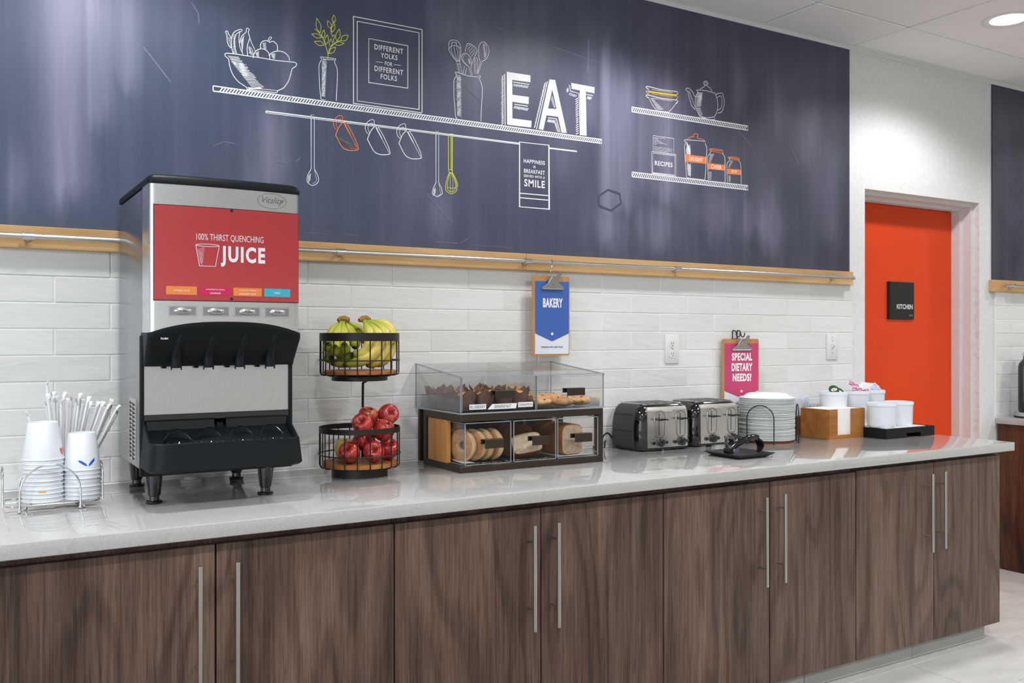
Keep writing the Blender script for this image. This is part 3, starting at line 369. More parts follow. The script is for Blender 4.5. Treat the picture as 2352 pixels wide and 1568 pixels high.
utensil_jar_drawing:w,20.2,5662 22800 5660 22794 5657 22784 5654 22773 5653 22761 5655 22750 5663 22741 5675 22732 5688 22722 5699 22712 5704 22700 5704 22687 5699 22673 5691 22657 5682 22641 5672 22623 5660 22604 5646 22584 5631 22562 5617 22539 5607 22513 5600 22489 5596 22466 5593 22440 5591 22404 5590 22352 5590 22280 5590 22192 5591 22094 5593 21992 5597 21892 5603 21789 5612 21678 5621 21568 5631 21466 5639 21379 5646 21308 5651 21247 5657 21196 5663 21155 5672 21124 5684 21104 5699 21097 5714 21098 5727 21102 5737 21103|w,20.2,5662 22800 5690 22796 5730 22791 5777 22784 5829 22777 5884 22770 5941 22762 6003 22752 6069 22743 6139 22735 6213 22731 6300 22732 6399 22736 6498 22741 6585 22747 6646 22751|w,20.5,6646 22794 6655 22796 6668 22800 6683 22803 6697 22805 6706 22803 6712 22799 6715 22792 6716 22783 6715 22772 6713 22760 6706 22748 6695 22734 6683 22719 6674 22701 6673 22681 6680 22659 6695 22634 6713 22607 6731 22578 6746 22545 6759 22513 6771 22480 6782 22443 6791 22400 6797 22347 6799 22284 6798 22212 6795 22133 6791 22050 6787 21965 6781 21875 6774 21778 6767 21680 6759 21583 6753 21491 6748 21401 6744 21308 6741 21221 6738 21147 6736 21094|w,13,5705 22682 5871 22690|w,13,5706 22636 5883 22646|w,13,5707 22589 5869 22599|w,13,5708 22539 5897 22556|w,13,5709 22499 5887 22510|w,13,5710 22452 5892 22465|w,13,5711 22405 5870 22418|w,13,5711 22364 5860 22373|w,13,5712 22315 5873 22328|w,13,5713 22274 5872 22284|w,13,5714 22227 5887 22239|w,13,5715 22184 5894 22195|w,13,5716 22134 5880 22148|w,13,5717 22089 5888 22104|w,13,5718 22039 5878 22057|w,13,5719 21999 5883 22013|w,13,5720 21948 5872 21966|w,13,5721 21905 5891 21924|w,13,5722 21863 5865 21876|w,13,5723 21821 5881 21833|w,13,5724 21769 5889 21788|w,13,5725 21722 5865 21740|w,13,5726 21686 5865 21696|w,13,5727 21640 5879 21652|w,13,5728 21586 5885 21607|w,13,5729 21549 5884 21562|w,13,5730 21503 5869 21516|w,13,5731 21452 5858 21468|w,13,5731 21415 5881 21427|w,13,5733 21367 5866 21380|w,13,5734 21318 5876 21335|w,13,5734 21280 5865 21290|w,13,5735 21229 5869 21245|w,13,5736 21187 5872 21200|w,11.6,5901 22622 5708 22602|w,11.6,5901 22575 5721 22552|w,11.6,5902 22526 5698 22498|w,11.6,5902 22475 5689 22445|w,11.6,5903 22408 5724 22396|w,11.6,5904 22354 5713 22343|w,11.6,5904 22303 5697 22291|w,11.6,5905 22257 5702 22240|w,11.6,5905 22198 5697 22188|w,11.6,5906 22150 5700 22137|w,11.6,5907 22086 5704 22085|w,11.6,5907 22039 5729 22034|w,11.6,5908 21986 5720 21983|w,11.6,5908 21928 5706 21931|w,11.6,5909 21877 5728 21879|w,11.6,5909 21822 5710 21827|w,11.6,5910 21776 5700 21776|w,11.6,5911 21715 5733 21723|w,11.6,5911 21657 5733 21671|w,11.6,5912 21613 5709 21622|w,11.6,5912 21555 5717 21569|w,11.6,5913 21500 5722 21517|w,11.6,5913 21452 5735 21465|w,11.6,5914 21402 5713 21416|w,11.6,5915 21337 5721 21363|w,11.6,5915 21284 5729 21310|w,11.6,5916 21238 5729 21259|w,11.6,5916 21175 5745 21204|w,17.3,5704 23205 5679 23228 5643 23262 5602 23300 5561 23341 5526 23379 5495 23414 5465 23450 5437 23485 5414 23522 5396 23559 5385 23599 5379 23640 5377 23681 5377 23721 5380 23758 5384 23792 5389 23826 5398 23857 5411 23885 5429 23909 5454 23929 5485 23944 5520 23956 5556 23965 5590 23971 5624 23973 5659 23972 5693 23968 5725 23960 5753 23949 5778 23933 5800 23912 5819 23889 5836 23862 5851 23835 5864 23806 5874 23775 5882 23742 5888 23706 5890 23668 5890 23624 5886 23577 5880 23528 5874 23479 5868 23433 5861 23386 5854 23338 5846 23292 5839 23253 5835 23225|w,11.5,5721 23207 5697 23236 5663 23276 5625 23322 5588 23369 5558 23413 5535 23452 5515 23492 5499 23531 5486 23567 5477 23601 5473 23633 5475 23664 5479 23692 5484 23715 5487 23732|w,11.5,5753 23212 5737 23249 5712 23301 5685 23361 5659 23424 5639 23483 5626 23543 5615 23608 5607 23672 5602 23726 5597 23764|w,11.6,5786 23217 5781 23256 5775 23311 5768 23375 5761 23440 5753 23501 5745 23561 5736 23626 5727 23687 5719 23740 5714 23778|w,11.6,5818 23222 5821 23263 5826 23320 5831 23386 5834 23454 5835 23514 5831 23571 5824 23629 5815 23684 5807 23730 5802 23763|w,14.4,5396 23617 5408 23634 5423 23658 5443 23686 5466 23712 5493 23733 5526 23749 5565 23762 5606 23773 5648 23779 5688 23779 5728 23771 5769 23756 5809 23737 5843 23719 5868 23707|w,14.4,5526 23897 5487 23718|w,14.4,5662 23919 5714 23769|w,14.4,5487 23818 5500 23830 5520 23848 5542 23867 5566 23884 5590 23893 5617 23892 5647 23885 5677 23874 5702 23863 5721 23857|w,14.4,5704 23190 5835 23225 5851 23135 5727 23099 5704 23190|w,14.4,5727 23099 5802 22772|w,14.5,5851 23135 5933 22771|w,11.6,5786 23102 5858 22772|w,17.4,6065 23609 6071 23639 6081 23683 6092 23732 6103 23781 6114 23820 6123 23850 6131 23876 6139 23898 6149 23916 6163 23929 6182 23939 6203 23944 6226 23946 6252 23944 6279 23940 6310 23932 6344 23920 6380 23906 6414 23890 6445 23874 6474 23857 6502 23838 6527 23818 6548 23797 6562 23776 6569 23755 6569 23734 6565 23712 6556 23687 6545 23656 6530 23618 6510 23574 6487 23528 6465 23480 6445 23436 6429 23392 6413 23345 6399 23301 6387 23263 6379 23236|w,11.6,6180 23845 6263 23925|w,11.6,6173 23713 6329 23898|w,11.6,6230 23635 6412 23862|w,11.6,6279 23570 6479 23792|w,11.7,6346 23493 6495 23707|w,17.4,6213 23080 6190 23092 6156 23108 6118 23128 6080 23149 6048 23171 6020 23194 5994 23219 5970 23246 5949 23272 5933 23298 5922 23324 5916 23351 5913 23377 5913 23402 5917 23426 5924 23448 5934 23470 5947 23490 5964 23508 5982 23523 6004 23536 6030 23547 6058 23556 6087 23560 6114 23558 6141 23551 6169 23538 6197 23520 6223 23500 6246 23478 6267 23453 6286 23425 6303 23394 6318 23363 6329 23331 6336 23296 6340 23259 6342 23222 6341 23187 6339 23157 6335 23132 6327 23110 6319 23091 6311 23076 6306 23065|w,11.6,6196 23077 6163 23105 6115 23143 6061 23188 6013 23234 5982 23277 5971 23318 5973 23361 5983 23403 5997 23440 6009 23469 6021 23489 6038 23502 6055 23509 6070 23514 6081 23518|w,11.6,6184 23381 6267 23344|w,11.6,6191 23350 6274 23315|w,11.6,6197 23326 6280 23286|w,11.6,6205 23296 6292 23255|w,11.6,6212 23270 6298 23226|w,11.6,6218 23244 6293 23203|w,11.6,6225 23216 6295 23176|w,14.5,6213 23080 6279 22915 6312 22746|w,14.6,6306 23065 6372 22754|w,14.5,6032 23067 5972 22768|w,14.5,6130 22995 6048 22765|w,14.6,6462 22884 6460 22935 6457 23008 6454 23091 6452 23170 6452 23233 6453 23277 6456 23311 6460 23338 6465 23361 6472 23382 6481 23402 6492 23420 6504 23434 6517 23444 6529 23449 6541 23450 6554 23447 6566 23440 6577 23429 6586 23414 6591 23399 6594 23383 6596 23362 6596 23331 6596 23284 6594 23211 6590 23114 6586 23012 6582 22920 6579 22858|w,11.7,6519 23360 6512 22862|w,17.6,6713 23331 6704 23352 6691 23380 6676 23414 6662 23454 6652 23498 6646 23550 6641 23610 6638 23674 6638 23735 6639 23788 6643 23833 6648 23872 6656 23907 6667 23940 6679 23970 6695 24000 6714 24028 6734 24053 6757 24074 6780 24089 6805 24100 6831 24107 6859 24109 6887 24106 6915 24097 6943 24081 6973 24059 7003 24032 7029 24002 7050 23972 7066 23941 7079 23908 7087 23874 7093 23838 7094 23803 7092 23767 7087 23729 7077 23692 7065 23655 7050 23619 7032 23584 7009 23548 6985 23514 6958 23482 6932 23453 6902 23428 6869 23405 6836 23386 6807 23369 6787 23358|w,11.8,6915 24082 6928 24054 6947 24015 6969 23969 6988 23921 6999 23876 7004 23834 7004 23792 7000 23749 6993 23708 6982 23667 6966 23625 6943 23580 6918 23537 6896 23501 6881 23475|w,11.7,6816 24001 6912 24062|w,11.7,6820 23973 6905 24022|w,11.7,6826 23935 6921 23994|w,11.7,6831 23896 6925 23960|w,11.7,6835 23864 6917 23919|w,11.7,6840 23831 6923 23885|w,11.7,6845 23795 6935 23856|w,11.7,6849 23763 6933 23818|w,11.7,6855 23723 6933 23780|w,11.7,6860 23687 6954 23758|w,11.7,6865 23651 6949 23717|w,11.7,6869 23620 6957 23686|w,11.7,6874 23585 6969 23658|w,11.7,6879 23549 6960 23614|w,14.6,6713 23331 6596 22904|w,14.7,6787 23358 6612 22863
eat_lettering:k,0,7874 23138 8125 23140 8128 21110 7891 21114|k,0,8125 23140 8950 23156 8950 22884 8125 22861|k,0,8125 22287 8875 22305 8868 22023 8128 22019|k,0,8128 21382 9004 21392 8986 21130 8128 21110|k,0,9839 23130 9975 23131 9975 22760 9546 21098 9328 21112|k,0,9975 23131 10105 23141 10668 21114 10413 21097 9975 22760|k,0,9776 21967 10179 22003 10246 21703 9711 21695|k,0,10891 23136 12037 23125 12029 22881 10902 22904|k,0,11302 22894 11602 22885 11641 21106 11340 21103|w,29.8,7780 23029 7804 21083|w,23.8,7735 22970 7642 22883|w,23.8,7735 22903 7637 22806|w,23.8,7735 22844 7636 22733|w,23.8,7735 22758 7642 22666|w,23.8,7735 22689 7643 22594|w,23.8,7735 22624 7641 22521|w,23.8,7735 22555 7642 22449|w,23.8,7735 22470 7643 22377|w,23.8,7735 22400 7632 22294|w,23.8,7735 22321 7649 22238|w,23.8,7735 22251 7639 22155|w,23.8,7735 22195 7645 22091|w,23.8,7735 22119 7651 22024|w,23.8,7735 22040 7633 21932|w,23.8,7735 21973 7634 21861|w,23.8,7735 21892 7649 21804|w,23.8,7735 21817 7640 21721|w,23.8,7735 21743 7637 21646|w,23.8,7735 21675 7645 21582|w,23.8,7735 21602 7633 21497|w,23.8,7735 21529 7643 21435|w,23.8,7735 21459 7642 21361|w,23.8,7735 21401 7651 21301|w,23.8,7735 21329 7648 21225|w,23.8,7735 21256 7642 21145|w,23.8,7735 21172 7641 21070|w,26.9,8170 22784 8896 22791|w,21,8213 22721 8174 22632|w,21,8264 22722 8226 22634|w,21,8324 22724 8278 22635|w,21,8367 22724 8323 22624|w,21,8429 22726 8380 22634|w,21,8476 22727 8429 22630|w,21.1,8533 22728 8484 22636|w,21.1,8577 22728 8534 22635|w,21.1,8642 22730 8588 22636|w,21.1,8690 22731 8638 22634|w,21.1,8740 22732 8689 22634|w,21.1,8796 22733 8741 22634|w,21.2,8844 22734 8792 22634|w,26.9,8216 21931 8832 21942|w,21,8243 21872 8190 21770|w,21,8290 21872 8245 21779|w,21,8345 21871 8291 21769|w,21,8398 21871 8345 21776|w,21,8443 21870 8390 21766|w,21,8487 21870 8432 21751|w,21.1,8540 21869 8492 21770|w,21.1,8593 21868 8542 21767|w,21.1,8645 21868 8590 21761|w,21.1,8687 21867 8642 21767|w,21.1,8746 21867 8691 21759|w,21.1,8797 21866 8738 21753|w,21.2,8849 21866 8791 21756|w,30.6,9740 23027 9227 21091|w,24.5,9672 22986 9587 22883|w,24.5,9647 22894 9559 22797|w,24.4,9628 22827 9549 22733|w,24.4,9604 22742 9511 22636|w,24.4,9583 22666 9509 22580|w,24.4,9565 22601 9487 22504|w,24.4,9543 22520 9467 22428|w,24.4,9522 22445 9435 22338|w,24.4,9495 22348 9422 22268|w,24.4,9473 22269 9397 22187|w,24.4,9453 22195 9369 22102|w,24.4,9430 22114 9363 22042|w,24.4,9413 22052 9334 21957|w,24.4,9387 21959 9321 21888|w,24.4,9370 21897 9289 21799|w,24.3,9350 21824 9276 21733|w,24.3,9327 21742 9251 21650|w,24.3,9302 21651 9238 21582|w,24.3,9281 21578 9209 21497|w,24.3,9259 21499 9191 21424|w,24.3,9238 21420 9174 21351|w,24.3,9219 21354 9156 21279|w,24.3,9196 21269 9131 21197|w,24.3,9178 21204 9116 21128|w,21.5,9957 22481 10097 22045|w,15.3,9943 22402 9918 22334|w,15.3,9958 22350 9941 22292|w,15.4,9973 22300 9962 22249|w,15.4,9989 22244 9984 22203|w,15.4,10003 22195 10005 22150|w,15.4,10019 22139 10026 22109|w,15.4,10033 22093 10049 22058|w,27.6,9765 21604 10164 21610 10342 21098|w,21.4,9788 21543 9733 21439|w,21.5,9831 21543 9781 21444|w,21.5,9872 21543 9820 21434|w,21.5,9906 21544 9866 21438|w,21.5,9944 21544 9908 21434|w,21.5,9996 21544 9955 21437|w,21.5,10032 21544 9997 21434|w,21.5,10067 21544 10035 21415|w,21.5,10110 21545 10082 21428|w,21.6,10160 21472 10092 21373|w,21.6,10181 21416 10118 21345|w,21.6,10198 21371 10120 21291|w,21.6,10216 21322 10142 21258|w,21.6,10236 21269 10155 21217|w,21.6,10255 21216 10171 21179|w,21.6,10274 21167 10199 21144|w,21.6,10290 21123 10217 21105|w,28,10789 23044 10845 22809 11256 22763 11321 21085|w,21.7,10740 22910 10661 22833|w,21.7,10749 22868 10657 22778|w,21.7,10762 22810 10671 22739|w,21.8,10830 22732 10786 22654|w,21.8,10892 22722 10842 22635|w,21.8,10959 22711 10905 22625|w,21.8,11022 22700 10962 22609|w,21.8,11075 22691 11025 22601|w,21.8,11137 22681 11091 22599|w,25,11208 22582 11085 22474|w,25,11210 22496 11097 22398|w,25,11212 22416 11093 22308|w,25,11214 22324 11105 22231|w,25,11216 22247 11097 22137|w,25,11218 22167 11097 22051|w,25,11221 22063 11103 21967|w,25,11223 21978 11100 21878|w,25,11225 21902 11109 21800|w,25,11228 21795 11112 21712|w,25,11230 21722 11121 21634|w,25,11232 21641 11121 21548|w,25,11235 21535 11108 21449|w,25,11237 21450 11104 21359|w,25,11239 21369 11107 21275|w,25,11241 21284 11123 21200|w,25,11244 21186 11112 21106|w,25.1,11629 22776 11951 22776|w,22,11716 22714 11657 22607|w,22,11760 22713 11701 22606|w,22.1,11810 22711 11737 22590|w,22.1,11847 22710 11779 22585|w,22.1,11892 22709 11834 22603
spoon_drawing:w,15.4,121 18764 121 20521 225 20522|w,15.4,236 20443 236 18775|w,18.5,121 18764 122 18753 124 18739 125 18721 123 18699 115 18671 98 18636 75 18593 48 18548 24 18502 5 18461 -7 18423 -16 18386 -23 18351 -26 18318 -25 18289 -22 18263 -16 18241 -6 18221 8 18202 26 18185 50 18168 79 18150 112 18134 146 18124 179 18122 211 18129 245 18145 278 18167 308 18190 332 18212 350 18232 364 18253 374 18275 380 18298 384 18325 384 18354 381 18387 375 18421 365 18456 353 18492 334 18531 309 18572 283 18613 259 18651 242 18683 234 18709 232 18731 233 18750 235 18764 236 18775|w,9.3,236 18652 244 18622 256 18580 270 18531 282 18482 291 18440 298 18405 305 18373 310 18342 309 18314 301 18287 282 18260 254 18234 221 18210 192 18191 172 18177|w,12.3,15 18394 102 18522|w,12.3,15 18357 108 18491|w,12.3,15 18325 108 18453|w,12.3,15 18283 100 18404|w,12.3,15 18244 105 18371|w,12.3,15 18201 95 18317
second_spoon_drawing:w,16.6,4853 18719 4853 20507 4953 20505|w,16.6,4964 20420 4964 18729|w,19.9,4853 18719 4853 18708 4855 18692 4856 18673 4853 18649 4845 18619 4829 18581 4806 18536 4780 18487 4756 18438 4738 18394 4726 18352 4717 18310 4711 18270 4708 18235 4709 18209 4712 18195 4718 18190 4727 18189 4741 18189 4758 18183 4782 18169 4811 18150 4843 18131 4877 18117 4908 18112 4940 18122 4973 18141 5006 18166 5035 18190 5059 18207 5077 18216 5090 18218 5100 18220 5106 18226 5109 18241 5110 18268 5107 18302 5101 18341 5091 18382 5079 18422 5061 18464 5037 18509 5011 18553 4988 18595 4971 18630 4963 18658 4961 18682 4962 18702 4963 18717 4964 18729|w,10,4964 18596 4972 18564 4984 18518 4997 18465 5010 18413 5019 18367 5026 18328 5033 18290 5037 18255 5036 18225 5029 18202 5010 18186 4981 18178 4949 18175 4920 18173 4901 18171|w,13.3,4748 18329 4834 18459|w,13.3,4748 18284 4828 18408|w,13.3,4748 18246 4840 18385|w,13.3,4748 18197 4842 18347|w,13.3,4748 18153 4838 18299|w,13.3,4748 18119 4824 18235
orange_mug_drawing:o,25.1,1281 20415 1262 20396 1235 20370 1204 20339 1174 20306 1149 20273 1129 20242 1112 20209 1096 20176 1081 20142 1067 20107 1051 20070 1035 20030 1020 19990 1008 19955 1001 19927 999 19912 1002 19906 1008 19903 1016 19898 1027 19884 1040 19859 1056 19828 1074 19794 1094 19757 1116 19721 1139 19683 1163 19642 1189 19600 1218 19563 1248 19532 1281 19508 1316 19489 1354 19475 1392 19465 1430 19456 1469 19452 1509 19451 1550 19453 1591 19457 1631 19462 1673 19469 1718 19479 1762 19491 1799 19501 1825 19507|o,22,1281 20415 1294 20415 1311 20417 1332 20417 1356 20411 1381 20395 1407 20368 1437 20331 1468 20287 1500 20240 1530 20193 1561 20142 1593 20088 1624 20031 1654 19976 1681 19926 1705 19880 1727 19837 1747 19796 1765 19756 1782 19715 1797 19671 1810 19625 1822 19580 1832 19542 1839 19515|o,15.7,1298 20370 1315 20340 1339 20300 1368 20251 1400 20200 1430 20149 1461 20101 1493 20050 1526 19998 1561 19943 1597 19885 1638 19816 1685 19737 1731 19659 1771 19591 1799 19543|o,28.3,1314 20387 1323 20372 1335 20350 1350 20324 1365 20297 1381 20269 1396 20241 1413 20211 1431 20180 1448 20150 1464 20122 1479 20094 1495 20067 1509 20041 1522 20019 1530 20003|o,18.8,1248 20427 1248 20442 1250 20464 1250 20489 1250 20514 1248 20536 1244 20557 1240 20579 1234 20599 1226 20616 1215 20627 1200 20631 1182 20631 1161 20627 1139 20619 1116 20608 1091 20594 1062 20575 1034 20554 1007 20530 984 20504 966 20475 949 20442 935 20408 925 20373 919 20340 918 20307 923 20275 930 20243 940 20213 952 20188 966 20166 985 20147 1004 20132 1022 20119 1034 20110|o,15.7,1205 20437 1203 20447 1200 20463 1196 20480 1191 20495 1182 20503 1169 20506 1153 20504 1135 20499 1116 20491 1099 20481 1083 20467 1066 20449 1050 20428 1037 20406 1027 20384 1022 20361 1019 20336 1020 20310 1022 20284 1027 20259 1036 20234 1048 20208 1062 20183 1074 20162 1083 20147|o,12.5,1096 19873 1064 19844|o,12.5,1166 19838 1117 19807|o,12.6,1229 19806 1167 19768|o,12.6,1293 19773 1226 19734|o,12.6,1372 19733 1275 19694|o,12.6,1426 19706 1340 19663|o,12.6,1503 19667 1402 19627|o,12.6,1556 19640 1442 19586|o,12.6,1631 19602 1508 19553|o,12.7,1689 19573 1561 19516|o,12.5,1136 19825 1207 19639|o,12.5,1172 19814 1246 19619|o,12.6,1206 19804 1268 19642|o,12.6,1232 19797 1301 19635|o,12.6,1268 19786 1341 19615|o,12.6,1298 19777 1378 19599|o,12.6,1333 19767 1408 19601|o,12.6,1369 19756 1451 19575|o,12.6,1405 19745 1476 19588|o,12.6,1435 19736 1513 19574|o,12.6,1475 19724 1552 19558|o,12.6,1513 19713 1589 19546|o,12.6,1540 19705 1611 19562|o,12.6,1580 19693 1657 19532|o,12.6,1612 19684 1692 19523|o,12.6,1646 19674 1718 19534|o,12.6,1677 19665 1747 19535
mug_drawing:w,25.6,2462 20410 2442 20391 2414 20364 2382 20332 2351 20299 2325 20266 2304 20234 2286 20201 2270 20167 2254 20132 2239 20097 2223 20059 2206 20018 2191 19977 2178 19941 2171 19914 2169 19898 2172 19891 2178 19889 2187 19883 2198 19869 2212 19844 2228 19813 2247 19777 2268 19740 2290 19703 2314 19665 2340 19622 2367 19580 2396 19542 2428 19510 2462 19486 2499 19467 2537 19453 2577 19442 2617 19433 2658 19429 2699 19428 2741 19430 2783 19434 2825 19439 2869 19446 2916 19457 2961 19468 3000 19478 3027 19485|w,22.4,2462 20410 2475 20410 2493 20412 2515 20413 2540 20406 2565 20390 2593 20362 2624 20324 2656 20280 2689 20232 2721 20184 2753 20132 2786 20077 2818 20019 2849 19963 2877 19911 2902 19865 2925 19821 2946 19779 2965 19738 2982 19697 2998 19652 3012 19605 3024 19559 3034 19521 3041 19493|w,16,2479 20364 2497 20334 2523 20293 2553 20243 2585 20191 2617 20140 2649 20090 2682 20039 2717 19985 2753 19929 2790 19870 2833 19799 2881 19719 2929 19639 2970 19570 2999 19521|w,28.8,2496 20382 2505 20366 2518 20344 2533 20318 2549 20290 2565 20262 2582 20233 2599 20202 2617 20171 2635 20140 2652 20111 2668 20083 2684 20055 2699 20029 2712 20007 2721 19991|w,19.2,2428 20422 2428 20438 2429 20460 2430 20485 2430 20511 2428 20534 2424 20555 2420 20577 2414 20598 2405 20615 2393 20626 2378 20630 2359 20630 2337 20626 2314 20618 2290 20607 2264 20592 2235 20574 2205 20552 2177 20528 2154 20501 2134 20471 2117 20438 2103 20403 2092 20367 2086 20334 2085 20301 2090 20267 2098 20235 2108 20205 2120 20179 2135 20157 2154 20137 2175 20121 2193 20109 2205 20099|w,16,2383 20433 2381 20443 2378 20459 2374 20476 2368 20491 2359 20500 2346 20503 2329 20501 2310 20496 2291 20488 2273 20477 2256 20463 2239 20445 2222 20424 2208 20402 2198 20379 2193 20355 2190 20329 2191 20303 2193 20276 2198 20251 2207 20226 2220 20199 2234 20174 2247 20152 2256 20137|w,12.5,1102 19870 1061 19841|w,12.5,1173 19834 1119 19807|w,12.6,1235 19803 1166 19767|w,12.6,1304 19768 1225 19732|w,12.6,1362 19738 1280 19697|w,12.6,1424 19707 1340 19663|w,12.6,1501 19668 1377 19618|w,12.6,1565 19636 1446 19587|w,12.6,1628 19604 1499 19549|w,12.7,1704 19565 1555 19512|w,12.5,1138 19824 1202 19652|w,12.5,1165 19816 1241 19630|w,12.6,1200 19806 1281 19609|w,12.6,1238 19795 1316 19598|w,12.6,1270 19785 1336 19627|w,12.6,1304 19775 1378 19599|w,12.6,1337 19765 1408 19602|w,12.6,1373 19755 1453 19571|w,12.6,1401 19746 1483 19573|w,12.6,1438 19735 1515 19571|w,12.6,1478 19724 1557 19548|w,12.6,1510 19714 1579 19567|w,12.6,1547 19703 1613 19560|w,12.6,1576 19695 1658 19531|w,12.6,1610 19685 1683 19542|w,12.6,1651 19672 1729 19512|w,12.6,1679 19664 1754 19523
second_mug_drawing:w,26.1,3678 20404 3658 20384 3629 20357 3595 20325 3563 20290 3535 20257 3514 20224 3495 20191 3478 20156 3462 20120 3447 20084 3430 20046 3412 20004 3396 19963 3383 19926 3376 19898 3374 19882 3377 19875 3383 19873 3393 19867 3404 19852 3418 19827 3435 19795 3455 19759 3477 19721 3500 19684 3524 19644 3551 19601 3579 19558 3610 19519 3642 19486 3678 19462 3716 19443 3756 19428 3798 19417 3839 19408 3881 19403 3924 19402 3968 19405 4012 19409 4055 19414 4101 19421 4150 19432 4197 19443 4237 19454 4265 19461|w,22.8,3678 20404 3692 20404 3711 20406 3733 20406 3759 20400 3785 20384 3814 20355 3846 20316 3880 20271 3914 20222 3947 20173 3980 20121 4014 20064 4048 20005 4080 19948 4109 19895 4135 19848 4159 19803 4181 19761 4200 19719 4218 19677 4235 19631 4249 19583 4262 19537 4272 19497 4280 19469|w,16.3,3696 20357 3715 20327 3741 20284 3772 20234 3806 20181 3839 20128 3872 20077 3907 20025 3943 19971 3980 19914 4019 19853 4064 19781 4114 19700 4163 19618 4206 19547 4236 19498|w,29.4,3714 20375 3723 20359 3736 20337 3752 20310 3769 20281 3785 20253 3802 20224 3821 20192 3840 20160 3858 20129 3875 20099 3892 20071 3909 20042 3924 20015 3937 19993 3947 19976|w,19.6,3642 20416 3643 20432 3644 20454 3645 20481 3645 20507 3642 20530 3639 20552 3634 20575 3628 20595 3619 20613 3607 20624 3590 20629 3571 20628 3548 20624 3525 20616 3500 20604 3473 20590 3442 20571 3411 20549 3382 20524 3358 20497 3338 20466 3320 20432 3305 20396 3294 20360 3287 20326 3287 20292 3291 20258 3300 20225 3311 20194 3323 20168 3338 20145 3359 20126 3380 20110 3398 20097 3411 20087|w,16.3,3596 20427 3594 20438 3591 20454 3587 20472 3580 20487 3571 20496 3557 20498 3540 20497 3520 20492 3500 20483 3482 20472 3465 20458 3446 20439 3429 20418 3415 20395 3404 20372 3398 20348 3396 20322 3396 20295 3399 20268 3404 20242 3413 20216 3427 20189 3442 20163 3455 20141 3464 20125|w,12.5,1095 19873 1066 19846|w,12.5,1160 19840 1113 19804|w,12.6,1223 19809 1174 19773|w,12.6,1292 19774 1232 19738|w,12.6,1364 19737 1276 19694|w,12.6,1437 19700 1332 19658|w,12.6,1503 19667 1402 19627|w,12.6,1559 19638 1431 19581|w,12.6,1622 19607 1504 19552|w,12.7,1697 19569 1560 19514|w,12.5,1133 19826 1200 19657|w,12.5,1164 19817 1249 19612|w,12.6,1197 19807 1282 19607|w,12.6,1232 19797 1317 19596|w,12.6,1271 19785 1346 19603|w,12.6,1299 19777 1369 19619|w,12.6,1340 19765 1407 19606|w,12.6,1368 19756 1451 19574|w,12.6,1409 19744 1474 19595|w,12.6,1444 19734 1516 19570|w,12.6,1473 19725 1542 19578|w,12.6,1507 19715 1592 19539|w,12.6,1540 19705 1611 19562|w,12.6,1573 19695 1645 19555|w,12.6,1610 19685 1694 19520|w,12.6,1642 19675 1715 19537|w,12.6,1685 19662 1764 19503
whisk_drawing:y,20.1,5357 20465 5364 19166 5402 19036|y,16.8,5462 20383 5470 19176|y,20.1,5526 20407 5526 19047|y,13.4,5357 20465 5564 20488|y,10.1,5500 20387 5507 19113|y,16.8,5394 19152 5545 19156|y,20.1,5402 19052 5526 19047|y,20.1,5402 19036 5387 19003 5366 18957 5342 18903 5319 18847 5300 18792 5285 18738 5270 18680 5257 18622 5248 18568 5244 18520 5243 18479 5244 18442 5250 18410 5262 18382 5281 18356 5312 18331 5353 18308 5399 18289 5445 18276 5488 18272 5530 18279 5573 18294 5614 18316 5650 18343 5678 18371 5697 18402 5709 18437 5716 18475 5718 18516 5716 18560 5708 18608 5695 18661 5677 18716 5658 18771 5640 18822 5619 18873 5596 18926 5572 18976 5552 19018 5538 19048|y,16.8,5432 19039 5420 19000 5402 18946 5383 18884 5364 18820 5349 18763 5337 18711 5327 18660 5318 18611 5313 18566 5311 18525 5314 18492 5319 18462 5328 18437 5341 18415 5357 18395 5377 18376 5403 18358 5431 18344 5461 18335 5488 18332 5516 18339 5545 18352 5574 18370 5600 18392 5621 18417 5637 18445 5651 18477 5660 18512 5666 18550 5666 18589 5661 18632 5650 18677 5635 18724 5618 18772 5602 18819 5584 18868 5564 18921 5544 18972 5527 19015 5515 19046|y,13.4,5470 19042 5465 18996 5457 18932 5449 18857 5442 18779 5439 18704 5441 18627 5446 18542 5452 18459 5458 18387 5462 18337|y,13.4,5500 19045 5508 19000 5520 18938 5533 18865 5545 18788 5553 18714 5555 18636 5554 18551 5550 18467 5547 18395 5545 18344|y,13.4,5538 19048 5561 19013 5595 18962 5633 18904 5669 18845 5697 18794 5716 18748 5731 18703 5743 18661 5750 18625 5754 18597 5752 18578 5744 18569 5733 18564 5722 18562 5716 18560|y,16.7,5311 18492 5335 18489 5369 18483 5408 18478 5449 18474 5488 18473 5528 18477 5572 18484 5615 18493 5652 18501 5678 18506
towel_drawing:w,47.2,8452 20507 9811 20529 9824 18009 8452 18007 8452 20507|w,34.3,8467 18530 9771 18541|w,34.3,8467 18358 9771 18362
hexagon_mark:d,68.4,12719 19015 13330 18893 13400 18504 12862 18171 12267 18321 12239 18715 12719 19015
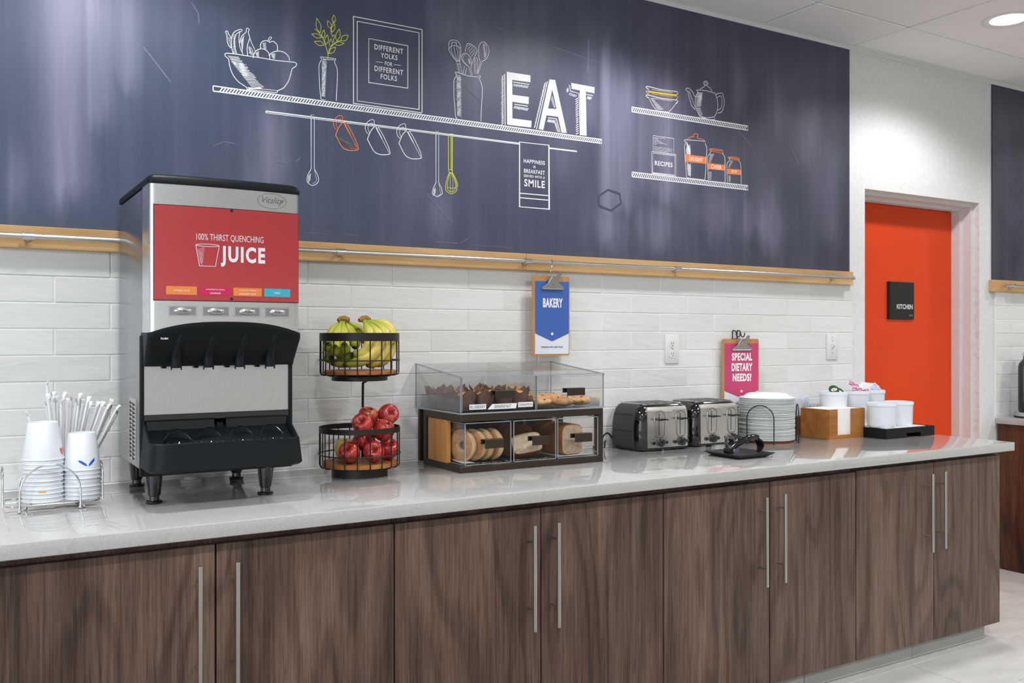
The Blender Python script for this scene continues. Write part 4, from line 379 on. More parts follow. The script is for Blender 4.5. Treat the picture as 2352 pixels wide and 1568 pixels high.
upper_shelf_drawing:w,34,13962 22572 20656 22572|w,34,13962 22373 20656 22373|w,30,13962 22572 13962 22373|w,20,20656 22572 20656 22373|w,38,13962 22373 14077 22572|w,38,14067 22373 14182 22572|w,38,14172 22373 14287 22572|w,38,14277 22373 14392 22572|w,38,14382 22373 14497 22572|w,38,14487 22373 14602 22572|w,38,14592 22373 14707 22572|w,38,14697 22373 14812 22572|w,38,14802 22373 14917 22572|w,38,14907 22373 15022 22572|w,38,15012 22373 15127 22572|w,38,15117 22373 15232 22572|w,38,15222 22373 15337 22572|w,38,15327 22373 15442 22572|w,38,15432 22373 15547 22572|w,38,15537 22373 15652 22572|w,38,15642 22373 15757 22572|w,38,15747 22373 15862 22572|w,38,15852 22373 15967 22572|w,38,15957 22373 16072 22572|w,38,16062 22373 16177 22572|w,38,16167 22373 16282 22572|w,38,16272 22373 16387 22572|w,38,16377 22373 16492 22572|w,38,16482 22373 16597 22572|w,38,16587 22373 16702 22572|w,38,16692 22373 16807 22572|w,38,16797 22373 16912 22572|w,38,16902 22373 17017 22572|w,38,17007 22373 17122 22572|w,38,17112 22373 17227 22572|w,38,17217 22373 17332 22572|w,38,17322 22373 17437 22572|w,38,17427 22373 17542 22572|w,38,17532 22373 17647 22572|w,38,17637 22373 17752 22572|w,38,17742 22373 17857 22572|w,38,17847 22373 17962 22572|w,38,17952 22373 18067 22572|w,38,18057 22373 18172 22572|w,38,18162 22373 18277 22572|w,38,18267 22373 18382 22572|w,38,18372 22373 18487 22572|w,38,18477 22373 18592 22572|w,38,18582 22373 18697 22572|w,38,18687 22373 18802 22572|w,38,18792 22373 18907 22572|w,38,18897 22373 19012 22572|w,38,19002 22373 19117 22572|w,38,19107 22373 19222 22572|w,38,19212 22373 19327 22572|w,38,19317 22373 19432 22572|w,38,19422 22373 19537 22572|w,38,19527 22373 19642 22572|w,38,19632 22373 19747 22572|w,38,19737 22373 19852 22572|w,38,19842 22373 19957 22572|w,38,19947 22373 20062 22572|w,38,20052 22373 20167 22572|w,38,20157 22373 20272 22572|w,38,20262 22373 20377 22572|w,38,20367 22373 20482 22572|w,38,20472 22373 20587 22572
lower_shelf_drawing:w,34,13971 19860 20656 19860|w,34,13971 19663 20656 19663|w,30,13971 19860 13971 19663|w,20,20656 19860 20656 19663|w,38,13971 19663 14086 19860|w,38,14076 19663 14191 19860|w,38,14181 19663 14296 19860|w,38,14286 19663 14401 19860|w,38,14391 19663 14506 19860|w,38,14496 19663 14611 19860|w,38,14601 19663 14716 19860|w,38,14706 19663 14821 19860|w,38,14811 19663 14926 19860|w,38,14916 19663 15031 19860|w,38,15021 19663 15136 19860|w,38,15126 19663 15241 19860|w,38,15231 19663 15346 19860|w,38,15336 19663 15451 19860|w,38,15441 19663 15556 19860|w,38,15546 19663 15661 19860|w,38,15651 19663 15766 19860|w,38,15756 19663 15871 19860|w,38,15861 19663 15976 19860|w,38,15966 19663 16081 19860|w,38,16071 19663 16186 19860|w,38,16176 19663 16291 19860|w,38,16281 19663 16396 19860|w,38,16386 19663 16501 19860|w,38,16491 19663 16606 19860|w,38,16596 19663 16711 19860|w,38,16701 19663 16816 19860|w,38,16806 19663 16921 19860|w,38,16911 19663 17026 19860|w,38,17016 19663 17131 19860|w,38,17121 19663 17236 19860|w,38,17226 19663 17341 19860|w,38,17331 19663 17446 19860|w,38,17436 19663 17551 19860|w,38,17541 19663 17656 19860|w,38,17646 19663 17761 19860|w,38,17751 19663 17866 19860|w,38,17856 19663 17971 19860|w,38,17961 19663 18076 19860|w,38,18066 19663 18181 19860|w,38,18171 19663 18286 19860|w,38,18276 19663 18391 19860|w,38,18381 19663 18496 19860|w,38,18486 19663 18601 19860|w,38,18591 19663 18706 19860|w,38,18696 19663 18811 19860|w,38,18801 19663 18916 19860|w,38,18906 19663 19021 19860|w,38,19011 19663 19126 19860|w,38,19116 19663 19231 19860|w,38,19221 19663 19336 19860|w,38,19326 19663 19441 19860|w,38,19431 19663 19546 19860|w,38,19536 19663 19651 19860|w,38,19641 19663 19756 19860|w,38,19746 19663 19861 19860|w,38,19851 19663 19966 19860|w,38,19956 19663 20071 19860|w,38,20061 19663 20176 19860|w,38,20166 19663 20281 19860|w,38,20271 19663 20386 19860|w,38,20376 19663 20491 19860|w,38,20481 19663 20596 19860
stacked_bowls_drawing:w,30.2,16429 23553 16308 23547 16136 23538 15938 23528 15738 23520 15560 23516 15396 23519 15230 23527 15074 23536 14939 23544 14837 23547 14775 23545 14745 23540 14735 23533 14735 23524 14732 23516 14726 23508 14726 23499 14731 23489 14740 23479 14753 23470 14773 23460 14802 23449 14833 23438 14860 23428 14879 23422|w,20.1,16429 23553 16438 23548 16451 23541 16466 23532 16477 23522 16482 23510 16479 23496 16470 23479 16458 23462 16444 23444 16429 23429 16412 23416 16392 23402 16372 23391 16354 23381 16341 23374|w,16.5,15048 23452 16188 23477|y2,26.8,16429 23362 16308 23356 16136 23347 15938 23338 15738 23331 15560 23328 15396 23331 15230 23339 15074 23349 14939 23357 14837 23360 14775 23358 14745 23353 14735 23346 14735 23337 14732 23329 14726 23321 14726 23312 14731 23302 14740 23293 14753 23283 14773 23273 14802 23262 14833 23251 14860 23241 14879 23235|y2,20.1,16429 23362 16438 23357 16451 23350 16466 23341 16477 23331 16482 23319 16479 23305 16470 23288 16458 23270 16444 23253 16429 23238 16412 23225 16392 23212 16372 23200 16354 23190 16341 23183|y2,16.5,15048 23264 16188 23286|w,30.2,16429 23185 16308 23179 16136 23171 15938 23162 15738 23155 15560 23152 15396 23156 15230 23164 15074 23174 14939 23183 14837 23186 14775 23185 14745 23179 14735 23172 14735 23164 14732 23156 14726 23147 14726 23138 14731 23129 14740 23119 14753 23109 14773 23099 14802 23088 14833 23077 14860 23067 14879 23061|w,20.1,16429 23185 16438 23179 16451 23172 16466 23163 16477 23153 16482 23141 16479 23127 16470 23110 16458 23093 16444 23076 16429 23061 16412 23047 16392 23034 16372 23022 16354 23013 16341 23006|w,16.5,15048 23090 16188 23109|y2,59.1,14837 23334 16385 23390|w,19.7,14879 23061 14902 23027 14934 22979 14971 22923 15010 22868 15048 22820 15087 22780 15128 22741 15170 22706 15208 22674 15239 22647 15265 22625 15285 22608 15302 22594 15315 22584 15325 22575|w,20.1,16451 23130 16445 23123 16437 23114 16426 23102 16409 23083 16385 23055 16351 23014 16308 22962 16260 22905 16211 22848 16166 22799 16123 22755 16077 22711 16034 22671 15997 22638 15971 22614|w,19.8,15303 22589 15971 22607|w,16.4,14966 23059 15080 23067|w,16.4,14996 23025 15160 23031|w,16.5,15034 22982 15213 22994|w,16.5,15068 22943 15243 22955|w,16.5,15105 22901 15336 22920|w,16.5,15147 22854 15387 22881|w,16.5,15180 22816 15445 22844|w,16.5,15217 22775 15505 22807|w,16.5,15258 22728 15543 22766|w,16.5,15292 22689 15655 22735|w,16.5,15332 22644 15658 22689
teapot_drawing:w,20.4,17566 23744 17567 23749 17565 23757 17567 23766 17580 23775 17611 23784 17667 23792 17742 23801 17828 23809 17916 23816 17998 23820 18073 23822 18148 23821 18221 23819 18294 23815 18366 23809 18442 23802 18523 23792 18600 23781 18666 23771 18714 23764|w,20.4,17566 23744 17578 23737 17597 23730 17617 23719 17631 23705 17634 23685 17622 23659 17598 23629 17570 23595 17542 23557 17521 23517 17506 23473 17493 23425 17484 23375 17478 23324 17476 23273 17477 23221 17483 23167 17492 23113 17505 23060 17521 23007 17542 22953 17570 22897 17599 22843 17629 22793 17657 22752 17683 22720 17709 22694 17734 22674 17755 22659 17770 22647|w,20.7,18667 23734 18680 23709 18700 23676 18722 23636 18743 23592 18760 23546 18774 23498 18787 23445 18797 23389 18804 23332 18807 23276 18805 23220 18799 23162 18790 23104 18777 23048 18760 22994 18736 22939 18704 22883 18671 22829 18641 22784 18621 22752|w,20.5,17770 22647 17825 22644 17903 22639 17995 22635 18091 22634 18182 22640 18274 22655 18376 22677 18475 22703 18560 22726 18621 22742|w,17,17702 22638 17695 22628 17681 22613 17671 22596 17674 22581 17702 22570 17761 22566 17844 22564 17941 22566 18042 22569 18136 22572 18229 22576 18329 22582 18426 22588 18511 22597 18574 22609 18609 22625 18623 22646 18624 22668 18621 22687 18621 22700|w,20.4,17747 23837 17773 23852 17810 23874 17853 23900 17895 23925 17930 23948 17960 23967 17989 23984 18015 24001 18034 24017 18044 24032 18041 24045 18027 24056 18008 24067 17988 24078 17975 24091 17967 24106 17959 24123 17955 24141 17955 24158 17962 24174 17977 24190 17999 24207 18026 24223 18054 24236 18081 24243 18107 24243 18135 24239 18163 24231 18187 24220 18205 24209 18215 24195 18220 24179 18222 24162 18221 24143 18218 24125 18211 24107 18198 24088 18184 24069 18177 24051 18182 24034 18202 24021 18234 24010 18272 24000 18310 23987 18343 23971 18371 23948 18398 23918 18423 23888 18443 23861 18458 23843|w,17.1,18053 24187 18049 24178 18044 24164 18038 24148 18034 24132 18035 24116 18041 24099 18051 24079 18063 24061 18077 24048 18090 24045 18105 24056 18125 24078 18143 24105 18156 24131 18159 24151 18147 24163 18124 24172 18096 24179 18070 24183 18053 24187|w,20.4,17498 23446 17486 23457 17469 23473 17448 23493 17427 23514 17408 23535 17391 23558 17374 23583 17357 23609 17339 23635 17318 23659 17294 23681 17268 23704 17241 23725 17212 23743 17183 23758 17152 23770 17119 23779 17086 23785 17054 23788 17027 23787 17003 23782 16981 23772 16962 23760 16947 23747 16938 23734 16934 23723 16935 23711 16941 23699 16949 23687 16960 23677 16974 23670 16993 23667 17013 23663 17033 23655 17049 23639 17060 23612 17068 23579 17075 23541 17083 23500 17094 23459 17109 23416 17126 23371 17145 23324 17165 23278 17183 23234 17199 23193 17213 23153 17227 23114 17246 23077 17273 23043 17313 23009 17364 22976 17418 22946 17465 22920 17498 22902|w,20.7,18690 23709 18708 23722 18732 23740 18761 23761 18794 23781 18830 23797 18873 23812 18924 23826 18976 23838 19025 23842 19064 23836 19093 23817 19115 23787 19132 23751 19146 23710 19159 23669 19171 23626 19182 23579 19191 23530 19196 23480 19196 23431 19191 23380 19182 23328 19168 23276 19152 23226 19135 23180 19117 23136 19097 23094 19074 23055 19048 23020 19017 22992 18978 22970 18930 22955 18880 22945 18837 22937 18807 22931|w,17.3,18737 23595 18760 23608 18793 23628 18830 23650 18868 23671 18900 23686 18928 23697 18954 23707 18978 23713 18999 23713 19017 23702 19033 23679 19045 23645 19054 23605 19061 23561 19064 23517 19065 23471 19064 23419 19059 23366 19051 23316 19041 23272 19028 23234 19011 23200 18992 23170 18971 23144 18947 23121 18918 23102 18882 23087 18846 23076 18815 23067 18793 23060|w,17,17587 23666 17913 23701|w,17,17584 23631 17864 23652|w,17,17581 23583 17840 23604|w,17,17577 23526 17853 23558|w,17,17574 23481 17824 23509|w,17,17571 23446 17859 23468|w,17,17567 23389 17855 23422|w,17,17564 23344 17817 23373|w,17,17561 23296 17783 23323|w,17,17558 23253 17792 23279|w,17,17555 23212 17789 23234|w,17,17552 23163 17774 23187|w,17,17548 23115 17755 23139|w,17,17545 23069 17757 23094|w,13.7,17902 23639 17527 23563|w,13.7,17895 23592 17536 23519|w,13.7,17888 23551 17527 23472|w,13.7,17881 23502 17589 23440|w,13.7,17873 23449 17548 23385|w,13.7,17865 23402 17555 23341|w,13.7,17858 23353 17535 23292|w,13.7,17850 23302 17568 23252|w,13.6,17842 23251 17544 23203|w,13.6,17833 23195 17566 23160|w,13.6,17827 23154 17562 23115|w,13.6,17820 23110 17574 23071|w,13.6,17557 22983 17770 23017|w,13.6,17574 22950 17793 22978|w,13.6,17599 22902 17819 22939|w,13.6,17622 22858 17805 22892|w,13.6,17646 22812 17855 22857|w,13.6,17667 22769 17874 22817|w,13.6,17692 22721 17873 22771|w,13.6,17712 22683 17899 22732|w,13.5,17083 23639 17172 23664|w,13.5,17108 23595 17202 23622|w,13.5,17131 23555 17209 23574|w,13.5,17153 23518 17233 23531|w,13.5,17179 23472 17250 23485|w,13.5,17199 23437 17274 23442|w,13.5,17225 23394 17290 23397|w,13.5,17250 23349 17325 23353|w,13.6,17274 23308 17342 23308|w,13.6,17300 23263 17364 23263|w,13.6,17324 23221 17380 23218|w,13.6,17347 23182 17396 23175|w,13.6,17372 23138 17420 23129|w,13.6,17393 23102 17446 23083|w,13.6,17416 23063 17459 23042|w,13.6,17443 23015 17484 22994|w,13.6,17784 22628 17951 22632|w,13.6,17823 22621 17983 22623|w,13.7,17865 22615 18024 22614|w,13.7,17895 22610 18064 22605|w,13.7,17934 22604 18098 22595
recipe_box_drawing:w,13.2,15103 21510 16254 21506 16254 20864|w,13.2,15103 21510 15103 20835|w,19.7,15014 20826 16363 20832 16363 19905 15040 19907 15014 20826|w,16.5,15091 20768 16298 20775 16298 19946 15091 19935 15091 20768|w,9.9,15146 21438 15191 21437 15235 21444 15280 21456 15325 21427 15370 21436 15415 21456 15459 21444 15504 21434 15550 21426 15595 21457 15640 21459 15685 21443 15730 21445 15776 21429|w,9.9,15146 21375 15163 21392 15181 21389 15198 21383 15215 21374 15232 21396 15250 21390 15267 21400 15285 21382 15302 21402 15319 21372 15337 21385 15354 21384 15371 21400 15389 21395|w,9.9,15146 21331 15169 21318 15193 21329 15216 21337 15239 21314 15263 21325 15286 21329 15310 21340 15333 21337 15357 21317 15380 21342 15404 21329 15427 21326 15451 21335 15474 21321|w,9.9,15146 21261 15181 21262 15217 21266 15253 21284 15288 21288 15324 21276 15360 21280 15395 21284 15431 21261 15467 21283 15503 21263 15539 21259 15574 21286 15610 21260 15646 21277|w,9.9,15146 21228 15197 21228 15247 21233 15298 21218 15349 21222 15400 21206 15451 21206 15502 21232 15554 21220 15605 21221 15656 21228 15708 21225 15759 21225 15811 21210 15862 21222|w,9.9,15146 21175 15157 21171 15168 21164 15180 21160 15191 21170 15202 21155 15213 21171 15225 21156 15236 21158 15247 21173 15258 21154 15270 21165 15281 21160 15292 21158 15303 21157|w,9.9,15146 21052 15221 21064 15296 21040 15371 21037 15447 21049 15523 21046 15598 21056 15674 21034 15750 21041 15827 21056 15903 21036 15980 21030 16056 21051 16133 21029 16210 21046|w,9.9,15146 21005 15218 20987 15290 20999 15362 20985 15435 20990 15507 21005 15580 20991 15653 20980 15726 20992 15799 20989 15872 20978 15945 20992 16019 20990 16093 20986 16166 20978|w,9.9,15146 20948 15218 20951 15290 20929 15362 20935 15435 20943 15507 20923 15580 20923 15653 20934 15726 20918 15799 20923 15872 20925 15945 20940 16019 20949 16093 20926 16166 20924|w,9.9,15146 20887 15203 20882 15260 20879 15317 20889 15374 20874 15431 20878 15488 20884 15545 20892 15603 20877 15660 20885 15718 20871 15775 20889 15833 20881 15891 20887 15949 20880
delight_jar_drawing:w,20.2,16849 21522 16848 21515 16845 21506 16843 21495 16844 21483 16849 21472 16861 21462 16880 21452 16900 21442 16917 21430 16924 21412 16920 21389 16907 21361 16889 21331 16873 21300 16862 21271 16857 21249 16854 21232 16854 21213 16855 21184 16858 21136 16862 21062 16869 20969 16876 20866 16885 20762 16893 20667 16902 20582 16911 20499 16920 20419 16930 20342 16938 20267 16943 20191 16947 20114 16950 20042 16957 19980 16969 19933 16990 19905 17018 19894 17048 19892 17075 19894 17094 19893|w,24,18067 21520 18068 21512 18069 21502 18070 21489 18074 21473 18081 21453 18092 21432 18108 21408 18125 21381 18140 21348 18149 21306 18152 21258 18151 21203 18147 21141 18141 21072 18136 20997 18130 20910 18122 20811 18114 20708 18106 20606 18099 20514 18092 20429 18085 20347 18079 20271 18073 20199 18067 20134 18061 20074 18056 20019 18051 19970 18047 19929 18044 19899|w,20.2,16849 21522 16908 21527 16989 21534 17088 21542 17199 21550 17318 21557 17461 21564 17632 21571 17807 21578 17960 21584 18067 21589|w,13.5,17071 19891 18044 19893|w,16.9,16962 21460 17163 21187|w,16.9,16965 21423 17183 21138|w,16.9,16969 21376 17186 21112|w,16.9,16973 21332 17169 21109|w,16.9,16977 21283 17210 21042|w,16.9,16981 21234 17193 21037|w,16.9,16984 21195 17174 21031|w,16.9,16988 21152 17188 20996|w,16.9,16992 21099 17181 20975|w,16.9,16996 21054 17200 20939|w,16.9,16999 21016 17192 20920|w,16.9,17003 20965 17191 20895|w,13.5,17186 21348 16943 21149|w,13.5,17190 21305 16961 21132|w,13.5,17197 21245 16933 21079|w,13.5,17201 21200 16929 21047|w,13.5,17205 21161 16943 21025|w,13.5,17211 21103 16973 21006|w,13.5,17216 21059 16933 20961|w,13.5,17220 21013 16948 20937|w,13.5,17225 20967 16956 20909|w,16.9,16986 20555 17223 20396|w,16.9,16996 20506 17240 20343|w,16.9,17006 20454 17220 20314|w,16.9,17015 20408 17215 20276|w,16.9,17025 20360 17207 20240|w,16.9,17033 20316 17219 20191|w,16.9,17042 20272 17197 20165|w,16.9,17051 20228 17218 20109|w,16.9,17060 20180 17220 20066|w,16.9,17071 20129 17224 20022|w,16.9,17081 20077 17215 19986|w,16.9,17089 20037 17195 19959|w,13.5,17228 20539 16984 20390|w,13.5,17228 20483 17015 20358|w,13.5,17228 20444 16979 20288|w,13.5,17228 20384 17007 20256|w,13.5,17228 20333 17026 20218|w,13.5,17228 20285 17004 20156|w,13.5,17228 20234 17032 20122|w,13.5,17228 20190 17013 20063|w,13.5,17228 20128 17039 20027|w,13.5,17228 20090 17044 19983|o,0,16893 20903 18126 20910 18113 20601 16915 20575|o,23.6,17005 21573 17028 21585 17062 21602 17102 21622 17143 21643 17183 21661 17225 21678 17270 21697 17315 21714 17355 21727 17385 21734 17406 21731 17420 21718 17428 21703 17431 21691 17431 21688 17424 21696 17410 21711 17394 21730 17379 21750 17372 21767 17372 21781 17377 21795 17385 21809 17396 21821 17408 21832 17422 21841 17439 21849 17458 21855 17478 21860 17498 21862 17521 21863 17547 21862 17572 21858 17595 21853 17611 21845 17622 21833 17627 21818 17629 21801 17628 21783 17625 21768 17615 21754 17597 21740 17579 21727 17566 21714 17566 21704 17580 21694 17603 21686 17633 21679 17667 21673 17702 21668 17740 21664 17783 21663 17827 21662 17870 21661 17907 21656 17939 21648 17970 21638 17996 21626 18019 21616 18035 21609
cheer_jar_drawing:w,20.6,18389 21212 18384 21194 18377 21170 18368 21142 18357 21113 18343 21087 18323 21064 18297 21043 18270 21021 18246 20998 18228 20972 18216 20946 18210 20923 18207 20895 18205 20855 18205 20798 18205 20715 18208 20611 18211 20497 18215 20385 18218 20285 18221 20194 18223 20104 18225 20021 18226 19952 18228 19902|w,24.3,19064 21196 19078 21183 19096 21167 19118 21146 19140 21124 19159 21101 19175 21082 19191 21065 19206 21045 19219 21015 19229 20970 19236 20909 19240 20836 19241 20752 19242 20658 19243 20554 19244 20427 19244 20276 19244 20123 19244 19988 19243 19894|o,20.6,18320 21283 18314 21275 18305 21263 18297 21250 18293 21237 18297 21226 18307 21218 18323 21211 18344 21206 18373 21201 18412 21197 18463 21193 18527 21191 18597 21189 18668 21188 18737 21186 18807 21183 18882 21179 18954 21175 19017 21175 19064 21178 19091 21188 19103 21202 19105 21219 19103 21236 19102 21252 19102 21267 19099 21282 19095 21297 19091 21310 19088 21319|o,20.6,18320 21283 18357 21289 18411 21297 18473 21306 18537 21314 18597 21320 18654 21322 18712 21323 18770 21323 18825 21323 18877 21321 18927 21320 18976 21317 19022 21314 19060 21311 19088 21309|o,27.5,18343 21258 18389 21259 18455 21259 18533 21259 18613 21260 18690 21260 18769 21261 18856 21262 18940 21263 19013 21264 19064 21265|w,17.2,18335 21036 18573 21078|w,17.2,18323 20984 18575 21022|w,17.2,18309 20923 18511 20955|w,17.2,18296 20864 18472 20891|w,17.2,18284 20813 18474 20835|w,17.2,18272 20758 18421 20771|w,17.2,18257 20694 18404 20710|w,17.2,18265 20249 18439 20260|w,17.2,18267 20190 18445 20200|w,17.2,18268 20127 18441 20139|w,17.2,18270 20067 18429 20078|w,17.2,18271 20012 18427 20018|w,17.2,18273 19939 18417 19955|o,0,18209 20655 19243 20665 19243 20408 18218 20381
joy_jar_drawing:w,20.9,19513 20981 19510 20964 19506 20939 19500 20911 19492 20882 19480 20856 19462 20836 19437 20820 19411 20803 19388 20778 19371 20740 19361 20688 19356 20625 19354 20553 19355 20475 19357 20391 19362 20293 19370 20178 19380 20062 19389 19961 19395 19890|w,21.1,20073 20949 20087 20938 20107 20923 20130 20904 20152 20881 20170 20853 20183 20822 20194 20786 20203 20745 20211 20699 20218 20647 20223 20587 20227 20520 20230 20447 20231 20372 20233 20297 20233 20215 20232 20124 20230 20034 20229 19957 20228 19903|o,20.9,19452 21044 19445 21037 19432 21026 19422 21014 19422 21001 19442 20991 19487 20982 19552 20974 19627 20966 19705 20960 19776 20955 19844 20950 19915 20945 19984 20943 20043 20944 20088 20951 20113 20967 20123 20991 20124 21018 20121 21043 20121 21059|o,20.9,19452 21044 19495 21050 19557 21057 19629 21066 19704 21073 19776 21077 19849 21076 19929 21073 20007 21068 20074 21063 20121 21059|o,34.8,19471 21011 19520 21012 19590 21012 19670 21013 19752 21013 19823 21012 19888 21009 19954 21005 20014 21001 20065 20997 20102 20994|w,13.9,19551 20873 19733 20894|w,13.9,19528 20815 19695 20834|w,13.9,19501 20746 19669 20774|w,13.9,19477 20685 19626 20712|w,13.9,19457 20635 19584 20653|w,13.9,19431 20569 19555 20593|w,17.4,19444 20198 19583 20198|w,17.4,19448 20143 19590 20148|w,17.4,19452 20093 19591 20098|w,17.4,19456 20043 19579 20048|w,17.4,19460 19995 19566 19998|w,17.4,19464 19935 19574 19948|o,0,19395 20517 20218 20542 20218 20303 19404 20274
chalk_scuff_drawing:f,26.5,7354 24774 12153 24173|f,25.9,5873 22394 7049 21638|f,40.5,-5246 21948 -4445 20983|f,41.5,-3810 23607 -3608 23298 -3568 22958|f,40.9,23258 22148 23994 21137|f,28,-3132 19112 -2787 19290 -2438 19257|f,39.6,4473 18184 5005 17667 5545 17222|f,36.2,-1264 19168 -1146 18818 -703 18788|f,36.7,-434 18829 -253 19024|f,24.1,1298 16525 1859 16512|f,31.9,4827 16458 5818 16447|f,29.1,5764 16428 6187 16645|f,19.6,6279 16422 8188 16405|f,17.7,-101 16503 824 16497|f,39.3,20035 22285 20907 21691|f,27.9,15746 22347 15698 21597|f,70.5,11738 25025 11695 23697
"""
TEXTS = [('framed_saying_drawing', 'DIFFERENT', 0.2985, 2.3211, 0.1106, 0.0183, 'w', 0.02), ('framed_saying_drawing', 'YOLKS', 0.2991, 2.295, 0.0646, 0.018, 'w', 0.02), ('framed_saying_drawing', 'FOR', 0.2974, 2.2684, 0.0292, 0.0145, 'w', 0.02), ('framed_saying_drawing', 'DIFFERENT', 0.2985, 2.2452, 0.1106, 0.0186, 'w', 0.02), ('framed_saying_drawing', 'FOLKS', 0.2984, 2.2201, 0.0631, 0.0184, 'w', 0.02), ('towel_drawing', 'HAPPINESS', 0.913, 1.9803, 0.0985, 0.0151, 'w', 0.02), ('towel_drawing', 'IS', 0.9131, 1.9608, 0.0111, 0.0104, 'w', 0.02), ('towel_drawing', 'BREAKFAST', 0.9131, 1.9419, 0.0962, 0.0157, 'w', 0.02), ('towel_drawing', 'SERVED WITH A', 0.9132, 1.9227, 0.098, 0.0095, 'w', 0.02), ('towel_drawing', 'SMILE', 0.9142, 1.8957, 0.096, 0.0291, 'w', 0.05), ('recipe_box_drawing', 'RECIPES', 1.5686, 2.0361, 0.0978, 0.0198, 'w', 0.03), ('delight_jar_drawing', 'DELIGHT', 1.7511, 2.0741, 0.0773, 0.0162, 'w', 0.02), ('cheer_jar_drawing', 'CHEER', 1.8724, 2.0522, 0.0624, 0.0168, 'w', 0.02), ('joy_jar_drawing', 'JOY', 1.9807, 2.041, 0.0369, 0.0157, 'w', 0.02)]

SMEARS_GLOW = [(-.744,.065,1.69,2.404,.95),(-.667,.054,1.881,2.42,.75),(-.581,.05,2.037,2.411,.45),(-.87,.045,1.694,1.795,.5),(-.128,.066,1.765,2.055,.55),(-.172,.058,1.776,1.862,.5),(-.076,.037,2.091,2.368,.25),(-.236,.085,2.226,2.396,.18),(.529,.081,2.364,2.525,.5),(.667,.113,2.222,2.419,.28),(1.194,.048,2.082,2.542,.35),(1.265,.036,1.751,2.447,.7),(1.339,.073,1.791,2.423,.8),(1.466,.047,1.855,2.406,.5),(1.597,.097,1.846,2.425,.65),(1.283,.101,1.671,1.841,.6),(1.537,.12,1.694,1.86,.5),(1.862,.117,1.749,1.942,.45),(2.159,.14,1.706,1.907,.5),(2.021,.038,2.33,2.507,.35),(2.272,.072,2.26,2.504,.3),(2.464,.075,2.116,2.386,.3),(.414,.052,1.729,2.045,.25),(.485,.071,1.702,1.846,.3),(1.044,.084,1.91,2.205,.18),(.179,.097,2.018,2.322,.15),(2.601,.093,1.75,2.235,.25)]  # chalk smears; top-left bands strengthened to paint in part of the downlight's glow
M = {}
M['tile'] = m_tile(); M['grout'] = speckled('grout', srgb(232,232,230), .06, 200, .8)
M['walnut'] = m_walnut('walnut_laminate', srgb(58,44,37), srgb(94,74,63), srgb(128,106,92))
M['walnut_red'] = m_walnut('walnut_panel', srgb(40,22,13), srgb(78,46,30), srgb(112,74,50), 1)
M['oak'] = m_oak('light_oak', srgb(186,140,92), srgb(206,164,112), srgb(222,184,134))
M['quartz'] = m_quartz()
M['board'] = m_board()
M['chalk'] = m_chalk('white_chalk', srgb(246,246,248), .30, .06); M['chalk_worn'] = m_chalk('worn_white_chalk', srgb(246,246,246), .385, .012)
M['chalk_y'] = m_chalk('yellow_green_chalk', srgb(232,234,96), .30, .06); M['chalk_y2'] = m_chalk('amber_chalk', srgb(246,212,74), .36)
M['chalk_o'] = m_chalk('orange_chalk', srgb(250,144,86), .30, .06); M['chalk_f'] = m_chalk('faint_chalk', srgb(126,128,148), .5, .25)
M['chalk_d'] = m_chalk('dark_slate_paint', srgb(84,85,101), .3)
M['paper'] = m_wallpaper()
M['wallg'] = speckled('warm_white_wall_paint', srgb(226,225,222), .02, 40, .6, bump=.04)
M['white'] = speckled('white_paint', srgb(222,222,221), .02, 40, .5, bump=.04)
M['ceil'] = speckled('ceiling_tile_white', srgb(243,243,242), .03, 220, .85, bump=.25, dist=.001)
M['grid'] = mat('ceiling_grid_white', srgb(226,226,225), .5)
M['ftile'] = speckled('stone_floor_tile', srgb(196,195,190), .10, 5, .42, bump=.05, stretch=(1,3,1)); M['fgrout'] = speckled('floor_grout', srgb(120,117,112), .1, 200, .9)
M['base'] = speckled('stone_base_tile', srgb(160,160,154), .1, 6, .5)
M['orange'] = speckled('orange_door_paint', srgb(226,70,20), .03, 3, .42, bump=.02, spec=.22)
M['steel'] = m_steel('brushed_steel', (.62,.62,.62,1), .28, (180,2,2))
M['steelv'] = m_steel('brushed_steel_upright', (.74,.75,.75,1), .27, (2,2,200))
M['satin'] = mat('satin_steel', (.66,.65,.63,1), .24, 1.0)
M['chrome'] = mat('chrome', (.72,.72,.72,1), .12, 1.0)
M['blackp'] = speckled('black_plastic', srgb(15,20,23), .2, 400, .46, bump=.12, dist=.0004, spec=.22)
M['blackg'] = mat('gloss_black', srgb(12,13,15), .12, coat=.5)
M['bronze'] = speckled('dark_bronze_metal', srgb(54,44,34), .15, 300, .42, metal=.35, bump=.06)
M['black'] = mat('matt_black', srgb(18,18,18), .6)
M['wplastic'] = mat('white_plastic', srgb(228,228,226), .32, spec=.5)
M['lens'] = mat('lamp_lens', (1,1,1,1), .5, emit=(1,.97,.93,1), strength=14)
M['glasspane'] = m_acrylic('window_glass', (.97,.98,.985,1), .06)

# ================================================================== room shell
b = B()
box(b, (-3.6,.004,0), (2.884,.30,CEIL)); box(b, (2.884,.004,2.042), (3.85,.30,CEIL)); box(b, (3.85,.004,0), (6.6,.30,CEIL))
wall = struct('wall_back', b, M['paper'], smooth=False)
b = B(); box(b, (-1.56,-.0018,.80), (2.783,.0036,1.5535)); obj('grout', b, M['grout'], wall, smooth=False)
b = B(); box(b, (3.987,-.0018,.80), (6.4,.0036,1.5535)); obj('grout', b, M['grout'], wall, smooth=False)
TW, TH = .3097, .078
def tile_mesh(w, h):
    bm = B(); box(bm, (0,-.004,0), (w,.002,h), .0022, 1)
    me = bpy.data.meshes.new('tile'); bmesh.ops.recalc_face_normals(bm, faces=bm.faces); bm.to_mesh(me); bm.free(); me.materials.append(M['tile']); me.shade_smooth(); me.set_sharp_from_angle(angle=.5); return me
_tm = {}
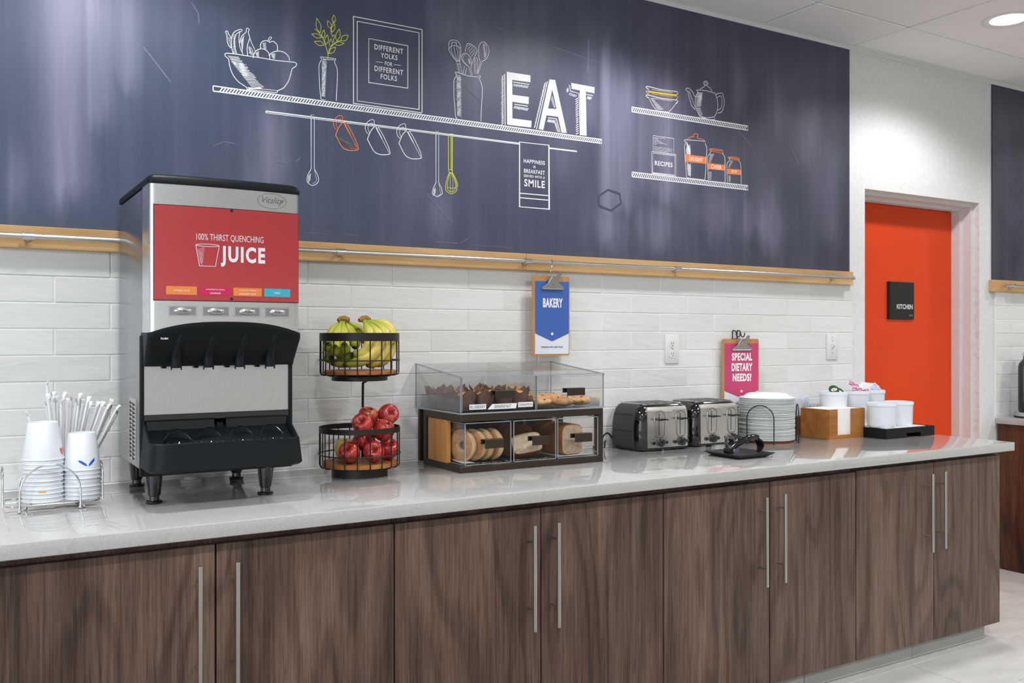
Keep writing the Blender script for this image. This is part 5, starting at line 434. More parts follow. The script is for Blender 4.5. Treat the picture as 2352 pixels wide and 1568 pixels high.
def tiles(x_lo, x_hi, phase):
    for r in range(10):
        z = 1.476-TH*r; h = TH-.0024
        if r == 9: z = .8425; h = 1.476-TH*8-.0024-z
        if r == 0: h = .079
        x = x_lo-(TW/2 if r % 2 != phase else 0)
        while x < x_hi-.004:
            a = max(x, x_lo)+.0012; c = min(x+TW, x_hi)-.0012; x += TW
            if c-a < .012: continue
            k = (round(c-a, 3), round(h, 3))
            if k not in _tm: _tm[k] = tile_mesh(*k)
            o = bpy.data.objects.new('tile', _tm[k]); COL.objects.link(o); o.parent = wall
            o.location = (a, random.uniform(-.0006,.0002), z+.0012); o.rotation_euler = (random.uniform(-.006,.006)*.6, 0, random.uniform(-.002,.002))
tiles(-TW*5, 2.783, 0)
tiles(3.992, 5.20, 1)
WINY = (-5.1, -3.5, -1.9)
b = B(); ys = [-6.2]
for y in WINY: ys += [y-.65, y+.65]
ys.append(.3)
for i in range(0, len(ys), 2): box(b, (-3.6,ys[i],0), (-3.5,ys[i+1],CEIL))
for y in WINY: box(b, (-3.6,y-.65,0), (-3.5,y+.65,.75)); box(b, (-3.6,y-.65,2.45), (-3.5,y+.65,CEIL))
struct('wall_left', b, M['wallg'], smooth=False)
for i, y in enumerate(WINY):
    b = B()
    for q in ((y-.65,y-.61,.75,2.45),(y+.61,y+.65,.75,2.45),(y-.65,y+.65,.75,.79),(y-.65,y+.65,2.41,2.45),(y-.02,y+.02,.75,2.45),(y-.65,y+.65,1.58,1.62)): box(b, (-3.59,q[0],q[2]), (-3.52,q[1],q[3]))
    wn = struct('window_%d' % (i+1), b, M['black'], smooth=False)
    b = B(); box(b, (-3.56,y-.61,.79), (-3.552,y+.61,2.41)); obj('pane', b, M['glasspane'], wn, smooth=False)
b = B(); box(b, (6.5,-6.2,0), (6.6,.3,CEIL)); struct('wall_right', b, M['wallg'], smooth=False)
b = B(); box(b, (-3.6,-6.1,0), (6.6,-6.0,CEIL)); struct('wall_front', b, M['wallg'], smooth=False)
# floor: stone planks laid in a third bond
b = B(); box(b, (-3.6,-6.2,-.1), (6.6,.3,-.004)); floor = struct('floor', b, M['fgrout'], smooth=False)
b = B(); box(b, (0,0,-.008), (.6265,.309,0), .0012, 1)
me = bpy.data.meshes.new('floor_tile'); b.to_mesh(me); b.free(); me.materials.append(M['ftile'])
rows = [(-.735+.3125*k, (2.21+.42*((k+1) % 3)) % .63) for k in range(-8, 4)]
for y, ph in rows:
    if y > .05: continue
    x = ph-.63
    while x < 6.3:
        if x > 1.2 and y > -2.4 and not (x+.63 < 2.75 and y > -.72):
            o = bpy.data.objects.new('floor_tile', me); COL.objects.link(o); o.parent = floor; o.location = (x+.002, y+.002, random.uniform(-.0006, 0))
        x += .63
# ceiling: lay-in panels on a white grid
b = B(); box(b, (-3.6,-6.2,CEIL+.012), (6.6,.3,CEIL+.2)); ceil = struct('ceiling', b, M['ceil'], smooth=False)
GX0, GP = 2.156, .615
def panel_mesh(w, d):
    bm = B(); box(bm, (0,0,-.004), (w,d,.012), .003, 1); q = bpy.data.meshes.new('ceiling_tile'); bmesh.ops.recalc_face_normals(bm, faces=bm.faces); bm.to_mesh(q); bm.free(); q.materials.append(M['ceil']); return q
pm, pe = panel_mesh(GP-.007, GP-.007), panel_mesh(GP-.007, .292)
for i in range(-6, 8):
    for j in range(5):
        y = -.325-GP*j if j else -.320
        o = bpy.data.objects.new('ceiling_tile', pe if j == 0 else pm); COL.objects.link(o); o.parent = ceil
        o.location = (GX0+GP*i+.0035, (-.3215 if j == 0 else -.325-GP*j+.0035), CEIL+random.uniform(-.001,.0015))
b = B(); box(b, (-3.5,-.028,CEIL-.004), (6.5,.004,CEIL+.012), .001, 1); box(b, (-3.5,-.006,CEIL-.022), (6.5,.004,CEIL), .001, 1); struct('trim_1', b, M['grid'], smooth=False)
# door recess: painted return, stepped metal frame, orange door
def jamb(bm, xo, yo0, yo1, depth_in):
    box(bm, (xo,yo0,0), (3.8495,yo1,2.0415)); box(bm, (2.8845,yo0,0), (2.884+depth_in,yo1,2.0415)); box(bm, (2.884+depth_in,yo0,2.042-depth_in), (xo,yo1,2.0415))
b = B(); jamb(b, 3.83, .042, .0998, .02); jamb(b, 3.815, .10, .189, .035); frame = struct('trim_2', b, M['white'], smooth=False)
b = B(); box(b, (2.90,.148,.008), (3.813,.19,2.004), .002); door = struct('door_1', b, M['orange'], smooth=False)
b = B(); box(b, (2.884,.19,0), (3.85,.30,2.042)); struct('trim_3', b, M['white'], smooth=False)

# ================================================================== wall pieces
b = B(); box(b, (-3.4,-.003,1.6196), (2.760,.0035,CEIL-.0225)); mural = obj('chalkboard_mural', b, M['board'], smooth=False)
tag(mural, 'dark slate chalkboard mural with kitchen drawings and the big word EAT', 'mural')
CH = {'w':'chalk','k':'chalk_worn','y':'chalk_y','y2':'chalk_y2','o':'chalk_o','f':'chalk_f','d':'chalk_d'}
ALL_TEXT = TEXTS
MU = lambda d: (lambda x, z: (x, -.0036-d, z))
for gi, row in enumerate(ART.strip().split('\n')):
    name, body = row.split(':'); parts = {}
    if name == 'chalk_scuff_drawing':
        for st in body.split('|'):
            c, wd, pts = st.split(','); v = [int(q)/1e4 for q in pts.split()]; b = B(); ribbon(b, list(zip(v[::2], v[1::2])), float(wd)/1e4, MU(.0001)); flatobj('chalk_scuff', b, M['chalk_f'], mural)
        continue
    for k, st in enumerate(body.split('|')):
        c, wd, pts = st.split(','); v = [int(q)/1e4 for q in pts.split()]; pts = list(zip(v[::2], v[1::2])); wd = float(wd)/1e4
        bm = parts.setdefault(c, B())
        if wd == 0: 
            vs = [bm.verts.new(MU(.0001)(*p)) for p in pts]
            try: f = bm.faces.new(vs); bmesh.ops.triangulate(bm, faces=[f])
            except ValueError: pass
        else: ribbon(bm, pts, wd*1.14, MU(.0002+.00002*(k % 9)))
    for g, s, cx, cz, w, h, c, bold in ALL_TEXT:
        if g == name: text(parts.setdefault(c, B()), s, w, h, lambda x, y: (cx+x, -.0036-.0005, cz+y), min(bold, .025), gap=1.14)
    cols = list(parts); bm = B(); mats = [M[CH[c]] for c in cols]
    for i, c in enumerate(cols):
        for f in parts[c].faces: f.material_index = i
        tmp = bpy.data.meshes.new('tmp'); parts[c].to_mesh(tmp); parts[c].free(); bm.from_mesh(tmp); bpy.data.meshes.remove(tmp)
    for f in bm.faces:
        f.normal_update()
        if f.normal.y > 0: f.normal_flip()
    me = bpy.data.meshes.new(name); bm.to_mesh(me); bm.free()
    for q in mats: me.materials.append(q)
    o = bpy.data.objects.new(name, me); COL.objects.link(o); o.parent = mural
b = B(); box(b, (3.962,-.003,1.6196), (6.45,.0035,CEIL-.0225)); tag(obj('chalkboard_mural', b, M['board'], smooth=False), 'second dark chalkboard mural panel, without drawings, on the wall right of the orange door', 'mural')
def rail(name, label, x0, x1, joints, rod0, rod1, br, end0=False, end1=False):
    t = thing(name, label, 'rail', ((x0+x1)/2, 0, 1.587))
    xs = [x0]+joints+[x1]
    for a, c in zip(xs, xs[1:]):
        b = B(); box(b, (a+.0004,-.021,1.5535), (c-.0004,-.0036 if False else .0035,1.6192), .0015, 1); obj('oak_board', b, M['oak'], t, smooth=False)
    b = B(); cyl(b, (rod0,-.046,1.587), (rod1,-.046,1.587), .0078, n=20); obj('rod', b, M['satin'], t)
    for x in br:
        b = B(); cyl(b, (x-.014,-.046,1.587), (x+.014,-.046,1.587), .0105, n=20); cyl(b, (x-.017,-.046,1.587), (x-.014,-.046,1.587), .0118, n=20)
        cyl(b, (x,-.046,1.587), (x,-.021,1.587), .0055, n=12); cyl(b, (x,-.024,1.587), (x,-.0205,1.587), .012, n=16); obj('bracket', b, M['chrome'], t)
    for x, s in ((rod0, -1), (rod1, 1)):
        if (s < 0 and end0) or (s > 0 and end1):
            b = B(); cyl(b, (x-.003*s,-.046,1.587), (x+.010*s,-.046,1.587), .0095, n=20); obj('end_cap', b, M['satin'], t)
rail('utensil_rail', 'long light oak rail board with steel rod below the big chalkboard mural', -3.4, 2.767, [-1.6,.866], -3.4, 2.729, (-1.72,-.844,.1036,.857,1.611,2.607), end1=True)
rail('utensil_rail', 'short piece of oak rail board with steel rod right of the door', 3.937, 6.3, [], 4.029, 6.3, (4.10,4.9), end0=True)

# outlet, switch, sign
def plate(t, x0, x1, z0, z1):
    b = B(); box(b, (x0,-.0095,z0), (x1,-.0035,z1), .0035, 2); return obj('cover_plate', b, M['wplastic'], t)
t = thing('wall_outlet', 'white duplex electrical outlet on the tiled wall above the toasters', 'outlet', (1.612,-.003,1.247)); plate(t, 1.573, 1.651, 1.183, 1.309)
for z in (1.268, 1.224):
    b = B(); prism(b, [(1.6115+.0165*math.cos(a)*(1 if abs(math.cos(a)) < .9 else .95), z+min(max(.0165*math.sin(a),-.0142),.0142)) for a in [2*PI*k/24 for k in range(24)]], -.0115, -.006, XZ); so = obj('socket', b, M['wplastic'], t)
    b = B(); box(b, (1.6045,-.0118,z-.001), (1.6063,-.011,z+.008)); box(b, (1.6167,-.0118,z-.001), (1.6185,-.011,z+.008)); cyl(b, (1.6115,-.0119,z-.007), (1.6115,-.011,z-.007), .0026, n=10); obj('slots', b, M['black'], so, smooth=False)
b = B(); cyl(b, (1.6115,-.0108,1.246), (1.6115,-.009,1.246), .003, n=12); obj('screw', b, M['chrome'], t)
t = thing('light_switch', 'white toggle light switch on the tiled wall near the orange door', 'switch', (2.628,-.003,1.251)); plate(t, 2.589, 2.667, 1.188, 1.314)
b = B(); box(b, (2.622,-.0102,1.236), (2.634,-.009,1.266)); prism(b, [(-.0095,1.240),(-.0095,1.262),(-.021,1.266),(-.022,1.258)], 2.6235, 2.6325, YZ); obj('toggle', b, M['wplastic'], t, smooth=False)
for z in (1.281, 1.221, 1.296):
    b = B(); cyl(b, (2.628,-.0108,z), (2.628,-.009,z), .003, n=12); obj('screw', b, M['chrome'], t)
t = thing('kitchen_sign', 'black square sign reading KITCHEN on the orange door', 'sign', (3.361,.148,1.495))
SGN = lambda cx, cz, d: (lambda x, y: (cx+x, d, cz+y))
b = B(); box(b, (3.247,.138,1.395), (3.466,.148,1.596), .0015, 1); obj('sign_plate', b, M['black'], t, smooth=False)
b = B(); box(b, (3.247,.1365,1.395), (3.264,.139,1.596), .0008, 1); obj('edge_strip', b, M['blackp'], t, smooth=False)
b = B(); text(b, 'KITCHEN', .135, .026, SGN(3.384,1.463,.1372), .03); flatobj('lettering', b, mat('sign_white', srgb(225,225,222), .5), t, label='white capital lettering')
b = B()
for i, (dx, dz) in enumerate(((0,0),(0,1),(1,1),(2.4,0),(2.4,1),(3.4,0),(4.8,1),(5.8,0),(5.8,1))):
    lathe(b, [(.0014,0),(.001,.0008),(0,.001)], (0,0,0), 8); bmesh.ops.transform(b, verts=b.verts[-17:], matrix=Matrix.Translation((3.424+dx*.0045,.1378,1.414+dz*.0045)) @ Matrix.Rotation(PI/2, 4, 'X'))
obj('braille_dots', b, M['wplastic'], t)

# ================================================================== base cabinets and worktop
YF = -.735
b = B(); box(b, (-1.42,-.775,CT-.037), (2.862,-.0045,CT), .0035, 3); tag(obj('countertop', b, M['quartz'], ang=.4), 'long pale grey quartz countertop with speckles along the tiled wall', 'countertop')
b = B(); tube(b, [(-1.42,-.0048,CT+.0015),(2.79,-.0048,CT+.0015)], .0035, 8); struct('trim_4', b, M['wplastic'])
gaps = [-1.435,-.958+.0,-.482,-.006,.469,.943,1.428,1.885,2.360,2.819]
gaps[1] = -.959
hx = {1:-.005,}
HAND = [(-.527,.7475,.437),(-.438,.747,.437),(.4235,.7455,.4355),(.508,.746,.4345),(1.376,.743,.433),(1.466,.748,.437),(2.300,.754,.443),(2.382,.758,.449)]
cab_lab = ['walnut base cabinet under the juice dispenser, at the left edge','walnut base cabinet under the fruit stand and bakery case','walnut base cabinet under the two toasters','walnut base cabinet under the napkins, at the right end of the counter']
for i in range(4):
    x0, x1, x2 = gaps[1+2*i], gaps[2+2*i], gaps[3+2*i]
    t = thing('base_cabinet', cab_lab[i], 'cabinet', ((x0+x2)/2, -.37, .075), group='walnut base cabinets')
    b = B(); box(b, (x0+.001,-.712,.075), (x2-.001,-.02,.808)); obj('carcass', b, M['walnut'], t, smooth=False)
    for j, (a, c) in enumerate(((x0, x1), (x1, x2))):
        b = B(); box(b, (a+.0022,YF,.075), (c-.0022,-.714,.788+.004*(i == 3)), .0012, 1); d = obj('door', b, M['walnut'], t, smooth=False)
        x, zt, zb = HAND[2*i+j]; y = -.772; b = B()
        cyl(b, (x,y,zt), (x,y,zb), .0060, n=16); h = zt-zb
        for z in (zt-.0495, zb+.0625): cyl(b, (x,y,z), (x,YF+.0005,z), .0042, n=12)
        obj('bar_handle', b, M['satin'], d)
b = B(); box(b, (2.8195,-.712,.075), (2.838,-.02,.808)); t2 = obj('end_panel', b, M['walnut'], smooth=False); tag(t2, 'narrow walnut panel closing the right end of the cabinet run', 'panel')
b = B(); box(b, (-1.4,-.66,.0), (2.77,-.05,.0745)); toe = struct('baseboard_back', b, M['base'], smooth=False)
x = 2.78
while x > -.9:
    w_ = .4945 if x > 2.7 else .628
    b = B(); box(b, (x-w_,-.690,.002), (x-.001,-.661,.0735), .001, 1); obj('base_tile', b, M['base'], toe, smooth=False); x -= .63 if x < 2.7 else .4955
# the second counter beyond the door
b = B(); box(b, (3.985,-.72,CT-.034), (6.3,-.0045,CT), .0025, 2); tag(obj('countertop', b, M['quartz'], ang=.4), 'far pale quartz countertop right of the orange door', 'countertop')
t = thing('base_cabinet', 'reddish walnut base cabinet beyond the orange door, at the right edge', 'cabinet', (5.1,-.35,0))
b = B(); box(b, (4.004,-.70,.0), (4.02,-.012,CT-.036)); obj('end_panel', b, M['walnut_red'], t, smooth=False)
b = B(); box(b, (4.02,-.66,.08), (6.3,-.012,CT-.036)); obj('carcass', b, M['walnut_red'], t, smooth=False)
for k in range(4):
    b = B(); box(b, (4.024+.55*k,-.682,.08), (4.57+.55*k,-.662,CT-.045), .0012, 1); obj('door', b, M['walnut_red'], t, smooth=False)
# ceiling downlights
def downlight(x, y, label, group=None):
    t = thing('ceiling_downlight', label, 'light', (x, y, CEIL), group=group)
    b = B(); lathe(b, [(.098,-.0045),(.108,-.007),(.118,-.0045),(.118,-.001)], (x,y,CEIL), 40); lathe(b, [(.098,-.0045),(.09,.0),(.085,.006)], (x,y,CEIL), 40); obj('trim_ring', b, M['grid'], t)
    b = B(); lathe(b, [(0,-.0052),(.09,-.0046),(.096,-.0035),(.096,-.002)], (x,y,CEIL), 40); obj('lens', b, M['lens'], t); return t
for x, y in DOWN: downlight(x, y, 'round lit ceiling downlight in the upper right corner' if abs(x-3.06) < .01 else 'round downlight in the ceiling row over the counter, out of view', None if abs(x-3.06) < .01 else 'downlights over the counter out of view')
for x, y in DOWN_BACK: downlight(x, y, 'round downlight in the ceiling behind the viewer', 'downlights behind the viewer')

# ================================================================== juice dispenser
M['red'] = mat('red_film', srgb(184,44,52), .3, spec=.6, coat=1.0, coat_rough=.05)
M['tape_o'] = mat('orange_label', srgb(236,140,72), .3); M['tape_p'] = mat('pink_label', srgb(208,38,92), .3); M['tape_b'] = mat('blue_label', srgb(58,182,204), .3)
M['print_w'] = mat('white_print', srgb(240,240,244), .5); M['print_g'] = mat('grey_engraving', srgb(104,106,108), .5); M['print_k'] = mat('dark_print', srgb(50,52,54), .5)
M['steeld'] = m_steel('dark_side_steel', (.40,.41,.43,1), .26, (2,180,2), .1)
M['button'] = mat('satin_button', (.55,.56,.57,1), .25, .8)
DX = -.40
def yf(x):
    s = (x-DX)/.2
    return -.523-.012*(1-s*s)
t = thing('juice_dispenser', 'tall black and steel juice dispenser with red front panel on four legs', 'dispenser', (DX,-.27,CT))
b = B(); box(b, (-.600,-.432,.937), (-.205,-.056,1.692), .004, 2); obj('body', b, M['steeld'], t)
b = B(); box(b, (-.6085,-.447,.925), (-.598,-.430,1.30), .003, 2); box(b, (-.2065,-.447,.925), (-.196,-.430,1.30), .003, 2); box(b, (-.600,-.447,.925), (-.205,-.430,.95), .002); obj('front_frame', b, M['blackp'], t)
def hood_outline(off=0, x0=-.600, x1=-.200):
    x0 -= off; x1 += off; r = .016; out = [(x0,-.430)]
    for k in range(6):
        a = PI+PI/2*k/5; out.append((x0+r+r*math.cos(a), -.508-off+r*math.sin(a)))
    for k in range(1, 16):
        x = x0+r+(x1-x0-2*r)*k/16; out.append((x, yf(x)-off))
    for k in range(6):
        a = 1.5*PI+PI/2*k/5; out.append((x1-r+r*math.cos(a), -.508-off+r*math.sin(a)))
    out.append((x1,-.430)); return out
# steel hood: bottom edge arched
o_ = hood_outline(); b = B()
zb = lambda x: 1.336-.030*abs((x-DX)/.2)**2.6
A = [b.verts.new((x, y, zb(x))) for x, y in o_]; C_ = [b.verts.new((x, y, 1.694)) for x, y in o_]
for i in range(len(o_)-1): b.faces.new((A[i], A[i+1], C_[i+1], C_[i]))
b.faces.new(C_); b.faces.new(A[::-1]); obj('steel_hood', b, M['steelv'], t, ang=.9)
# black rounded lid
b = B(); lay = [(.002,1.694),(.003,1.703),(.0005,1.712),(-.006,1.718),(-.014,1.7205)]
R_ = []
for off, z in lay:
    q = hood_outline(off); q[0] = (q[0][0], -.056+off); q[-1] = (q[-1][0], -.056+off); R_.append([b.verts.new((x, y, z)) for x, y in q])
for P_, Q_ in zip(R_, R_[1:]):
    n = len(P_)
    for i in range(n): b.faces.new((P_[i], P_[(i+1) % n], Q_[(i+1) % n], Q_[i]))
b.faces.new(R_[-1]); b.faces.new(R_[0][::-1]); obj('lid', b, M['blackp'], t, ang=.9)
# red panel with lettering, follows the bowed front
def curved(x0, x1, z0, z1, d, n=18, r=0):
    bm = B(); xs = [x0+(x1-x0)*k/n for k in range(n+1)]
    L = [bm.verts.new((x, yf(x)-d, z0)) for x in xs]; U = [bm.verts.new((x, yf(x)-d, z1)) for x in xs]
    L2 = [bm.verts.new((x, yf(x)-.0004, z0)) for x in xs]; U2 = [bm.verts.new((x, yf(x)-.0004, z1)) for x in xs]
    for i in range(n):
        bm.faces.new((L[i], L[i+1], U[i+1], U[i])); bm.faces.new((U[i], U[i+1], U2[i+1], U2[i])); bm.faces.new((L2[i], L2[i+1], L[i+1], L[i]))
    bm.faces.new((L[0], U[0], U2[0], L2[0])); bm.faces.new((L[n], L2[n], U2[n], U[n])); return bm
obj('panel_gap', curved(-.5900,-.2040,1.3905,1.6405,.0012), M['black'], t, smooth=False)
red = obj('red_panel', curved(-.5885,-.2055,1.3925,1.6385,.0030), M['red'], t)
FR = lambda cx, cz, d=.0034: (lambda x, z: (cx+x, yf(cx+x)-d, cz+z))
b = B(); text(b, '100% THIRST QUENCHING', .178, .020, FR(-.395,1.559), -.004); flatobj('thirst_lettering', b, M['print_w'], red)
b = B(); text(b, 'JUICE', .120, .056, FR(-.3615,1.5115), .04, gap=1.22); flatobj('juice_lettering', b, M['print_w'], red)
b = B(); f = FR(-.4555,1.512)
ribbon(b, [(.030*math.cos(a), .0265+.0032*math.sin(a)) for a in [2*PI*k/24 for k in range(25)]], .0014, f)
ribbon(b, [(-.030,.0255),(-.0205,-.0285),(.0200,-.0285),(.030,.0255)], .0014, f)
for k in range(11): ribbon(b, [(-.026+.0008*k, .014-.0036*k),(-.008-.0003*k, .0205-.0036*k)], .0006, f)
for k in range(6): ribbon(b, [(-.025+.0012*k, .012-.006*k),(-.014+.0003*k, .004-.006*k)], .0006, f)
flatobj('cup_drawing', b, M['print_w'], red)
for x0, x1, key, ls in ((-.559,-.483,'tape_o',['orange juice']),(-.475,-.397,'tape_p',['cranberry juice','cocktail']),(-.388,-.311,'tape_o',['tropical mango','enhanced water']),(-.304,-.230,'tape_b',['water'])):
    lb = obj('flavour_label', curved(x0, x1, 1.4065, 1.4285, .0042, 5), M[key], red, label='small printed flavour label: '+ls[0])
    b = B(); cx = (x0+x1)/2
    for k, s in enumerate(ls): text(b, s, .0031*len(s)+.002, .0056 if len(ls) == 2 else .0064, FR(cx, 1.4175+(.0045-.009*k if len(ls) == 2 else 0), .0046), 0)
    flatobj('lettering', b, M['print_w'], lb)
b = B(); ribbon(b, [(-.5635,1.4335),(-.2245,1.4335),(-.2245,1.4005),(-.5635,1.4005),(-.5635,1.4335)], .0011, lambda x, z: (x, yf(x)-.0034, z)); flatobj('clear_sleeve_edge', b, M['print_g'], red)
for z in (1.6345, 1.3985):
    b = B(); cyl(b, (-.393,yf(-.393)-.0055,z), (-.393,yf(-.393)-.002,z), .0036, n=12); obj('screw', b, M['black'], t)
# engraved badge
b = B(); f = FR(-.281,1.669,.0006)
ribbon(b, [(.041*math.cos(a), .0205*math.sin(a)) for a in [2*PI*k/40 for k in range(41)]], .0009, f)
text(b, 'Vitality', .062, .022, f, -.004, .35); ribbon(b, [(.014,-.006),(.030,-.0005),(.033,.004),(.024,.004)], .0016, f); flatobj('engraved_badge', b, M['print_g'], t)
# push buttons
for cx in (-.518,-.4335,-.350,-.2665):
    g = obj('button_bezel', curved(cx-.0355, cx+.0355, 1.350, 1.378, .0024, 6), M['satin'], t)
    b = curved(cx-.0325, cx+.0325, 1.3530, 1.3750, .0030, 6); obj('button_recess', b, M['steeld'], g)
    b = B(); lathe(b, [(0,.0065),(.010,.006),(.018,.0042),(.0222,.0010),(.0225,-.002)], (0,0,0), 28)
    bmesh.ops.transform(b, verts=b.verts, matrix=Matrix.Translation((cx, yf(cx)-.003, 1.364)) @ Matrix.Rotation(PI/2, 4, 'X') @ Matrix.Diagonal((1,.44,1,1))); obj('push_button', b, M['button'], g)
    b = B(); text(b, 'PUSH', .020, .0052, FR(cx, 1.364, .0098), .02); flatobj('lettering', b, M['print_k'], g)
# black spout canopy
b = B(); o1 = hood_outline(.004); secs = []
for zf, sh, dz in ((0,0,0),(.3,.002,-.006),(1,.004,-.014)):
    secs.append([b.verts.new((x, y, zb(min(max(x,-.6),-.2))+.001+dz)) for x, y in o1])
def inner(k, z): return [b.verts.new((DX+(x-DX)*(1-.012*k), -.430+(y+.430)*(1-k*.62), z)) for x, y in o1]
secs += [inner(.35,1.270), inner(1,1.226), inner(1.05,1.218)]
for P_, Q_ in zip(secs, secs[1:]):
    for i in range(len(P_)-1): b.faces.new((P_[i], P_[i+1], Q_[i+1], Q_[i]))
b.faces.new(secs[0][::-1]); b.faces.new(secs[-1]); cano = obj('spout_canopy', b, M['blackp'], t, ang=.9)
b = B(); text(b, 'FLUSH', .018, .0048, lambda x, z: (-.563+x, -.530+z*.28-.0035*0, 1.292+z), .02); flatobj('flush_lettering', b, M['print_w'], cano)
for x in (-.5245,-.4410,-.3570,-.2735):
    b = B(); p = smooth_path([(x+.006,-.520,1.312),(x+.004,-.516,1.290),(x,-.500,1.265),(x-.001,-.492,1.245),(x-.001,-.490,1.226)], 5); tube(b, p, [.009+.0045*min(1,i/10) for i in range(len(p))], 16); sp_ = obj('nozzle', b, M['blackp'], t)
    b = B(); lathe(b, [(.0125,1.244),(.0142,1.243),(.0142,1.216),(.0122,1.214),(.0105,1.216),(.0105,1.238)], (x-.001,-.490,0), 20); obj('spout', b, M['blackp'], sp_)
    b = B(); box(b, (x-.0145,-.494,1.2085), (x-.0125,-.486,1.218)); box(b, (x+.0105,-.494,1.2085), (x+.0125,-.486,1.218)); box(b, (x-.03,-.452,1.212), (x-.018,-.445,1.238), .002); obj('spout_clip', b, M['blackp'], sp_, smooth=False)
b = B(); box(b, (-.5985,-.4400,1.088), (-.2065,-.4330,1.224)); obj('splash_panel', b, M['steel'], t, smooth=False)
b = B(); box(b, (-.600,-.4440,.94), (-.205,-.4325,1.0885), .002); obj('lower_panel', b, M['blackg'], t, smooth=False)
# drip tray: shell with a sunken grate, four cup guides
def tray_outline(off, k=5):
    x0, x1, yb, yf_ = -.604-off, -.206+off, -.445, -.580-off; r = .045; q = [(x0,yb)]
    for i in range(k+1): a = PI+PI/2*i/k; q.append((x0+r+r*math.cos(a), yf_+r+r*math.sin(a)))
    for i in range(k+1): a = 1.5*PI+PI/2*i/k; q.append((x1-r+r*math.cos(a), yf_+r+r*math.sin(a)))
    q.append((x1,yb)); return q
b = B(); R_ = []
for off, z in ((.000,.947),(.005,.952),(-.001,1.012),(-.0015,1.020),(-.005,1.022),(-.010,1.018),(-.012,1.006)):
    R_.append([b.verts.new((x, y, z+(.0 if i not in (0, 13) else (.05 if z > 1.0 else 0)))) for i, (x, y) in enumerate(tray_outline(off))])
for P_, Q_ in zip(R_, R_[1:]):
    for i in range(len(P_)): b.faces.new((P_[i], P_[(i+1) % len(P_)], Q_[(i+1) % len(P_)], Q_[i]))
b.faces.new(R_[0][::-1]); b.faces.new(R_[-1]); tr = obj('drip_tray', b, M['blackp'], t, ang=.8)
b = B()
for x0, x1 in ((-.594,-.418),(-.386,-.216)):
    prism(b, [(-.4455,1.0),(-.470,1.0),(-.462,1.03),(-.452,1.070),(-.4455,1.074)], x0, x1, YZ)
obj('back_rest', b, M['blackp'], tr)
b = B(); prism(b, [(-.4455,1.0),(-.460,1.0),(-.456,1.05),(-.4455,1.062)], -.410, -.394, YZ); obj('latch', b, M['blackp'], tr)
GZ = 1.0125
b = B()
for k in range(15):
    x = -.584+.358*k/14; box(b, (x-.0022,-.562 if 0 < k < 14 else -.535,GZ-.0015), (x+.0022,-.470,GZ+.0035))
for k in range(4): box(b, (-.578,-.558+.028*k,GZ-.0025), (-.232,-.554+.028*k,GZ+.0025))
obj('grate', b, M['blackg'], tr, smooth=False)
for x in (-.5245,-.4410,-.3570,-.2735):
    b = B(); lathe(b, [(.030,.0040),(.033,.0075),(.036,.0040),(.036,0),(.030,0)], (x,-.522,GZ), 28); lathe(b, [(.010,.0040),(.013,.007),(.016,.0040)], (x,-.522,GZ), 20); obj('cup_ring', b, M['blackg'], tr)
    b = B(); V1 = []
    for k in range(25):
        u = k/24; a = PI*u; h = .036*math.sin(PI*u)**2.4+.0025; rr = .0405
        V1.append([b.verts.new((x+rr*math.cos(a)*s_, -.520+.034*math.sin(a)*s_, GZ+z_)) for s_, z_ in ((1,0),(1,h),(1.05,h+.0006),(1.05,0))])
    for P_, Q_ in zip(V1, V1[1:]):
        for i in range(4): b.faces.new((P_[i], P_[(i+1) % 4], Q_[(i+1) % 4], Q_[i]))
    b.faces.new(V1[0]); b.faces.new(V1[-1][::-1]); cg = obj('cup_guide', b, M['blackp'], tr)
    b = B(); tube(b, [(x+.0415*math.cos(PI*k/24), -.520+.035*math.sin(PI*k/24), GZ+.0035+.036*math.sin(PI*k/24)**2.4) for k in range(25)], .0012, 6); obj('guide_edge', b, M['blackg'], cg)
# louvred vent on the left side
b = B(); box(b, (-.6015,-.336,.953), (-.5995,-.228,1.126)); vt = obj('vent_plate', b, M['satin'], t, smooth=False)
b = B()
for c in range(2):
    for k in range(14):
        y = -.252-.048*c; z = 1.112-.0115*k-.003*c
        v = [b.verts.new(p) for p in ((-.6019,y+.016,z+.0045),(-.6019,y+.016,z-.0050),(-.6019,y-.020,z-.0012))]; b.faces.new(v)
        v = [b.verts.new(p) for p in ((-.6019,y+.016,z-.0050),(-.6060,y-.020,z-.0030),(-.6019,y-.020,z-.0012))]; b.faces.new(v)
obj('vent_louvres', b, M['black'], vt, smooth=False, kind='stuff')
b = B(); cyl(b, (-.202,-.47,1.437), (-.1965,-.47,1.437), .007, n=16); obj('key_lock', b, M['chrome'], t)
for x, y in ((-.568,-.415),(-.268,-.425),(-.558,-.083),(-.262,-.090)):
    b = B(); lathe(b, [(0,.0),(.021,0),(.0225,.003),(.0225,.006),(.0205,.008),(.014,.009),(.0135,.020),(.0165,.022),(.0235,.085),(.0245,.097),(0,.097)], (x,y,CT), 20); obj('leg', b, M['blackg'], t)
b = B(); lathe(b, [(0,.0),(.032,0),(.032,.003),(.021,.004),(.020,.012),(.017,.014),(0,.013)], (-.392,-.045,CT), 26)
tag(obj('drink_lid', b, M['wplastic']), 'small white plastic lid on the worktop under the juice dispenser', 'lid')

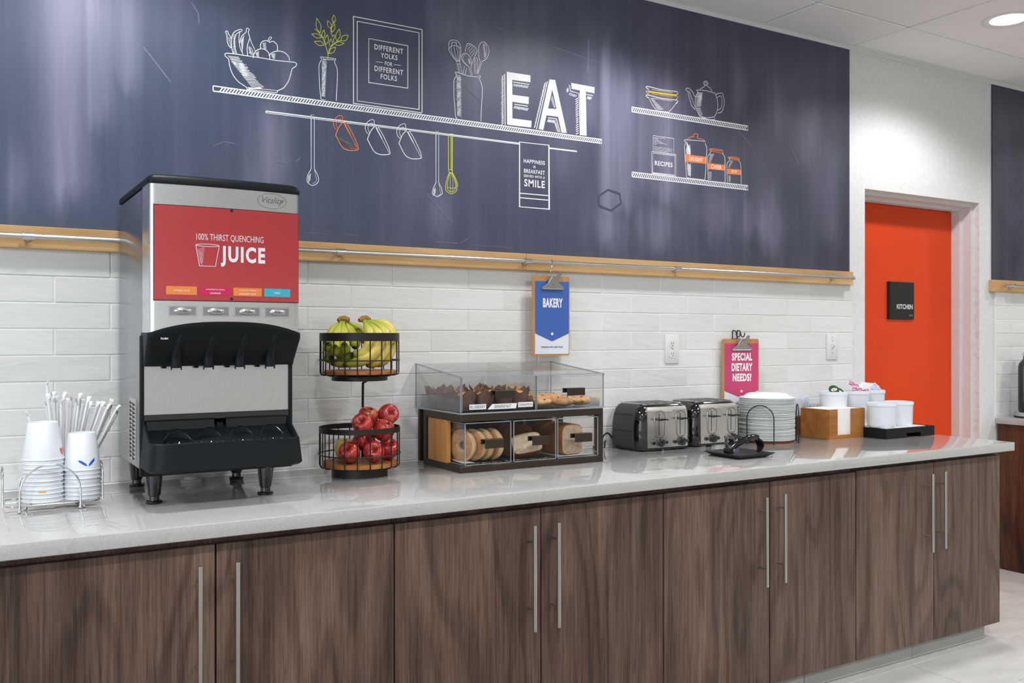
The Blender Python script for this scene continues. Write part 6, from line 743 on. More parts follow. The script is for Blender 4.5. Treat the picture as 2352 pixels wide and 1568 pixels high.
# ================================================================== cup rack, paper cups, wrapped straws
M['cup'] = speckled('paper_cup_white', srgb(222,227,232), .02, 30, .45, bump=.02)
M['wire'] = mat('chrome_wire', (.62,.62,.62,1), .18, 1.0)
RX, RY = -.808, -.318
t = thing('cup_rack', 'chrome wire cup rack with arched sides at the left edge of the counter', 'rack', (RX, RY, CT))
zr = CT+.016
b = B(); tube(b, [(x, y, zr) for x, y in rrect(-.918,-.385,-.697,-.255,.02,4)], .0021, 8, closed=True); tube(b, [(-.918,-.32,zr),(-.697,-.32,zr)], .0019, 8); tube(b, [(-.86,-.385,zr),(-.86,-.255,zr)], .0019, 8); tube(b, [(-.755,-.385,zr),(-.755,-.255,zr)], .0019, 8); obj('base_frame', b, M['wire'], t)
for y, x0, x1, h in ((-.400,-.888,-.747,.116),(-.245,-.880,-.740,.112)):
    b = B(); tube(b, arch((x0,y,CT+.004), (x1,y,CT+.004), h), .0024, 8); obj('front_arch' if y < -.3 else 'back_arch', b, M['wire'], t)
    for x in (x0, x1):
        b = B(); blob(b, (x,y,CT+.0052), (.0052,)*3, 12, 8); obj('ball_foot', b, M['wire'], t)
for x in (-.924,-.690):
    b = B(); tube(b, arch((x,-.372,zr), (x,-.292,zr), .098), .0022, 8); obj('side_arch', b, M['wire'], t)
for x, y in ((-.872,-.356),(-.737,-.392)):
    b = B(); blob(b, (x,y,CT+.0052), (.0052,)*3, 12, 8); tube(b, [(x,y,CT+.008),(x,y,zr)], .0016, 6); obj('ball_foot', b, M['wire'], t)
def cup_bm(rr, rb, h):
    bm = B(); lathe(bm, [(rr-.0012,.002),(rr-.001,.0),(rr+.0012,0),(rr+.002,.0016),(rr+.0012,.0034),(rr,.0036),(rb,h-.001),(rb-.0008,h),(rb-.002,h),(rb-.0026,h-.006),(0,h-.006)], (0,0,0), 36); return bm
def decal(bm, pts, c, rr, rb, h, a0, z0):
    """flat print wrapped on the cone of an upturned cup: pts (arc mm, height mm)"""
    f = bm.faces.new([bm.verts.new((x, z, 0)) for x, z in pts]); q = bmesh.ops.triangulate(bm, faces=[f])
    es = list({e for g in q['faces'] for e in g.edges}); q = bmesh.ops.subdivide_edges(bm, edges=es, cuts=4, use_grid_fill=True)
    for v in bm.verts:
        if v.tag: continue
        zz = z0+v.co.y; r = rr+(rb-rr)*zz/h+.0006; a = a0+v.co.x/r; v.co = (c[0]+r*math.cos(a), c[1]+r*math.sin(a), c[2]+zz); v.tag = True
CUPS = [(-.829,-.326,11,.0495,.0365,'left'),(-.735,-.328,8,.0465,.0345,'right')]
M['blue'] = mat('blue_print', srgb(24,92,186), .5); M['heart'] = mat('coral_print', srgb(226,92,92), .5); M['amber'] = mat('amber_print', srgb(238,172,46), .5); M['maroon'] = mat('maroon_print', srgb(150,40,62), .5)
for cx, cy, n, rr, rb, side in CUPS:
    proto = None
    for k in range(n):
        z = zr+.0023+.01085*k
        top = k == n-1
        if top: lab = 'topmost upturned paper cup of the left stack, with a coral heart' if side == 'left' else 'topmost upturned paper cup of the right stack, with a blue leaf print'
        else: lab = 'white paper cup nested in the %s stack of the wire rack, %s' % (side, ['second','third','fourth','fifth','sixth','seventh','eighth','ninth','tenth'][n-2-k]+' from the top' if k else 'lowest of all')
        if side == 'left' and k == 2: lab = 'white paper cup low in the left stack, showing an amber printed arc'
        r = thing('paper_cup', lab, 'cup', (cx+random.uniform(-.0008,.0008), cy+random.uniform(-.0008,.0008), z), random.uniform(0,.02), None if top else 'cups in the %s stack' % side)
        if proto is None:
            shell = obj('cup_wall', cup_bm(rr, rb, .098), M['cup'], r, local=True); proto = shell
        else:
            shell = proto.copy(); COL.objects.link(shell); shell.parent = r
        bm = None; h = .098; c0 = (0,0,0)
        if top and side == 'right':
            bm = B(); m_ = M['blue']; a0 = math.radians(-78)
            decal(bm, [(-.002,-.001),(-.013,.005),(-.022,.012),(-.024,.017),(-.014,.014),(-.004,.006)], c0, rr, rb, h, a0, .012); decal(bm, [(.001,-.001),(.003,.006),(.010,.014),(.020,.021),(.019,.013),(.010,.004)], c0, rr, rb, h, a0, .012)
            nm = 'leaf_print'
        elif top:
            bm = B(); m_ = M['heart']; a0 = math.radians(-28); nm = 'heart_print'
            decal(bm, [(0,-.009),(.006,-.001),(.0095,.006),(.008,.011),(.004,.0125),(0,.008),(-.004,.0125),(-.008,.011),(-.0095,.006),(-.006,-.001)], c0, rr, rb, h, a0, .018)
        elif side == 'left' and k == 2:
            bm = B(); m_ = M['amber']; nm = 'amber_print'; decal(bm, [(-.011,.0035),(-.006,.0),(.006,.0),(.011,.0035)], c0, rr, rb, h, math.radians(-98), .0048)
        elif (side, k) in (('left',1),('left',4),('left',6),('right',6)):
            bm = B(); m_ = M['maroon']; nm = 'maroon_print'; decal(bm, [(-.004,.003),(-.002,0),(.003,.0005),(.004,.003)], c0, rr, rb, h, math.radians(-30 if side == 'left' else -160), .0050)
        if bm: flatobj(nm, bm, m_, r, local=True)
# upright cup holding the straws, behind the stacks
SX, SY = -.765, -.262
hold = thing('straw_cup', 'upright white paper cup holding wrapped straws behind the two stacks', 'cup', (SX, SY+.035, zr+.0023))
b = B(); lathe(b, [(0,.003),(.033,.003),(.034,0),(.044,.095),(.0455,.097),(.0435,.098),(.0428,.095),(.033,.006),(0,.006)], (0,0,0), 32); obj('cup_wall', b, M['cup'], hold, local=True)
M['straw'] = m_acrylic('straw_wrapper_film', (.9,.9,.92,1), .1); M['strawp'] = speckled('straw_paper', srgb(235,235,236), .04, 200, .55)
def straw(k, x, y, lean, leany, L, lab):
    t = thing('wrapped_straw', lab, 'straw', (x, y, zr+.0095+.0006*k % .004), 0, 'wrapped straws in the cup')
    d = Vector((math.sin(lean), math.sin(leany), 1)).normalized(); b = B()
    p0 = Vector((0,0,0)); tube(b, [p0, p0+d*L*.5, p0+d*L], .0037, 8); obj('straw_tube', b, M['strawp'], t, local=True)
    b = B(); e = p0+d*L; ang = random.uniform(0, PI); u = Vector((math.cos(ang), math.sin(ang), 0))
    pts = [e, e+d*.006, e+d*.010+u*.001, e+d*.014+u*.004]; 
    for i in range(3):
        w0, w1 = (.0038,.0046,.0052,.0056)[i:i+2]; a_, c_ = pts[i], pts[i+1]; s = d.cross(u).normalized()
        vs = [b.verts.new(a_-s*w0), b.verts.new(a_+s*w0), b.verts.new(c_+s*w1), b.verts.new(c_-s*w1)]; b.faces.new(vs)
        vs = [b.verts.new(a_-s*w0+u*.0008), b.verts.new(c_-s*w1+u*.0016), b.verts.new(c_+s*w1+u*.0016), b.verts.new(a_+s*w0+u*.0008)]; b.faces.new(vs)
    obj('wrapper_end', b, M['strawp'], t, local=True, smooth=False)
for k in range(34):
    u = k/33; x = SX-.024+.050*u+random.uniform(-.003,.003); y = SY+.035+random.uniform(-.022,.022)
    lean = -.14+.95*u**1.5+random.uniform(-.05,.05); L = .250-.012*u+random.uniform(-.012,.012)
    lab = 'white paper-wrapped drinking straw standing in the cup behind the stacks'
    straw(k, x, y, lean*.66, random.uniform(-.12,.06), L, lab)
straw(1, SX-.018, SY+.03, -.10, 0, .290, 'tallest wrapped straw, rising highest above the paper cups')
straw(2, SX-.030, SY+.045, -.30, 0, .214, 'wrapped straw leaning left, its tip just above the heart cup')

# ================================================================== two-tier fruit stand
M['fwire'] = speckled('dark_brown_wire', srgb(38,33,30), .12, 200, .42, metal=.3, bump=.03)
M['acacia'] = m_oak('acacia_disc', srgb(120,68,34), srgb(164,100,52), srgb(196,132,78), 1.0, 0)
FX, FY, RZ = .103, -.214, -math.radians(31.26)      # local x runs across the view of the stand, local y away from it
t = thing('fruit_stand', 'two-tier dark wire fruit stand with wooden discs beside the bakery case', 'fruit stand', (FX, FY, CT), RZ)
def fring(r, z0, z1, th=.0022):
    bm = B(); lathe(bm, [(r,z0),(r+th,z0),(r+th,z1),(r,z1),(r,z0)], (0,0,0), 56); return bm
def fcirc(r, z, w):
    bm = B(); tube(bm, [(r*math.cos(2*PI*k/56), r*math.sin(2*PI*k/56), z) for k in range(56)], w, 7, closed=True); return bm
def basket(tier, z_rim0, z_rim1, z_mid, z_disc0, z_disc1, z_bot, r):
    p = t
    obj('rim_band', fring(r, z_rim0, z_rim1), M['fwire'], p, local=True)
    obj('wire_hoop', fcirc(r+.003, z_mid, .0021), M['fwire'], p, local=True)
    for k in range(20):
        a = 2*PI*(k+.35)/20; c, s = math.cos(a), math.sin(a); b = B()
        tube(b, [(r*c,r*s,z_rim1-.002),(r*c,r*s,z_bot+.008),(.98*r*c,.98*r*s,z_bot+.002),(.93*r*c,.93*r*s,z_bot),(.70*r*c,.70*r*s,z_bot)], .0021, 6); obj('wire_rib', b, M['fwire'], p, local=True)
    b = B(); lathe(b, [(0,z_disc0),(r*.925,z_disc0),(r*.945,z_disc0+.002),(r*.945,z_disc1-.002),(r*.925,z_disc1),(0,z_disc1)], (0,0,0), 56); obj('wood_disc', b, M['acacia'], p, local=True)
z = lambda v: v-CT
basket('lower', z(.9895), z(1.0065), z(.919), z(.8790), z(.8935), z(.8768), .1285)
basket('upper', z(1.2835), z(1.3095), z(1.2220), z(1.1765), z(1.1890), z(1.1743), .1265)
b = B(); lathe(b, [(.080,0),(.0905,0),(.0905,.0255),(.080,.0265),(.06,.0265)], (0,0,0), 48); lathe(b, [(0,.001),(.082,.001)], (0,0,0), 48); obj('base_drum', b, M['fwire'], t, local=True)
b = B(); lathe(b, [(0,z(1.1735)),(.1,z(1.1735)),(.104,z(1.1715)),(.1,z(1.1690)),(.090,z(1.1690)),(.090,z(1.1560)),(.086,z(1.1555)),(.086,z(1.168)),(0,z(1.168))], (0,0,0), 48); obj('collar', b, M['fwire'], t, local=True)
b = B(); tube(b, smooth_path([(.004,.060,z(1.170)),(.012,.060,z(1.160)),(.012,.060,z(1.151)),(.006,.060,z(1.148)),(.002,.060,z(1.143)),(.001,.060,z(1.13)),(.0,.060,z(1.0)),(.0,.060,z(.895))], 4), .0042, 10); tube(b, [(.0,.0,z(1.169)),(.006,.030,z(1.165)),(.006,.062,z(1.162))], .004, 8); obj('pole', b, M['fwire'], t, local=True)
def m_apple(name, base, streak, yel, amt):
    m = mat(name, base, .24, coat=.2, coat_rough=.12); s = N(m); c = s.co(scale=(1,1,1), rnd=True)
    f = s.noise(s.co(scale=(30,30,5)), 2.4, 4, .6, .6); g = s.noise(c, 14, 3, .6); d = s.n('ShaderNodeTexVoronoi'); s.l(s.co(), d.inputs['Vector']); d.inputs['Scale'].default_value = 210
    col = s.mix(s.ramp(f, [(.42, (0,0,0)), (.58, (1,1,1))]), base, streak); col = s.mix(s.ramp(g, [(amt, (0,0,0)), (amt+.22, (1,1,1))]), col, yel)
    s.color(s.mix(s.math('MULTIPLY', s.math('LESS_THAN', d.outputs['Distance'], .16), .5), col, yel)); return m
M['apple'] = m_apple('red_apple_skin', srgb(134,18,28), srgb(192,58,48), srgb(210,140,82), .56)
M['apple_g'] = m_apple('yellow_apple_skin', srgb(204,196,98), srgb(212,190,104), srgb(196,120,70), .66)
M['stem'] = speckled('stem_brown', srgb(92,66,40), .3, 100, .8)
def apple_mesh():
    bm = B()
    lathe(bm, [(0,.022),(.003,.0225),(.007,.0262),(.013,.0310),(.020,.0322),(.027,.0290),(.0322,.0205),(.034,.0085),(.0325,-.006),(.028,-.019),(.0215,-.0275),(.015,-.0305),(.009,-.0300),(.004,-.0265),(0,-.025)], (0,0,0), 28)
    for v in bm.verts:
        a = math.atan2(v.co.y, v.co.x); v.co.x *= 1+.03*math.cos(5*a)*(v.co.z < 0); v.co.y *= 1+.03*math.cos(5*a)*(v.co.z < 0)
    return bm
AP = [(-.0186,-.075,.928,55,-20,'red apple at the front left of the lower basket, its blossom end facing out'),(.055,-.060,.928,60,30,'red apple at the front right of the lower basket floor'),(.090,.012,.928,40,80,'red apple at the far right edge of the lower basket floor'),
      (-.052,.022,.928,10,0,'yellow-green apple at the back left of the lower basket'),(.011,.0,.9585,75,160,'red apple in the middle of the heap, behind the front left apple'),(.078,-.010,.9930,30,200,'red apple in the middle right of the heap, just under the rim band'),
      (.072,.062,.985,20,40,'red apple at the back right of the heap, mostly hidden'),(.018,-.045,1.0165,62,-10,'bright red apple on top of the heap at the front, stem hollow facing out'),(.022,.032,1.0310,15,120,'red apple on top of the heap, behind the front one'),(.084,.052,1.0400,70,100,'brownish red apple on top of the heap at the right')]
ca, sa = math.cos(RZ), math.sin(RZ); proto = None
for x, y, zz, tilt, turn, lab in AP:
    wx, wy = FX+x*ca-y*sa, FY+x*sa+y*ca
    r = thing('apple', lab, 'apple', (wx, wy, zz), 0, 'apples in the lower basket'); r.rotation_euler = (math.radians(tilt), math.radians(random.uniform(-14,14)), math.radians(turn*.35)+RZ)
    if proto is None: sk = obj('apple_skin', apple_mesh(), M['apple'], r, local=True, ang=2); b = B(); tube(b, [(0,0,.021),(.001,0,.030),(.004,.001,.036)], [.0012,.0012,.0018], 6); st_ = obj('stem', b, M['stem'], r, local=True); proto = (sk, st_)
    else:
        for q in proto: c_ = q.copy(); COL.objects.link(c_); c_.parent = r
    if 'yellow' in lab:
        for c_ in r.children:
            if c_.name.startswith('apple_skin'): c_.data = c_.data.copy(); c_.data.materials[0] = M['apple_g']
# bananas: curved tapering fruit joined at a crown
def m_banana(nm, c1, c2):
    m = mat(nm, srgb(206,186,72), .38, spec=.35); s = N(m); a = s.n('ShaderNodeAttribute', attribute_name='ripe', attribute_type='GEOMETRY')
    n = s.noise(s.co(), 60, 3, .6); v = s.noise(s.co(loc=(3,3,3)), 210, 2, .6)
    base = s.ramp(s.math('ADD', a.outputs['Fac'], s.math('MULTIPLY', s.math('SUBTRACT', n, .5), .18)), [(0.0, srgb(40,32,22)), (.035, srgb(64,54,26)), (.075, srgb(140,152,48)), (.30, c1), (.66, c2), (.86, srgb(170,180,62)), (.97, srgb(142,160,52)), (1.0, srgb(124,98,56))])
    sp_ = s.ramp(v, [(.70, (0,0,0)), (.74, (1,1,1))]); s.color(s.mix(s.math('MULTIPLY', sp_, .6), base, srgb(92,66,34))); s.bump(n, .05, .001); return m
M['banana'] = m_banana('green_banana_peel', srgb(178,180,62), srgb(196,192,76)); M['banana_y'] = m_banana('yellow_banana_peel', srgb(212,190,88), srgb(226,206,110)); M['crown'] = speckled('crown_brown', srgb(146,108,52), .35, 90, .8)
def banana(parent, pts, m, r=.0165, name='banana'):
    p = smooth_path(pts, 6); n = len(p); b = B(); rr = []
    for i in range(n):
        u = i/(n-1)                       # 0 at the crown, 1 at the tip
        k = min(1, .36+.9*max(0,(u-.10))/.26) if u < .36 else 1
        if u < .10: k = .36
        if u > .80: k = max(.30, 1-((u-.80)/.20)**1.7*.72)
        rr.append(r*k)
    tube(b, p, rr, 10)
    lay = b.verts.layers.float.new('ripe')
    b.verts.ensure_lookup_table()
    for i in range(n):
        for k in range(10): b.verts[i*10+k][lay] = 1-i/(n-1)
    # five soft ridges
    for i in range(n):
        for k in range(10):
            v = b.verts[i*10+k]
            if k % 2 == 0: v.co = p[i]+(v.co-p[i])*1.06
            else: v.co = p[i]+(v.co-p[i])*.97
    o = obj(name, b, m, parent, local=True, ang=1.2); return o
def U(px, py, d): return ((px/8.71+720-824)*.001375, d, 1.293-1.1892-(py/8.71+710-776.3)*.001375)
def bunch(label, crown, fruits, cr):
    cx, cy, cz = crown
    t = thing('banana_bunch', label, 'bananas', (FX, FY, 1.1892), RZ, 'banana bunches in the upper basket')
    for pts in fruits: banana(t, pts, M['banana' if 'left' in label else 'banana_y'])
    b = B(); tube(b, cr, [.006,.0105,.0125,.0105], 10); obj('crown', b, M['crown'], t, local=True); return t

bunch('left banana bunch in the upper basket, its fruit tips facing the viewer', None or (0,0,0), [[U(*q) for q in f] for f in (
    [(525,235,0),(440,350,-.015),(355,520,-.030),(300,680,-.040),(320,765,-.062),(378,680,-.082)],
    [(545,240,-.010),(500,380,-.025),(475,560,-.045),(475,730,-.058),(505,835,-.080),(528,730,-.103)],
    [(580,240,-.010),(595,380,-.020),(620,560,-.035),(655,710,-.050),(690,800,-.074),(690,672,-.099)],
    [(600,240,.005),(680,380,.005),(765,520,0),(830,660,-.012),(830,800,-.022)],
    [(600,240,.020),(740,330,.045),(900,470,.060),(985,600,.045),(930,560,.015),(850,385,.0)],
    [(520,250,.020),(380,480,.035),(290,720,.030),(270,910,.010),(300,990,-.025),(420,980,-.055)],
    [(560,260,.025),(500,560,.030),(470,820,.020),(540,960,-.010),(680,980,-.040),(820,890,-.062)])],
    [U(475,215,-.012), U(520,190,-.006), U(580,185,.004), U(660,215,.014)])
bunch('right banana bunch in the upper basket, long fruit curving round to the right', (0,0,0), [[U(*q) for q in f] for f in (
    [(985,215,0),(1060,330,-.020),(1150,480,-.035),(1170,650,-.046),(1100,830,-.058),(960,910,-.062),(840,850,-.060)],
    [(1000,210,0),(1180,340,-.020),(1330,520,-.038),(1350,720,-.055),(1230,920,-.070),(980,1050,-.078),(650,1115,-.078)],
    [(1010,205,.010),(1290,320,.004),(1455,520,-.010),(1475,760,-.026),(1360,980,-.042),(1200,1090,-.045),(1080,1130,-.045)],
    [(1020,200,.020),(1330,300,.028),(1520,480,.030),(1560,720,.022),(1480,960,.004),(1330,1080,-.006),(1180,1110,-.016)],
    [(1020,205,.030),(1200,260,.050),(1420,330,.062),(1540,500,.056),(1550,700,.048),(1460,900,.040)],
    [(1010,215,.012),(1090,420,.010),(1110,640,.0),(1060,860,-.010),(900,1000,-.020),(640,1085,-.036),(360,1095,-.040)])],
    [U(905,215,-.010), U(960,185,0), U(1020,180,.012), U(1070,205,.026)])

# ================================================================== bakery case: bronze frame with three acrylic drawers
M['acr'] = m_acrylic('clear_acrylic'); M['acrt'] = m_acrylic('smoked_acrylic', (.93,.935,.95,1), .05)
M['acre'] = mat('acrylic_edge', srgb(176,186,194), .15, spec=.6); M['acre'].node_tree.nodes['Principled BSDF'].inputs['Transmission Weight'].default_value = .35
M['honey'] = m_oak('honey_wood_block', srgb(152,98,44), srgb(186,128,64), srgb(206,150,86), 1.0, 2)
t = thing('bread_drawer_frame', 'dark bronze bread display with three clear drawers and a honey wood side block', 'display case', (.687,-.20,CT))
fb = 'frame_bar'
X0, X1, Y0, Y1, Z1 = .396, .979, -.362, -.082, 1.0405
for a, c in (((X0,Y0,CT),(X1,Y1,CT+.022)), ((X0,Y0,Z1-.024),(X1,Y0+.03,Z1)), ((X0,Y0+.03,Z1-.024),(X0+.03,Y1,Z1)), ((X1-.03,Y0+.03,Z1-.024),(X1,Y1,Z1)), ((X0+.03,Y1-.03,Z1-.024),(X1-.03,Y1,Z1)), ((X1-.021,Y0,CT+.022),(X1,Y0+.03,Z1-.024)), ((X0,Y1-.025,CT+.022),(X0+.022,Y1,Z1-.024)), ((X1-.022,Y1-.025,CT+.022),(X1,Y1,Z1-.024))):
    b = B(); box(b, a, c, .0015, 1); obj(fb, b, M['bronze'], t, smooth=False)
b = B(); box(b, (X0+.004,-.046,CT+.006), (X1-.01,-.030,Z1-.002), .0015, 1); obj('rear_panel', b, M['bronze'], t, smooth=False)
b = B(); box(b, (X0+.05,-.082,CT+.03), (X0+.07,-.046,CT+.05)); box(b, (X1-.07,-.082,CT+.03), (X1-.05,-.046,CT+.05)); obj('rear_spacer', b, M['bronze'], t, smooth=False)
b = B(); box(b, (X0+.001,-.262,CT+.0225), (X0+.016,-.118,1.0160), .001, 1); obj('wood_block', b, M['honey'], t, smooth=False)
def handle(par, x0, x1, z0, z1, yf_):
    b = B(); box(b, (x0,yf_-.022,z1-.002), (x1,yf_,z1)); box(b, (x0+.002,yf_-.0235,z0), (x1,yf_-.0215,z1), .0008, 1); box(b, (x0-.002,yf_-.0022,z1-.016), (x1-.002,yf_-.0002,z1)); obj('handle', b, M['bronze'], par, smooth=False)
    b = B(); cyl(b, (x0+.005,yf_-.0065,z1-.008), (x0+.005,yf_-.002,z1-.008), .0030, n=10); obj('handle_bolt', b, M['chrome'], par)
def bin_(x0, x1, hx):
    z0, z1 = CT+.0235, 1.0120; y0, y1 = -.360, -.112; w = .003
    b = B(); box(b, (x0,y0,z0), (x1,y0+w,z1)); box(b, (x0,y1-w,z0), (x1,y1,z1)); box(b, (x0,y0+w,z0), (x0+w,y1-w,z1)); box(b, (x1-w,y0+w,z0), (x1,y1-w,z1)); box(b, (x0+w,y0+w,z0), (x1-w,y1-w,z0+w))
    d = obj('drawer', b, M['acr'], t, smooth=False); e = .0022; b = B()
    for p, q in (((x0,y0-.0004,z1-e),(x1,y0+w+.0004,z1+.0004)), ((x0,y0-.0004,z0),(x1,y0+w,z0+e)), ((x0-.0003,y0-.0004,z0),(x0+e,y0+w,z1)), ((x1-e,y0-.0004,z0),(x1+.0003,y0+w,z1)), ((x0-.0003,y0,z1-e),(x0+w,y1,z1+.0003)), ((x0-.0003,y0,z0),(x0+w,y1,z0+e)), ((x1-w,y0,z1-e),(x1+.0003,y1,z1+.0003))): box(b, p, q)
    obj('polished_edge', b, M['acre'], d, smooth=False); handle(d, hx[0], hx[1], .9265, .9565, y0); return d
DR = [bin_(.4135,.5915,(.4745,.5500)), bin_(.6015,.7745,(.6600,.7330)), bin_(.7815,.9570,(.8375,.9150))]
b = B(); box(b, (.955,-.115,.985), (.9575,-.108,1.02)); 
for x in (.800, .945): box(b, (x-.006,-.1120,.90), (x+.006,-.1105,1.022))
obj('paper_tab', b, M['wplastic'], t, smooth=False)
# ---- bread
def m_crust(name, dark, light_, sc=9, rough=.7):
    m = mat(name, light_, rough, spec=.2); s = N(m); f = s.noise(s.co(), sc, 4, .6, .4); g = s.noise(s.co(), 160, 3, .6)
    s.color(s.ramp(s.math('ADD', s.math('MULTIPLY', f, .75), s.math('MULTIPLY', g, .25)), [(.32, dark), (.66, light_)])); s.bump(g, .25, .002); return m
M['bagel'] = m_crust('bagel_crust', srgb(196,142,84), srgb(236,210,164), 16, .5); M['bagelb'] = m_crust('bagel_base', srgb(180,122,82), srgb(214,166,124), 30)
M['crust'] = m_crust('dark_crust', srgb(58,30,16), srgb(112,62,34), 14, .55); M['crust2'] = m_crust('golden_crust', srgb(140,80,34), srgb(190,124,62), 12, .6)
M['crumb'] = m_crust('bread_crumb_face', srgb(196,172,136), srgb(232,216,184), 70, .9); M['crumb2'] = m_crust('seeded_crumb_face', srgb(168,140,112), srgb(218,196,168), 60, .9)
M['sheet'] = speckled('white_sheet', srgb(232,233,236), .01, 30, .6, bump=.02)
ZB = CT+.0270
def bagel(loc, yaw, tilt, lab):
    r = thing('bagel', lab, 'bagel', loc, 0, 'bagels in the left drawer'); r.rotation_euler = (tilt, PI/2, yaw)
    b = B(); n, m = 40, 14; Rg = []
    for i in range(n):
        a = 2*PI*i/n; ring = []
        for k in range(m):
            q = 2*PI*k/m; rr = .0345+.0205*math.cos(q)*(1+.05*math.sin(3*a)); zz = .0178*math.sin(q)
            if zz < -.009: zz = -.009-(zz+.009)*-.25
            ring.append(b.verts.new((rr*math.cos(a), rr*math.sin(a), zz)))
        Rg.append(ring)
    for i in range(n):
        for k in range(m): b.faces.new((Rg[i][k], Rg[(i+1) % n][k], Rg[(i+1) % n][(k+1) % m], Rg[i][(k+1) % m]))
    o = obj('bagel_crust', b, M['bagel'], r, local=True, ang=2)
    b = B(); lathe(b, [(.023,-.0140),(.030,-.0152),(.040,-.0150),(.048,-.0120),(.049,-.0112)], (0,0,0), 36); obj('flat_base', b, M['bagelb'], r, local=True)
for k, (x, y, yaw, lab) in enumerate(((.4455,-.285,.35,'leftmost bagel in the left drawer, its flat base and hole in view'),(.4830,-.292,.22,'second bagel from the left in the left drawer'),(.5170,-.296,.16,'third bagel from the left in the left drawer'),(.5520,-.300,.12,'rightmost bagel in the left drawer'),(.4420,-.185,.1,'bagel behind the leftmost one in the left drawer'),(.500,-.180,.0,'bagel at the back of the left drawer, behind the row'))):
    bagel((x, y, ZB+.0558), yaw, random.uniform(-.2,.2), lab)
b = B(); v = [b.verts.new(p) for p in ((.420,-.33,ZB),(.47,-.33,ZB),(.47,-.15,ZB),(.420,-.15,ZB+.012))]; b.faces.new(v); v2 = [b.verts.new(q.co+Vector((0,0,.0005))) for q in v]; b.faces.new(v2[::-1]); tag(obj('paper_liner', b, M['sheet'], smooth=False), 'white paper liner under the bagels in the left drawer', 'paper')
def loaf(name, lab, loc, rot, w, h, L, mc, mf, face_end):
    r = thing(name, lab, 'bread', loc); r.rotation_euler = rot
    def sec(y, k=1):
        out = []
        for i in range(28):
            a = 2*PI*i/28; cx, cz = math.cos(a), math.sin(a); e = .42
            x = math.copysign(abs(cx)**e, cx)*w/2*k; z = math.copysign(abs(cz)**e, cz)*h/2*k
            if z > 0: z *= 1+.10*math.cos(x/w*PI); x *= 1+.05*(z/h)
            out.append((x, y, h/2+z))
        return out
    b = B(); ys = [0, L*.02, L*.12, L*.4, L*.7, L*.9, L*.97, L]; ks = [.985 if face_end else .8, 1, 1, 1.01, 1, .98, .93, .80]
    R_ = [[b.verts.new((p[0]+random.uniform(-.0006,.0006), p[1], p[2]+random.uniform(-.0008,.0008)*(p[2] > .01))) for p in sec(y, k)] for y, k in zip(ys, ks)]
    for P_, Q_ in zip(R_, R_[1:]):
        for i in range(28): b.faces.new((P_[i], P_[(i+1) % 28], Q_[(i+1) % 28], Q_[i]))
    b.faces.new(R_[-1]); b.faces.new(R_[0][::-1]); obj('crust', b, mc, r, local=True, ang=.9)
    b = B(); q = [b.verts.new(p) for p in [(x*.965, -.0012, h/2+(z-h/2)*.965) for x, y, z in sec(0, .985)]]; q2 = [b.verts.new((v.co.x, .002, v.co.z)) for v in q]
    b.faces.new(q[::-1])
    for i in range(28): b.faces.new((q[i], q[(i+1) % 28], q2[(i+1) % 28], q2[i]))
    obj('cut_face', b, mf, r, local=True)
loaf('bread_loaf', 'dark-crusted bread loaf lying at the back of the middle drawer', (.690,-.236,ZB), (0,0,.06), .140, .104, .112, M['crust'], M['crust'], False)
loaf('bread_loaf', 'golden half loaf tipped in the front of the middle drawer, pale cut face showing', (.690,-.318,ZB+.0185), (math.radians(-24),math.radians(-10),math.radians(-22)), .108, .070, .085, M['crust2'], M['crumb'], True)
loaf('bread_loaf', 'square seeded loaf in the right drawer with its speckled cut face to the front', (.868,-.326,ZB+.002), (0,0,math.radians(6)), .098, .104, .200, M['crust2'], M['crumb2'], True)
b = B(); v = [b.verts.new(p) for p in ((.790,-.352,ZB+.0006),(.950,-.352,ZB+.0006),(.950,-.13,ZB+.0006),(.790,-.13,ZB+.0006))]; b.faces.new(v); v2 = [b.verts.new(q.co+Vector((0,0,.0006))) for q in v]; b.faces.new(v2[::-1]); tag(obj('paper_liner', b, M['sheet'], smooth=False), 'white paper sheet under the seeded loaf in the right drawer', 'paper')
b = B()
for k in range(240):
    i = k % 3; x = random.uniform((.42,.61,.79)[i], (.585,.768,.95)[i]); y = -.356+abs(random.gauss(0,.012)); s_ = random.uniform(.0005,.0012)
    blob(b, (x,y,ZB+.0006+(.0012 if i == 2 else 0)), (s_,s_,s_), 5, 3)
cr = obj('bread_crumbs', b, M['crumb'], kind='stuff'); cr['label'] = 'pale bread crumbs along the front of the clear drawers'; cr['category'] = 'crumbs'

